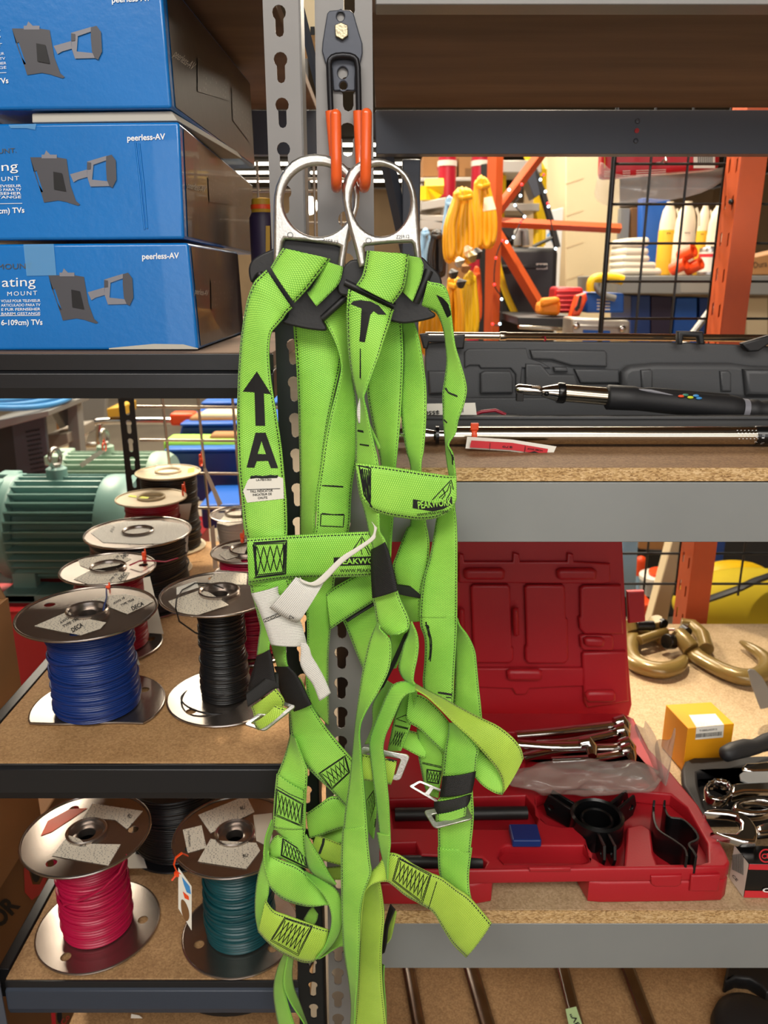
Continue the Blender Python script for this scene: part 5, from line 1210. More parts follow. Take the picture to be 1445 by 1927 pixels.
# chrome puller jaws
GJ='chrome puller jaws in the red case'
def jaw(label,pts,r,hook,D=None,z0=-.752):
    P3=[PZ(*tp('N',x,y),z0+DZ) for x,y in pts]
    t=thing('puller_jaw',label,'jaw',P3[0],GJ)
    MB().tube(smooth3(P3),[r]*len(smooth3(P3)),12,sq=(1,.7)).build('arm','chrome',t,50)
    e=P3[-1]; d=(P3[-1]-P3[-2]).normalized()
    h=MB(); h.tube([e-d*.006+Vector((0,0,.004)),e+d*.006+Vector((0,0,.006)),e+d*.012+Vector((0,-.006*hook,-.002)),e+d*.010+Vector((0,-.020*hook,-.006))],[r*1.05,r*1.45,r*1.3,r*.8],12,sq=(1,.9)); h.build('hook_end','chrome',t,50)
def smooth3(pts,n=5):
    return [Vector(p) for p in smooth_loop([tuple(p) for p in pts],n,False)]
jaw('topmost chrome jaw at the back of the red case, nearest the lid',[(415,832),(560,820),(720,802),(830,788)],.0088,1,z0=-.739)
jaw('second chrome jaw from the lid in the red case',[(500,872),(640,860),(760,838),(830,822)],.0088,1,z0=-.744)
jaw('chrome jaw with the squared end near the big harness loop',[(420,868),(560,878),(690,876)],.0086,1,z0=-.726)
jaw('curved chrome jaw lowest in the pile of jaws',[(440,925),(520,905),(640,888),(800,884),(850,878)],.0086,1,z0=-.748)
jaw('chrome jaw just behind the crumpled plastic bag',[(560,938),(700,930),(800,916),(855,904)],.0078,1,z0=-.749)
# plastic bag
bg=thing('plastic_bag','crumpled smoky plastic bag lying over the red case, its neck standing up','bag',PZ(*tp('N',900,1000),-.74))
rng=random.Random(3); mb=MB(); NU,NV=30,22; vs=[]
for i in range(NU+1):
    u=i/NU; c=PZ(*tp('N',385+u*612,1014-14*u),-.737+DZ); env=min(1,(.35+3*u))*min(1,(1-u)*7+.35)
    for j in range(NV):
        q=2*math.pi*j/NV
        r_=.0235*env*(1+.13*math.sin(4*q+u*9)+.10*math.sin(7*q-u*17)+.08*math.sin(u*23+2*q))
        vs.append(c+Vector((.006*math.sin(5*q+u*31),r_*1.25*math.cos(q),r_*.85*math.sin(q))))
mb.add(vs,[(i*NV+j,i*NV+(j+1)%NV,(i+1)*NV+(j+1)%NV,(i+1)*NV+j) for i in range(NU) for j in range(NV)]+[tuple(range(NV))[::-1],tuple(NU*NV+j for j in range(NV))])
mb.build('body','smoke_bag',bg,180,sub=1)
def neck(q,Y):
    q=[PD('N',x,y,Y) for x,y in q]; L=[]; 
    mb=MB(); n=len(q)//2
    left,right=q[:n],q[n:][::-1]
    vs=[];fs=[]
    for i in range(n):
        for j in range(7):
            u=j/6; p=left[i].lerp(right[i],u); p=p+Vector((0,-.012*math.sin(math.pi*u)+.006*math.sin(u*9+i*1.7),0)); vs.append(p)
    for i in range(n-1):
        for j in range(6): fs.append((i*7+j,i*7+j+1,i*7+8+j,i*7+7+j))
    return mb.add(vs,fs)
neck([(895,785),(915,850),(960,920),(985,1000),(1002,1025),(1018,1025),(1016,960),(1000,880),(985,830),(945,770)],1.055).build('neck','smoke_bag',bg,180,solid=.0006,sub=1)
neck([(985,855),(985,900),(990,960),(998,1010),(1004,1025),(1022,1025),(1042,980),(1055,900),(1062,830),(1072,796)],1.04).build('neck','smoke_bag',bg,180,solid=.0006,sub=1)

# ================================================================== yellow carton
yb_=thing('carton','small yellow carton with a white barcode label behind the black tray','box',PZ(1315,1400,ZLOW))
ztop=-.722
tq=[PZ(*tp('K',*q),ztop) for q in ((815,1552),(1181,1516),(998,1345),(640,1366))]
bq=[Vector((q.x,q.y,ZLOW+.001)) for q in tq]
MB().add(tq+bq,[(0,1,2,3),(7,6,5,4),(0,4,5,1),(1,5,6,2),(2,6,7,3),(3,7,4,0)]).build('body','yellow_card',yb_,20,.0012)
n1=(tq[1]-tq[0]).cross(Vector((0,0,1))); n1=n1 if n1.y<0 else -n1
sheet('sticker','print_paper',yb_,'K',[(822,1448),(1030,1437),(1099,1523),(880,1545)],(0,0,ztop),(0,0,1),tq[1]-tq[0],.0008)
sheet('sticker','paper',yb_,'K',[(880,1547),(1099,1525),(1091,1624),(872,1642)],tq[0],n1,tq[1]-tq[0],.0006)
bars=[]; x=880
rng=random.Random(5)
while x<1080:
    w_=rng.choice((2,3,5)); bars.append([(x,1597-(x-880)*.095),(x+w_,1597-(x+w_-880)*.095),(x+w_-4,1628-(x+w_-880)*.095),(x-4,1628-(x-880)*.095)]); x+=w_+rng.choice((3,4))
decal_plane('barcode','ink',yb_,'K',bars+[text_px('T1000LHO712',905,1580,1045,1566,14,.01)],tq[0],n1,.0012)

# ================================================================== sling hooks
def sling(label,path,rs,extra):
    t=thing('sling_hook',label,'hook',PZ(*tp('K',*path[len(path)//2]),ZLOW),'bronze sling hooks on the lower right shelf')
    P3=[]
    for (x,y),r in zip(path,rs): P3.append(PZ(*tp('K',x,y),ZLOW+.001+max(rs)*.8))
    s_=smooth3(P3,6); rr=[]
    for i in range(len(s_)):
        u=i/(len(s_)-1)*(len(rs)-1); k=min(int(u),len(rs)-2); rr.append(rs[k]+(rs[k+1]-rs[k])*(u-k))
    m_=MB(); m_.tube(s_,rr,18,sq=(1,.8)); m_.ball(s_[0],rr[0]); m_.ball(s_[-1],rr[-1],sc=(1,1,.8)); m_.build('hook_body','bronze',t,60)
    for (nm,pp,r,mm) in extra:
        q=[PZ(*tp('K',x,y),zz) for x,y,zz in pp]
        m_=MB(); m_.tube(q,r,16); m_.build(nm,mm,t,50,.0015)
    return t
e=ZLOW
sling('bronze sling hook beside the red case lid, lying flat',[(600,850),(530,800),(420,815),(352,900),(375,1010),(470,1070),(610,1095),(730,1062),(785,1000)],[.013,.017,.019,.020,.021,.021,.021,.018,.009],
  [('clevis',[(352,700,e+.05),(380,790,e+.03)],.014,'bronze'),('clevis',[(560,690,e+.058),(575,760,e+.034)],.016,'bronze'),('pin',[(410,745,e+.046),(545,742,e+.046)],.011,'black_gloss'),('pin',[(602,720,e+.05),(630,735,e+.05)],.012,'black_gloss'),('latch',[(430,860,e+.03),(640,790,e+.034)],.011,'bronze')])
sling('bronze sling hook nearer the right edge, its tip pointing up',[(850,935),(890,985),(980,1040),(1120,1110),(1270,1150),(1400,1120),(1440,1040),(1390,970),(1300,910),(1240,875)],[.016,.019,.019,.020,.021,.020,.018,.015,.012,.006],
  [('clevis',[(735,815,e+.040),(790,870,e+.035),(840,930,e+.025)],.020,'bronze'),('clevis',[(760,735,e+.03),(850,745,e+.03),(930,820,e+.026),(960,930,e+.024)],.016,'bronze'),('pin',[(645,868,e+.035),(700,868,e+.030)],.017,'black_gloss'),('pin',[(770,770,e+.04),(815,800,e+.04)],.012,'black_gloss'),('cotter',[(660,775,e+.055),(715,775,e+.058)],.003,'chrome')])
t=thing('plastic_tag','pale grey plastic tag leaning at the right edge in front of the hook','tag',PZ(1440,1345,ZLOW))
plate_px('body','rack_grey',t,'K',[(1285,1098),(1300,1086),(1340,1090),(1400,1150),(1445,1230),(1500,1300),(1490,1400),(1440,1388),(1410,1396),(1385,1398),(1350,1310),(1312,1210)],1.30,.003,(),.0008)

# ================================================================== black tray, wrenches, boxed tool
tr=thing('parts_tray','black rubber tray holding the chrome wrenches, right of the red case','tray',PZ(1400,1540,ZLOW))
zt2=-.775
plate_z('rim','grip_black',tr,'L',[(452,620),(440,460),(475,380),(560,345),(900,335),(1700,320),(1700,960),(660,965),(625,930),(540,770)],zt2,.018,[[(602,505),(640,490),(1640,440),(1640,900),(720,905),(680,860),(610,620)]],.005)
plate_z('floor','black_gloss',tr,'L',[(560,480),(1660,420),(1660,930),(660,930)],zt2-.022,.004)
cpb=thing('carton','black and red tool box with a white barcode side at the lower right','box',PZ(1401,1688,ZLOW))
A_=PZ(*tp('L',1066,1757),ZLOW+.001); B_=PZ(*tp('L',925,1560),ZLOW+.001)
hz=-.7515
bk=B_-A_; rt=Vector((.15,-.004,0))
fq=[A_+Vector((0,0,hz-A_.z)),A_+rt+Vector((0,0,hz-A_.z)),A_+rt,A_]
MB().hexa(fq+[q+bk for q in fq]).build('body','black_gloss',cpb,20,.001)
nf=rt.cross(Vector((0,0,1))); nl=bk.cross(Vector((0,0,1))); nl=nl if nl.x<0 else -nl
def stripf(name,m,z0,z1,off=.0006):
    o_=A_+Vector((0,-off,0)); MB().add([o_+Vector((0,0,z0)),o_+rt+Vector((0,0,z0)),o_+rt+Vector((0,0,z1)),o_+Vector((0,0,z1))],[(0,1,2,3)]).build(name,m,cpb,0)
Hh=hz-A_.z
stripf('red_stripe','red_paint',0,Hh*.21); stripf('red_stripe','red_paint',Hh*.84,Hh)
o_=A_+nl.normalized()*.0006
MB().add([o_+bk,o_,o_+Vector((0,0,Hh)),o_+bk+Vector((0,0,Hh))],[(0,1,2,3)]).build('white_side','paper',cpb,0)
decal_plane('lettering','white_ink',cpb,'L',[text_px('CP',1255,1706,1390,1706,38,.03)],A_,nf,.0014)
ring=fill2d([circle(1290,1340,70,32),circle(1290,1340,56,32)])
decal_plane('logo','red_paint',cpb,'L',[ring,text_px('CP',1248,1370,1335,1362,48,.03)],A_,nf,.0014)
brs=[[(950+i*13,1330-i*2),(957+i*13,1330-i*2),(957+i*13,1480+i*7),(950+i*13,1480+i*6)] for i in range(9)]
decal_plane('barcode','ink_grey',cpb,'L',brs+[text_px('CE',945,1540,995,1600,22,.02)],A_,nl,.0014)
GW='chrome wrenches in the black tray'
def wrench(label,z,th,parts,m='chrome',name='wrench',holes=()):
    t=thing(name,label,'wrench',PZ(*tp('L',*parts[0][1][0]),z),GW)
    for nm,pts,hs,bv in parts: plate_z(nm,m,t,'L',pts,z,th,hs,bv,0,40)
    return t
star=[(815+ (112 if i%2 else 96)*math.cos(i*math.pi/12),660+(84 if i%2 else 70)*math.sin(i*math.pi/12)) for i in range(24)]
ringo=circle(815,660,147,36,108)
wrench('chrome ring spanner, its twelve-point ring end facing left over the tray',-.748,.017,[('ring_end',[p for p in ringo],[star],.004),('shank',[(940,610),(1000,600),(1700,560),(1700,690),(1080,690),(960,720),(930,690)],[],.005)])
wrench('chrome open-end spanner with its jaws over the boxed tool',-.735,.014,[('open_end',[(664,896),(700,870),(790,856),(920,862),(1060,905),(1150,965),(1204,1050),(1212,1130),(1190,1192),(1060,1190),(860,1130),(736,1085),(800,1094),(980,1106),(1026,1062),(1034,1000),(990,930),(915,914)],[],.004),('shank',[(1190,1030),(1260,1000),(1700,900),(1700,1060),(1260,1110),(1212,1110)],[],.005)])
wrench('chrome spanner with a broad oval end under the ring spanner',-.752,.016,[('ring_end',circle(1180,830,230,36,85),[circle(1200,815,150,30,48)],.005)])
wrench('chrome adjustable spanner at the back of the tray, grey sticker on it',-.752,.016,[('shank',[(1050,440),(1090,400),(1180,395),(1320,380),(1700,370),(1700,470),(1180,490),(1060,470)],[],.005)])
t=[o for o in col.objects if o.name.startswith('wrench') and o.type=='EMPTY'][-1]
plate_z('sticker','grey_sticker',t,'L',[(1025,520),(1060,492),(1700,480),(1700,610),(1110,602),(1035,570)],-.748,.004,(),.001)
gp=thing('screwdriver','black handled tool lying across the back of the tray','tool',PZ(1400,1410,-.75))
gpt=[PZ(*tp('L',x,y),-.742) for x,y in ((850,330),(880,318),(960,285),(1080,255),(1170,245),(1220,225),(1300,195),(1420,160),(1600,120))]
rot_tube('handle','grip_black',gp,gpt,[.006,.0125,.0145,.0150,.0125,.0125,.0145,.0145,.011],18)

# ================================================================== bars on the lowest right shelf
ZB=-1.1995
GB='dark steel wrench shanks on the lowest right shelf'
for lab,(p0,p1),r in (('leftmost dark steel shank on the lowest shelf, beside the harness tail',((768,1820),(788,1932)),.0095),('second dark steel shank from the left on the lowest shelf',((885,1820),(917,1932)),.0115),('third steel shank on the lowest shelf, with the pale green sticker',((1058,1820),(1086,1932)),.0095),('rightmost steel shank on the lowest shelf, bright along its left side',((1180,1820),(1222,1932)),.0105)):
    a_=PZ(*p0,ZB+r*1.2); b_=PZ(*p1,ZB+r); d_=(b_-a_)
    b_.z=a_.z; t=thing('wrench_shank',lab,'wrench',(a_+b_)/2,GB)
    r*=1.2; MB().tube([a_-d_*3.2,a_-d_,b_,b_+d_*.9],r,16,sq=(1,.6)).build('shank','dark_bar',t,50)
    if 'sticker' in lab:
        zz=a_.z+r*.62
        plate_z('sticker','mint_sticker',t,'p',[(1064,1899),(1084,1894),(1098,1936),(1072,1938)],zz,.0006)
        decal_plane('lettering','ink',t,'p',[text_px('3V"',1092,1930,1080,1905,9,.02)],(0,0,zz+.0003),(0,0,1))
t=thing('spanner','large black open-end spanner at the lower right corner','wrench',PZ(1420,1840,ZB))
plate_z('jaw','black_plastic',t,'O',[(1285,900),(1296,845),(1340,838),(1560,838),(1560,950),(1440,945),(1420,920),(1380,895),(1330,890),(1290,907)],ZB+.030,.028,(),.005)
t=thing('rubber_cap','black round cap lying in front of the large black spanner','cap',PZ(1390,1915,ZB))
p0=PZ(*tp('O',1330,1040),ZB)
MB().lathe([(.062,.0),(.066,.006),(.062,.026),(.045,.038),(.015,.042),(1e-5,.0425)],Matrix.Translation((p0.x+.012,p0.y-.035,ZB)),36,True).build('body','grip_black',t,50)
# ================================================================== the hall behind the racking
def block(name,m,par,t,quad,Y,depth,bevel=.002,label=None,drop=0):
    q=[P(*tp(t,*k),Y) for k in quad]; bk=Vector((0,depth,0))
    if drop: q[2].z=q[3].z=FZ+.002
    return MB().hexa(q+[k+bk for k in q]).build(name,m,par,20,bevel,label=label)
def rect(x0,y0,x1,y1): return [(x0,y0),(x1,y0),(x1,y1),(x0,y1)]
def solo(name,label,cat,m,t,quad,Y,depth,group=None,bevel=.003,drop=0):
    o=block(name,m,None,t,quad,Y,depth,bevel,None,drop); return props(o,label,cat,group)
# ceiling strip lights
for i,(x0,x1,y) in enumerate([(-5.2,.5,10.9),(-5.2,.5,11.7),(-5.2,.5,12.6),(-5.2,.5,13.6),(-5.2,.5,14.7)]):
    t=thing('ceiling_light','long ceiling strip light far back, %s row from the shelves'%('first','second','third','fourth','fifth')[i],'light',((x0+x1)/2,y,CZ-.06),'ceiling strip lights')
    MB().box(((x0+x1)/2,y,CZ-.035),(x1-x0,.16,.05)).build('housing','rack_grey',t,0); MB().box(((x0+x1)/2,y,CZ-.068),(x1-x0-.04,.11,.014)).build('diffuser','lamp_glow',t,0)
# ---- wire grid and orange upright
GY=1.90
wg=thing('wire_grid_panel','black wire grid panel behind the right shelves','wire panel',(.9,GY,-.3))
x0=P(1156,290,GY).x; z0=P(1200,309,GY).z; g=MB(); sx=.0835; zs=.0845
g.tube([(x0,GY,1.1),(x0,GY,-.80)],.0062,8)
for k in range(1,12): g.tube([(x0+sx*k,GY,1.1),(x0+sx*k,GY,-.80)],.0031,6)  # upper run, out of view, added to throw streak shadows on the shelf
for k in range(-10,14):
    zz=z0-zs*k
    if zz>-.80: g.tube([(x0,GY-.004,zz),(x0+sx*11.3,GY-.004,zz)],.0033,6)
g.build('wire_mesh','mesh_black',wg,60)
ou=thing('rack_upright','orange slotted rack upright in front of the black wire grid','post',(.79,1.83,FZ))
v,f=fill2d([[(0,FZ),(.076,FZ),(.076,.42),(0,.42)]]+[[(u,z),(u+.008,z-.004),(u+.008,z+.024),(u,z+.028)] for u in (.014,.052) for z in [-1.3+.0762*k+.003*(u>.03) for k in range(22)]],.0012)
MB().add(v,f,frame_on((.762,1.80,0),(0,1,0),(0,0,1))).build('slotted_side','rack_orange',ou,0)
b=MB(); b.box((.7895,1.801,(FZ+.42)/2),(.055,.003,.42-FZ)); b.box((.8155,1.838,(FZ+.42)/2),(.003,.076,.42-FZ)); b.box((.765,1.838,(FZ+.42)/2),(.002,.010,.42-FZ)); b.build('front_face','rack_orange',ou,0,.001); MB().box((.772,1.838,(FZ+.42)/2),(.004,.070,.42-FZ-.01)).build('slot_shade','ink',ou,0)  # black plate added behind the slots, painting their shaded inside
MB().ball((.757,1.815,.162),.006).build('bolt','black_gloss',ou)
# ---- big orange pallet rack frame
OR=thing('pallet_rack','orange pallet rack frame with cross braces behind the yellow cord hanks','rack',P(925,640,2.75))
OY=2.75
def strut(name,t,a,b_,w,Y=OY,m='rack_orange',par=OR):
    return MB().tube([P(*tp(t,*a),Y),P(*tp(t,*b_),Y)],w,4,sq=(1,1)).build(name,m,par,0)
strut('upright','Q',(792,-200),(722,2800),.026); strut('diagonal_brace','Q',(1290,-40),(795,620),.019,2.78); strut('diagonal_brace','Q',(790,820),(1230,1560),.022,2.78)
strut('horizontal_brace','Q',(780,712),(2000,775),.016,2.80)
MB().tube([P(*tp('Q',730,150),2.86),P(*tp('Q',700,1950),2.86)],.030,4).build('cord_rail','black_plastic',OR,0)
# ---- cord hanks
GH='cord hanks hanging on the orange rack'
def hank(label,m,t,cx,y0,y1,wd,Y,n=9,r=.011,lean=0,seed=0):
    o=thing('cord_hank',label,'cord',PD(t,cx,y0,Y),GH); rng=random.Random(seed); mb=MB()
    n=int(n*1.4); r=r*.8
    for i in range(n):
        u=(i+.5)/n-.5; bot=y1-rng.uniform(0,.10)*(y1-y0); xa=cx+u*wd*.55; xb=cx+u*wd+lean+rng.uniform(-.05,.05)*wd
        w2=wd*rng.uniform(.06,.14); dY=rng.uniform(-.03,.05)
        top=y0+rng.uniform(0,.05)*(y1-y0)+abs(u)*.10*(y1-y0)
        pts=[(xa-w2*.4,top+.10*(y1-y0)),(xa,top),(xa+w2*.4,top+.10*(y1-y0)),(xb+w2*.8,(top+bot)/2+rng.uniform(-30,30)),(xb+w2,bot-.12*(y1-y0)),(xb,bot),(xb-w2,bot-.12*(y1-y0)),(xb-w2*.8,(top+bot)/2)]
        pts=[tuple(PD(t,x,y,Y+dY)) for x,y in pts]
        mb.tube([Vector(p) for p in smooth_loop(pts,4)],r,7,True)
    mb.build('cord','%s'%m,o,60)
    MB().tube([PD(t,cx-wd*.32,y0+.13*(y1-y0),Y-.02),PD(t,cx,y0+.15*(y1-y0),Y-.045),PD(t,cx+wd*.32,y0+.13*(y1-y0),Y-.02)],r*.8,6).build('tie',m,o,60)
    return o
hank('amber cord hank, upper left of the orange rack upright','cord_yellow','Q',470,375,1095,240,2.45,11,.0125,-30,1)
hank('amber cord hank nearest the orange rack upright, its plug end dangling','cord_yellow','Q',655,265,975,190,2.62,9,.0125,10,2)
hank('pale blue cord hank behind the amber hanks','cord_blue','Q',338,450,1080,80,2.76,6,.010,-10,3)
hank('black cord hank low at the far left of the cords','cord_black','Q',215,790,1240,120,2.55,8,.010,0,4)
hank('sky blue cord hank at the far left, beside the black hank','cord_blue','Q',105,780,1150,80,2.74,5,.010,0,5)
hank('lower amber cord hank above the grey case latch','cord_yellow','Q',385,1235,1900,130,2.37,8,.0125,0,6)
hank('lemon yellow cord hank, right of the lower amber hank','cord_lemon','Q',535,1205,1830,130,2.51,7,.0125,-10,7)
hank('narrow orange cord hank beside the orange rack upright','cord_orange','Q',605,1150,1680,60,2.62,5,.010,0,8)
hank('wide amber cord hank behind the folded right shoulder strap','cord_yellow','Q',170,1500,2000,260,2.24,9,.013,0,9)
for i,(x,y,m) in enumerate(((520,990,'clear_bag'),(610,1010,'cord_black'),(560,1040,'bronze'),(440,1090,'alu'),(380,1200,'cord_black'),(455,1290,'cord_black'),(500,1140,'kraft'))):
    MB().tube([PD('Q',x-14,y-30+i*6,2.36-.04*i),PD('Q',x,y,2.35-.04*i),PD('Q',x+10-i*4,y+40,2.36-.04*i)],[.009,.015,.011],8).build('plug',m,[o for o in col.objects if o.name.startswith('cord_hank')][i%3])
MB().tube([PD('Q',715,470,2.46),PD('Q',728,600,2.46)],[.012,.02],10).build('plug','jug_white',[o for o in col.objects if o.name.startswith('cord_hank')][1],60)
t=thing('yellow_hose','thin yellow hose curving down over the black bin','hose',PD('Q',850,1300,2.9)); MB().tube([Vector(p) for p in smooth_loop([tuple(PD('Q',x,y,2.925)) for x,y in ((790,960),(815,1150),(870,1350),(930,1500),(1000,1645))],6,False)],.012,8).build('hose','cord_lemon',t,60)
# ---- ladders, poles, cartons at the back left of the opening
ld=thing('step_ladder','yellow step ladder with grey treads behind the orange rack','ladder',PD('Q',1000,1000,3.6))
for a,b_ in (((835,120),(808,700)),((1222,200),(1212,940)),((1060,-60),(1222,240))): MB().tube([PD('Q',*a,3.6),PD('Q',*b_,3.6)],.028,4).build('rail','ladder_yellow',ld,0)
for q in (rect(830,112,1235,230),rect(838,530,1212,604)): block('tread','alu',ld,'Q',q,3.5,.25)
for x in (812,1216):
    e_=PD('Q',x,760,3.6); MB().box((e_.x,3.6,(e_.z+FZ)/2+.001),(.04,.04,e_.z-FZ-.002)).build('leg','ladder_yellow',ld,0)
ld=thing('platform_ladder','ladder with yellow rails and broad grey steps at the far left of the opening','ladder',PD('Q',200,700,3.2))
for q in ([(60,520),(310,470),(310,560),(60,600)],[(55,640),(410,650),(410,745),(55,690)],[(55,690),(320,700),(300,795),(55,780)]): block('tread','alu',ld,'Q',q,3.1,.3)
for a,b_ in (((110,365),(110,500)),((100,370),(280,365)),((130,400),(215,500))): MB().tube([PD('Q',*a,3.3),PD('Q',*b_,3.3)],.03,4).build('rail','ladder_yellow',ld,0)
for x in (75,290):
    e_=PD('Q',x,560,3.25); MB().box((e_.x,3.25,(e_.z+FZ)/2+.001),(.03,.03,e_.z-FZ-.002)).build('leg','alu',ld,0)
for lab,a,b_ in (('red pole in front of the back cartons, farther left of two',(322,-60),(312,470)),('shorter red pole nearer the orange rack',(645,-60),(640,270))):
    t=thing('red_pole',lab,'pole',PD('Q',*b_,3.4)); e_=PD('Q',*b_,3.4); MB().tube([PD('Q',*a,3.4),Vector((e_.x,e_.y,FZ+.002 if b_[1]<400 else e_.z))],.036,12).build('tube','pole_red',t,60); MB().tube([PD('Q',a[0]-4,120,3.4),PD('Q',a[0]-5,172,3.4)],.039,12).build('label_band','paper',t,60)
G='cartons at the back of the hall'
for lab,q in (('kraft carton with a red round mark at the back left',rect(80,60,410,272)),('kraft carton with a dark printed panel, right of the red-marked carton',rect(430,20,735,272)),('kraft carton low behind the cord hanks',rect(430,560,720,900))):
    t=thing('kraft_carton',lab,'box',PD('Q',q[0][0],q[3][1],4.2),G); block('body','kraft',t,'Q',q,4.2,.6,drop=(q[2][1]>500))
    if 'red' in lab and 'right' not in lab: decal_plane('mark','pole_red',t,'Q',[circle(255,190,36,20)],(0,4.2,0),FN,.002)
    if 'dark' in lab: decal_plane('printed_panel','kraft_dark',t,'Q',[rect(490,190,705,268)],(0,4.2,0),FN,.002)
sp_=thing('storage_shelf','grey plank shelf on posts under the back cartons','shelf',PD('Q',400,300,4.3)); block('plank','alu',sp_,'Q',[(40,282),(760,275),(760,310),(40,318)],4.16,.66)
for x in (60,730): block('post','alu',sp_,'Q',rect(x,312,x+22,900),4.2,.06,drop=1)
# tall carton stack + block pier + whiteboard
solo('wrapped_pallet','tall beige wrapped stack at the back, left of the block pier','pallet','wall_beige','Q',[(1240,-100),(1445,-100),(1445,560),(1240,420)],5.4,.6,drop=1)
pier=block('wall_pier','block_cream',None,'S',rect(88,-200,450,1700),4.6,.5,.004); pier['kind']='structure'
for k in range(8):
    y=-20+k*215; q=block('trim_%d'%(k+1),'wall_beige',None,'S',[(88,y+40),(205,y),(205,y+5),(88,y+45)],4.5985,.001,0); q['kind']='structure'
wb=thing('whiteboard','bright white board with blue scribbles beside the orange rack brace','board',PD('Q',1340,950,4.2)); block('panel','white_glow_post',wb,'Q',[(1235,620),(1445,570),(1445,960),(1235,955)],4.2,.03,drop=1)
for p_ in (((1300,700),(1330,680),(1350,760)),((1290,850),(1320,800),(1340,900))): MB().tube([PD('Q',x,y,4.19) for x,y in p_],.006,5).build('scribble','coil_blue',wb,60)
solo('white_post','white painted post standing left of the red case','post','white_glow_post','Q',[(1370,950),(1410,950),(1395,1420),(1340,1420)],3.9,.05,drop=1)
ar=thing('monitor_arm','black folding arm with a grey box between the orange brace and the whiteboard','arm',PD('Q',1250,500,3.3)); MB().tube([PD('Q',1150,190,3.3),PD('Q',1245,440,3.3),PD('Q',1320,700,3.3),PD('Q',1385,960,3.3)],.014,6).build('arm','black_plastic',ar,0); block('box','hook_plate',ar,'Q',[(1080,270),(1165,195),(1225,440),(1165,480)],3.25,.12); MB().tube([PD('Q',1345,860,3.3),PD('Q',1150,950,3.3)],.008,6).build('stay','black_plastic',ar,0)
# ---- black bin and what stands on it
bb=thing('black_bin','large black bin with a white printed tag, behind the orange brace','bin',PD('Q',1100,1700,3.0)); block('body','bin_black',bb,'Q',[(800,945),(1400,955),(1345,2300),(740,2300)],2.95,.4,.02); block('lower_panel','black_plastic',bb,'Q',[(800,1130),(1300,1130),(1260,1160),(800,1160)],2.94,.02)
decal_plane('tag','paper',bb,'Q',[rect(1180,1112,1290,1170)],(0,2.95,0),FN,.003); decal_plane('lettering','ink',bb,'Q',[text_px('321',1196,1160,1280,1160,36,.03)],(0,2.95,0),FN,.006)
t=thing('power_tool','black and yellow power tool standing on the black bin','tool',PD('Q',1040,950,3.0)); block('body','bin_black',t,'Q',[(800,770),(960,700),(1000,780),(960,945),(820,945)][:4],3.05,.2,.01); MB().tube([PD('Q',1000,940,2.98),PD('Q',1000,800,2.98),PD('Q',1030,780,2.98),PD('Q',1070,800,2.98),PD('Q',1080,940,2.98)],.014,8).build('handle','rack_grey',t,60); block('battery','cord_yellow',t,'Q',rect(1005,840,1062,945),3.0,.1)
t=thing('steel_shelf','dark steel shelf behind the grey case, alloy bar below its edge','shelf',PD('Q',1250,1700,2.5)); block('plate','bin_black',t,'Q',[(1000,1635),(1700,1650),(1700,1745),(1010,1715)],2.45,.45); block('alloy_bar','satin_chrome',t,'Q',[(1015,1712),(1700,1745),(1700,1785),(1015,1750)],2.44,.03)
t=thing('red_case','red ribbed plastic case on the dark steel shelf','case',PD('S',60,1140,2.6)); block('body','red_plastic',t,'S',[(20,925),(210,930),(200,1104),(0,1104)],2.57,.10,.01); 
for k in range(5): block('rib','red_paint',t,'S',rect(20,950+k*32,190,962+k*32),2.566,.004)
t=thing('pouch','orange zip pouch standing in front of the red case','pouch',PD('Q',1320,1640,2.5)); block('body','pouch_orange',t,'Q',[(1222,1490),(1425,1470),(1420,1622),(1215,1618)],2.5,.09,.012); block('flap','pouch_orange',t,'Q',[(1225,1450),(1400,1435),(1425,1490),(1225,1545)],2.488,.02,.008)
t=thing('red_tool','red tool with a black keyhole slot beside the blue crate','tool',PD('S',160,1120,2.5)); plate_px('body','zip_orange',t,'S',[(150,985),(215,965),(225,1010),(175,1120),(105,1130)],2.48,.04,(),.008); plate_px('slot','ink',t,'S',[(180,985),(195,985),(180,1070),(160,1090),(145,1075),(165,1050)],2.455,.008)
t=thing('blue_crate','blue ribbed crate behind the silver case','crate',PD('S',300,1250,2.55)); block('body','blue_bright',t,'S',[(226,962),(480,970),(480,1102),(224,1102)],2.57,.22,.006)
for k in range(4): block('vent_slot','paper',t,'S',[(298,1010+k*21),(384,1012+k*21),(384,1020+k*21),(298,1018+k*21)],2.565,.004,0)
t=thing('silver_case','silver aluminium case with round corner rivets on the back shelf','case',PD('S',320,1260,2.3)); block('body','alu',t,'S',[(130,1135),(520,1155),(515,1300),(120,1290)],2.3,.12,.006); block('band','blue_bright',t,'S',[(205,1215),(385,1222),(385,1300),(200,1295)],2.296,.006,0); block('ridge','steel',t,'S',[(135,1180),(510,1190),(510,1205),(135,1196)],2.292,.01)
for x,y in ((160,1190),(470,1210)): MB().ball(PD('S',x,y,2.29),.010,sc=(1,.5,1)).build('rivet','chrome',t)
t=thing('yellow_tool','yellow looped handle above the blue crate','handle',PD('S',330,940,2.5)); MB().tube([Vector(p) for p in smooth_loop([tuple(PD('S',x,y,2.56)) for x,y in ((258,960),(265,890),(320,868),(420,872),(470,885))],5,False)],.016,8).build('handle','cord_lemon',t,60); MB().tube([Vector(p) for p in smooth_loop([tuple(PD('S',x,y,2.52)) for x,y in ((300,900),(300,940),(350,985),(420,1005))],5,False)],.010,8).build('cable','rack_grey',t,60)
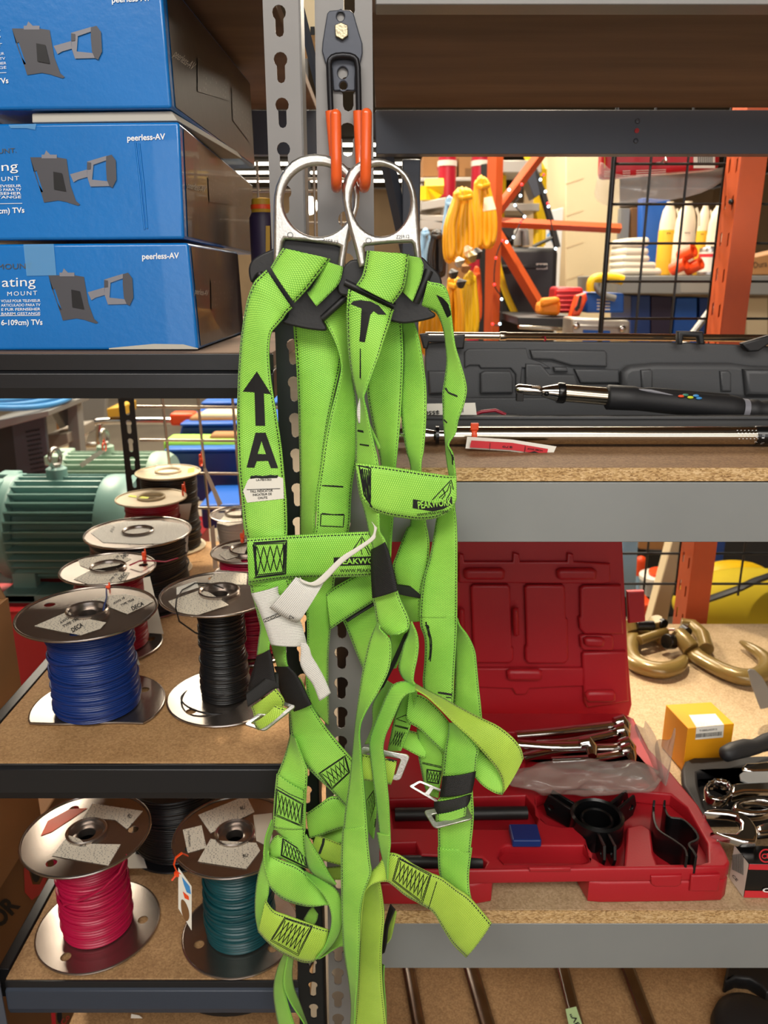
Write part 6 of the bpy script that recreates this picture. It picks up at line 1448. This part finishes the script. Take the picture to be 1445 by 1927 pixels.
# ---- grey shelving with cleaning goods
gs=thing('steel_shelving','grey steel shelving with bottles behind the wire grid','shelving',PD('S',800,900,3.2)); SY=3.15
block('shelf','rack_grey',gs,'S',[(430,852),(1700,852),(1700,985),(430,972)],SY-.12,.62,.004); block('post','rack_grey',gs,'S',[(455,400),(520,400),(470,1300),(415,1300)],SY+.50,.04,.002); block('post','kraft_dark',gs,'S',[(530,395),(582,395),(575,600),(525,600)],SY+.5,.06,.002)
block('price_label','alu',gs,'S',rect(860,885,1050,965),SY-.124,.004,0)
G='folded white cloths on the grey shelf'
for i,(q) in enumerate(([(475,795),(735,800),(740,846),(465,846)],[(470,755),(700,760),(700,800),(468,800)],[(470,712),(655,712),(660,756),(470,758)],[(482,660),(650,665),(650,712),(480,716)],[(488,600),(655,592),(652,655),(482,664)])):
    o=block('folded_cloth','cloth_white',None,'S',q,SY+.02,.2,.012); props(o,'%s folded white cloth in the stack on the grey shelf'%('bottom','second lowest','middle','second highest','topmost')[i],'cloth',G)
def jug(label,x0,x1,yt,yb,Y,up='jug_white',low='jug_white',wy=.55,g='cleaning jugs on the grey shelf'):
    a,b_,t_=PD('S',x0,yb,Y),PD('S',x1,yb,Y),PD('S',(x0+x1)/2,yt,Y); w_=(b_.x-a.x)/2; h=t_.z-a.z; c=(a+b_)/2
    t=thing('jug',label,'bottle',c,g); T=Matrix.Translation((c.x,Y+w_*.8,c.z))@Matrix.Diagonal((1,.8,1,1))
    MB().lathe([(w_*.92,0),(w_,h*.02),(w_,h*wy),(w_*.97,h*(wy+.02))],T,28).build('body',low,t,40)
    MB().lathe([(w_*.97,h*(wy+.02)),(w_*.93,h*.72),(w_*.72,h*.88),(w_*.42,h*.95),(w_*.4,h)],T,28).build('shoulder',up,t,40)
    hp=[Vector((c.x+w_*.55,Y-.0,c.z+h*.9)),Vector((c.x+w_*.86,Y,c.z+h*.80)),Vector((c.x+w_*.95,Y,c.z+h*.66))]; MB().tube(hp,w_*.13,8).build('handle',up,t,60)
    decal_plane('lettering','ink',t,'S',[text_px('eco',x0+(x1-x0)*.55,yt+(yb-yt)*.44,x0+(x1-x0)*.82,yt+(yb-yt)*.44,12,.02)],(0,Y-w_*.02,0),FN,.003)
    return t
jug('front cream jug standing beside the orange tape rolls',808,948,348,848,SY+.03)
jug('cream jug half hidden by the orange upright, behind the paint tin',1028,1160,360,848,SY+.05)
jug('back jug with a yellow body left of the front cream jug',700,815,352,848,SY+.22,'jug_white','jug_yellow',.6)
jug('back jug with a yellow body between the two cream jugs',948,1030,362,848,SY+.22,'jug_white','jug_yellow',.6)
G='orange tape rolls on the grey shelf'
for lab,x,y,r in (('upper orange tape roll, stacked on the other two',900,704,44),('lower left orange tape roll',846,790,40),('lower right orange tape roll, beside the paint tin',948,790,40)):
    c=PD('S',x,y,SY-.06); rr_=(PD('S',x+r,y,SY)-PD('S',x,y,SY)).x
    o=MB().lathe([(rr_*.55,-.03),(rr_,-.03),(rr_,.03),(rr_*.55,.03),(rr_*.55,-.03)],Matrix.Translation(c)@Matrix.Rotation(R(62),4,'X')@Matrix.Rotation(R(35),4,'Y'),24,False).build('tape_roll','zip_orange',None,35); props(o,lab+' on the grey shelf','tape',G)
t=thing('paint_tin','round tin with a white and red label beside the orange upright','tin',PD('S',1050,845,SY)); c=PD('S',1050,846,SY); w_=(PD('S',1115,846,SY)-c).x; hh=PD('S',1050,655,SY).z-c.z
T=Matrix.Translation((c.x,SY+w_*.6,c.z)); MB().lathe([(w_,0),(w_,hh*.9),(w_*.95,hh*.95),(w_*.7,hh*.95),(w_*.65,hh)],T,28).build('body','tin',t,35); MB().lathe([(w_*1.01,hh*.1),(w_*1.01,hh*.8)],T,28,False).build('label','paper',t,60); MB().lathe([(w_*1.02,hh*.62),(w_*1.02,hh*.74)],T,28,False).build('stripe','red_paint',t,60)
t=thing('cleaner_bottle','green-capped white bottle right of the orange upright','bottle',PD('S',1400,845,SY)); c=PD('S',1405,846,SY); w_=(PD('S',1452,846,SY)-c).x; hh=PD('S',1405,400,SY).z-c.z
T=Matrix.Translation((c.x,SY+.30,c.z)); MB().lathe([(w_,0),(w_,hh*.8),(w_*.8,hh*.84),(w_*.7,hh*.86)],T,24).build('body','paper',t,40); MB().lathe([(w_*.75,hh*.8),(w_*.8,hh*.95),(w_*.5,hh)],T,24).build('cap','green_cap',t,40)
cp=thing('kraft_carton','low kraft carton with dark script right of the orange upright','box',PD('S',1400,848,3.1)); block('body','kraft',cp,'S',[(1345,730),(1700,650),(1700,846),(1340,846)],SY-.02,.2,.003); decal_plane('lettering','ink',cp,'S',[text_px('Dura',1348,800,1440,790,40)],(0,SY-.02,0),FN,.003)
solo('plastic_bin','blue plastic bin standing behind the white cloths','bin','blue_bright','S',[(600,330),(790,345),(770,846),(590,846)],SY+.40,.06)
for lab,q,m in (('dark blue bin under the grey shelf, left one',rect(525,985,655,1330),'blue_plastic'),('navy bin under the grey shelf behind the wire grid, middle one',rect(660,990,800,1330),'purple_dark'),('bright blue crate under the grey shelf with a slanted front',[(830,1000),(970,1000),(965,1330),(800,1330)],'blue_bright'),('dark blue bin under the grey shelf beside the orange upright',rect(985,1000,1090,1330),'blue_plastic'),('cream block bin right of the orange upright under the grey shelf',rect(1300,1000,1445,1330),'block_cream')):
    solo('storage_bin',lab,'bin',m,'S',q,SY+.1,.3,'bins under the grey shelf')
t=thing('steel_rod','grey rod leaning under the grey shelf left of the upright','rod',PD('S',1000,1150,2.9)); MB().tube([PD('S',1075,1060,2.9),PD('S',945,1230,2.9),PD('S',880,1310,2.9)],.013,8).build('rod','steel',t,60)
# ---- hanging red package in clear plastic
pk_=thing('bagged_package','red printed package in a clear plastic bag hanging behind the wire grid','package',PD('S',700,100,2.2))
block('package','bag_red',pk_,'S',[(340,-120),(1140,-120),(1130,135),(330,200)],1.955,.05,.012)
decal_plane('label_panel','paper',pk_,'S',[rect(945,20,1090,130)],(0,1.955,0),FN,.002)
for k in range(4): decal_plane('print_line','paper',pk_,'S',[[(345,150+k*12),(385,149+k*12),(385,153+k*12),(345,154+k*12)]],(0,1.955,0),FN,.002)
for k in range(3):
    decal_plane('print_line','paper',pk_,'S',[[(470,148+k*14),(520,146+k*14),(520,150+k*14),(470,152+k*14)]],(0,1.955,0),FN,.002); decal_plane('print_line','paper',pk_,'S',[[(560,145+k*14),(760,138+k*14),(760,142+k*14),(560,149+k*14)]],(0,1.955,0),FN,.002)
decal_plane('barcode','ink',pk_,'S',[rect(975+i*13,30,981+i*13,95) for i in range(8)],(0,1.955,0),FN,.004)
decal_plane('print_rule','mustard',pk_,'S',[[(345,30),(400,28),(400,34),(352,36),(352,130),(345,130)]],(0,1.955,0),FN,.003)
rng=random.Random(11)
def sheetbag(name,t,edge_top,edge_bot,Y,par,amp=.012):
    vs=[];fs=[];n=len(edge_top)
    for i in range(n):
        for j in range(7):
            u=j/6; x=edge_top[i][0]*(1-u)+edge_bot[i][0]*u; y=edge_top[i][1]*(1-u)+edge_bot[i][1]*u
            vs.append(PD(t,x,y,Y+rng.uniform(-amp,amp)))
    for i in range(n-1):
        for j in range(6): fs.append((i*7+j,i*7+j+1,i*7+8+j,i*7+7+j))
    return MB().add(vs,fs).build(name,'clear_bag',par,180,solid=.0008,sub=1)
sheetbag('clear_bag','S',[(318,60),(420,190),(560,175),(700,165),(850,155),(1000,145),(1165,120)],[(272,320),(320,385),(460,395),(620,375),(800,345),(1000,310),(1165,210)],1.938,pk_)
hk_=P(1250,309,GY); MB().tube([Vector((hk_.x,GY-.012,z0+.004)),Vector((hk_.x,GY-.006,z0+.0125)),Vector((hk_.x,GY+.02,z0+.006)),Vector((hk_.x,1.965,z0+.01))],.0025,8).build('hanger','steel',pk_,60)
# ---- string lights
sl=thing('string_lights','string of tiny red and white lights over the black bin','lights',PD('Q',900,700,2.7))
pth=[(1255,250),(1222,300),(1240,355),(1270,415),(1300,560),(1370,970)]
pth2=[(1040,345),(1030,455),(975,548),(1068,658),(1032,708),(960,858),(895,905),(855,890),(790,1060),(775,1318),(845,1460),(828,1700),(757,1700)]
for pp in (pth,pth2): MB().tube([Vector(p) for p in smooth_loop([tuple(PD('Q',x,y,2.68)) for x,y in pp],5,False)],.0022,5).build('wire','black_plastic',sl,60)
for (x,y,c) in ((918,398,'w'),(1028,455,'w'),(975,548,'w'),(1068,658,'w'),(1032,708,'r'),(960,858,'w'),(895,905,'w'),(855,890,'r'),(790,1060,'r'),(775,1318,'r'),(845,1460,'w'),(757,1700,'r'),(828,1700,'w'),(1270,415,'w'),(1300,560,'w'),(1295,530,'r'),(1370,970,'w'),(1255,250,'r'),(1222,300,'w'),(1040,345,'r')):
    MB().ball(PD('Q',x,y,2.67),.0042,seg=8,ring=6).build('bulb','led_white' if c=='w' else 'led_red',sl)
# ---- lower opening behind the hooks
def lowb(name,lab,cat,m,q,Y,d,bev=.004,drop=0): return solo(name,lab,cat,m,'K',q,Y,d,None,bev,drop)
lowb('plastic_sheet','pale blue wrapped sheet standing at the left of the lower wire grid','sheet','cord_blue',[(290,60),(425,60),(400,520),(290,520)],2.3,.03)
lowb('kraft_carton','small kraft carton high behind the lower wire grid','box','kraft',[(430,40),(655,40),(650,150),(430,140)],3.0,.3)
lowb('black_cabinet','black cabinet behind the lower wire grid','cabinet','bin_black',[(300,150),(760,150),(740,700),(300,700)],3.2,.4,.004,1)
lowb('leaning_post','grey-white post leaning behind the lower wire grid','post','block_cream',[(690,60),(780,60),(640,780),(500,780)],2.15,.05)
lowb('orange_bin','bright orange bin behind the bronze hook clevis','bin','zip_orange',[(470,580),(550,582),(525,760),(470,760)],2.3,.12)
t=thing('spray_bottle','bottle with an orange cap behind the lower wire grid','bottle',PD('K',445,400,2.6)); MB().tube([PD('K',445,560,2.85),PD('K',445,340,2.85)],.02,12).build('body','cord_blue',t,60); MB().tube([PD('K',445,340,2.85),PD('K',445,240,2.85)],.022,12).build('cap','zip_orange',t,60); MB().ball(PD('K',445,235,2.85),.022).build('cap_top','zip_orange',t)
t=thing('lidded_jar','clear jar with orange and white lid behind the lower wire grid','jar',PD('K',570,500,2.6)); MB().tube([PD('K',570,470,2.6),PD('K',570,370,2.6)],.06,16).build('body','clear_bag',t,60); MB().tube([PD('K',570,370,2.6),PD('K',572,340,2.6)],.062,16).build('rim','paper',t,60); MB().tube([PD('K',595,345,2.6),PD('K',595,310,2.6)],.04,16).build('lid','zip_orange',t,60)
yb2=thing('duffel_bag','yellow fabric bag with a black strap behind the lower wire grid','bag',PD('K',1250,690,2.4))
mb=MB(); mb.ball(PD('K',1290,560,2.5),.20,seg=20,ring=14,sc=(1.35,.6,.62)); mb.build('body','yellow_fabric',yb2,180,sub=1); mb=MB(); mb.ball(PD('K',1160,380,2.6),.12,seg=18,ring=12,sc=(1.2,.5,.6)); mb.build('top_fold','cord_lemon',yb2,180)
mb=MB(); mb.tube([PD('K',960,540,2.37),PD('K',1080,500,2.34),PD('K',1220,450,2.34),PD('K',1340,390,2.36),PD('K',1460,350,2.38)],.028,8,sq=(1,.4)); mb.build('strap','bin_black',yb2,60)
lowb('dark_tarp','black tarpaulin hanging behind the yellow bag','tarp','bin_black',[(1080,20),(1600,20),(1600,420),(1100,330)],3.0,.1)
lowb('blue_tarp','blue tarpaulin between the orange upright and the black tarpaulin','tarp','blue_plastic',[(1020,20),(1120,20),(1080,340),(1000,360)],2.9,.05)

# ================================================================== left opening: shelving, coil, cart, bins
rk=thing('steel_rack','grey steel rack seen past the left end of the black unit','rack',PD('T',300,600,2.9))
block('shelf','rack_grey',rk,'T',[(-200,330),(440,205),(440,255),(-200,420)],2.75,.4); block('post','rack_grey',rk,'T',[(605,60),(690,60),(735,640),(625,640)],3.1,.06); MB().tube([PD('T',490,60,3.16),PD('T',640,330,3.16)],.05,4).build('brace','rack_grey',rk,0)
block('shelf','alu',rk,'T',[(410,430),(610,410),(620,500),(430,580)],3.05,.3); block('perforated_panel','hook_plate',rk,'T',[(100,290),(400,240),(455,830),(160,830)],2.85,.02); block('dark_side','bin_black',rk,'T',[(-200,380),(110,310),(170,830),(-200,830)],2.86,.02)
hm=MB()
for i in range(10):
    for j in range(5): hm.box(PD('T',240+j*26+i*6,400+i*42-j*5,2.845),(.008,.004,.004))
hm.build('perforations','ink',rk,0)
block('bracket','kraft',rk,'T',[(500,230),(560,270),(585,400),(515,395)],3.3,.05)
cbl=thing('cable_coil','coil of light blue cable lying on the grey steel rack','cable',PD('T',170,180,2.7)); c=PD('T',150,205,2.9); mb=MB(); rng=random.Random(8)
for i in range(8):
    r_=.17-.008*i; mb.tube([(c.x+r_*math.cos(a)*1.1,2.92+r_*1.2*math.sin(a),c.z+.012*i+.006*math.sin(a*2+i)+.04) for a in [2*math.pi*k/32 for k in range(32)]],.011,8,True)
mb.build('cable','coil_blue',cbl,60)
cart=thing('chrome_trolley','chrome tube trolley frame behind the pale green motor','trolley',PD('T',900,600,2.9))
for pp in (((745,620),(750,470),(800,350),(870,310),(1000,300),(1120,298)),((790,525),(930,520)),((1120,298),(1600,300),(1660,340)),((905,330),(900,520))): MB().tube([Vector(p) for p in smooth_loop([tuple(PD('T',x,y,3.42)) for x,y in pp],5,False)],.016,12).build('tube','chrome',cart,60)
sb=thing('clear_bag','clear plastic sheeting bunched at the left behind the teal motor','bag',PD('T',150,1000,2.3)); mb=MB(); c=PD('T',20,1010,2.25); mb.ball((c.x-.06,2.16,zr+.150),.13,seg=22,ring=14,sc=(1.1,.6,1.0)); rng=random.Random(4)
for i,v in enumerate(mb.v): mb.v[i]=v+Vector((rng.uniform(-1,1),rng.uniform(-1,1),rng.uniform(-1,1)))*.02
mb.build('sheeting','clear_bag',sb,180,sub=1)
solo('yellow_sack','black and yellow printed sack high behind the slotted rear post','sack','mustard','T',[(965,190),(1110,170),(1110,260),(975,270)],3.4,.2)
solo('grey_partition','grey upright panel behind the trolley','panel','rack_grey','T',[(690,40),(960,40),(940,330),(720,480)],4.0,.05)
solo('wooden_pallet','pale wooden pallet on the floor under the grey steel rack','pallet','board_pale','T',[(440,600),(640,540),(690,830),(455,840)],3.2,.12)
GB_='blue storage bins behind the silver wire grid'
def bin_(lab,q,Y,d,fill):
    t=thing('storage_bin',lab,'bin',PD('V',q[3][0],q[3][1],Y),GB_); block('body','blue_plastic',t,'V',q,Y,d,.01)
    a=q[0]; b_=q[1]; block('rim','blue_bright',t,'V',[(a[0]-8,a[1]-12),(b_[0]+8,b_[1]-12),(b_[0]+8,b_[1]+4),(a[0]-8,a[1]+4)],Y-.02,d+.04,.006)
    for (m,x,y,r,sz) in fill: c=PD('V',x,y,Y+.10); MB().box(c,(r*sz[0]*1.5,r*sz[1]*2,r*sz[2]*1.6),None).build('contents',m,t,30,r*sz[2]*.35,4)
bin_('upper blue storage bin behind the silver grid, cream bundle on top',[(985,205),(1500,200),(1500,320),(960,325)],2.85,.30,[('kraft',1190,190,.11,(1.2,.6,.4)),('zip_orange',1000,165,.06,(1,.6,.5)),('block_cream',1250,160,.1,(1.4,.6,.3))])
bin_('lower blue storage bin behind the silver grid, green roll inside',[(900,345),(1500,340),(1480,620),(930,620)],2.58,.2,[('neon_green',1120,330,.12,(1.5,.5,.45)),('kraft',1260,300,.08,(1.2,.5,.6))])
bin_('high blue storage bin at the right of the silver grid',[(1100,90),(1500,85),(1500,180),(1085,185)],3.25,.3,[])
bin_('floor-level blue storage bin behind the cream-topped spools',[(1090,650),(1500,640),(1480,760),(1100,770)],2.3,.2,[])
# ---- behind the cartons on the top left shelf
t=thing('glue_bottle','dark purple bottle with a mustard cap between the cartons and the grey post','bottle',(PD('p',492,612,1.2).x,1.2,ZL)); cx=P(498,480,1.20).x; zt_=P(495,375,1.2).z; zc1=P(495,400,1.2).z
T=Matrix.Translation((cx,1.2,0)); MB().lathe([(.019,ZL+.001),(.020,ZL+.006),(.020,zc1-.008),(.016,zc1)],T,24).build('body','purple_dark',t,40); MB().lathe([(.016,zc1-.001),(.0165,zc1),(.0155,zt_),(.004,zt_+.002)],T,24).build('cap','mustard',t,40); MB().lathe([(.0172,zc1+.004),(.0172,zc1+.010)],T,24,False).build('tie_band','zip_orange',t,60)
decal_plane('label','mustard',t,'p',[rect(500,425,508,500)],(0,1.179,0),FN,.0006)
ug=thing('wire_grid_panel','silver wire grid panel behind the top left shelf','wire panel',(-.3,1.635,.1)); g=MB()
for px_ in (300,390,483,590,640): a=P(px_,300,1.632); g.tube([(a.x,1.632,.22),(a.x,1.632,-.06)],.0026,8)
for py in (337,360,420): a=P(500,py,1.638); g.tube([(-.90,1.638,a.z),(-.04,1.638,a.z)],.0026,8)
g.build('wire_mesh','mesh_wire',ug,60)
lf=thing('work_lamp','small lit lamp far back between the two posts','lamp',PD('G',490,760,5.0)); MB().ball(PD('G',490,750,5.0),.05).build('bulb','lamp_glow',lf); e_=PD('G',490,750,5.0); MB().tube([e_+Vector((0,0,.04)),Vector((e_.x,e_.y,CZ-.001))],.012,8).build('cord','bin_black',lf,60)

# ---- carton on the top shelf seen between the two posts
t=thing('white_carton','white printed carton on the top shelf, seen between the two posts','box',P(580,60,1.2))
a=P(540,0,1.2); c=P(640,0,1.2); MB().box(((a.x+c.x)/2,1.25,.318+.10),(c.x-a.x,.14,.198)).build('body','block_cream',t,20,.002)
decal_plane('print_mark','ink',t,'p',[rect(584,50,592,66)],(0,1.18,0),FN,.001)
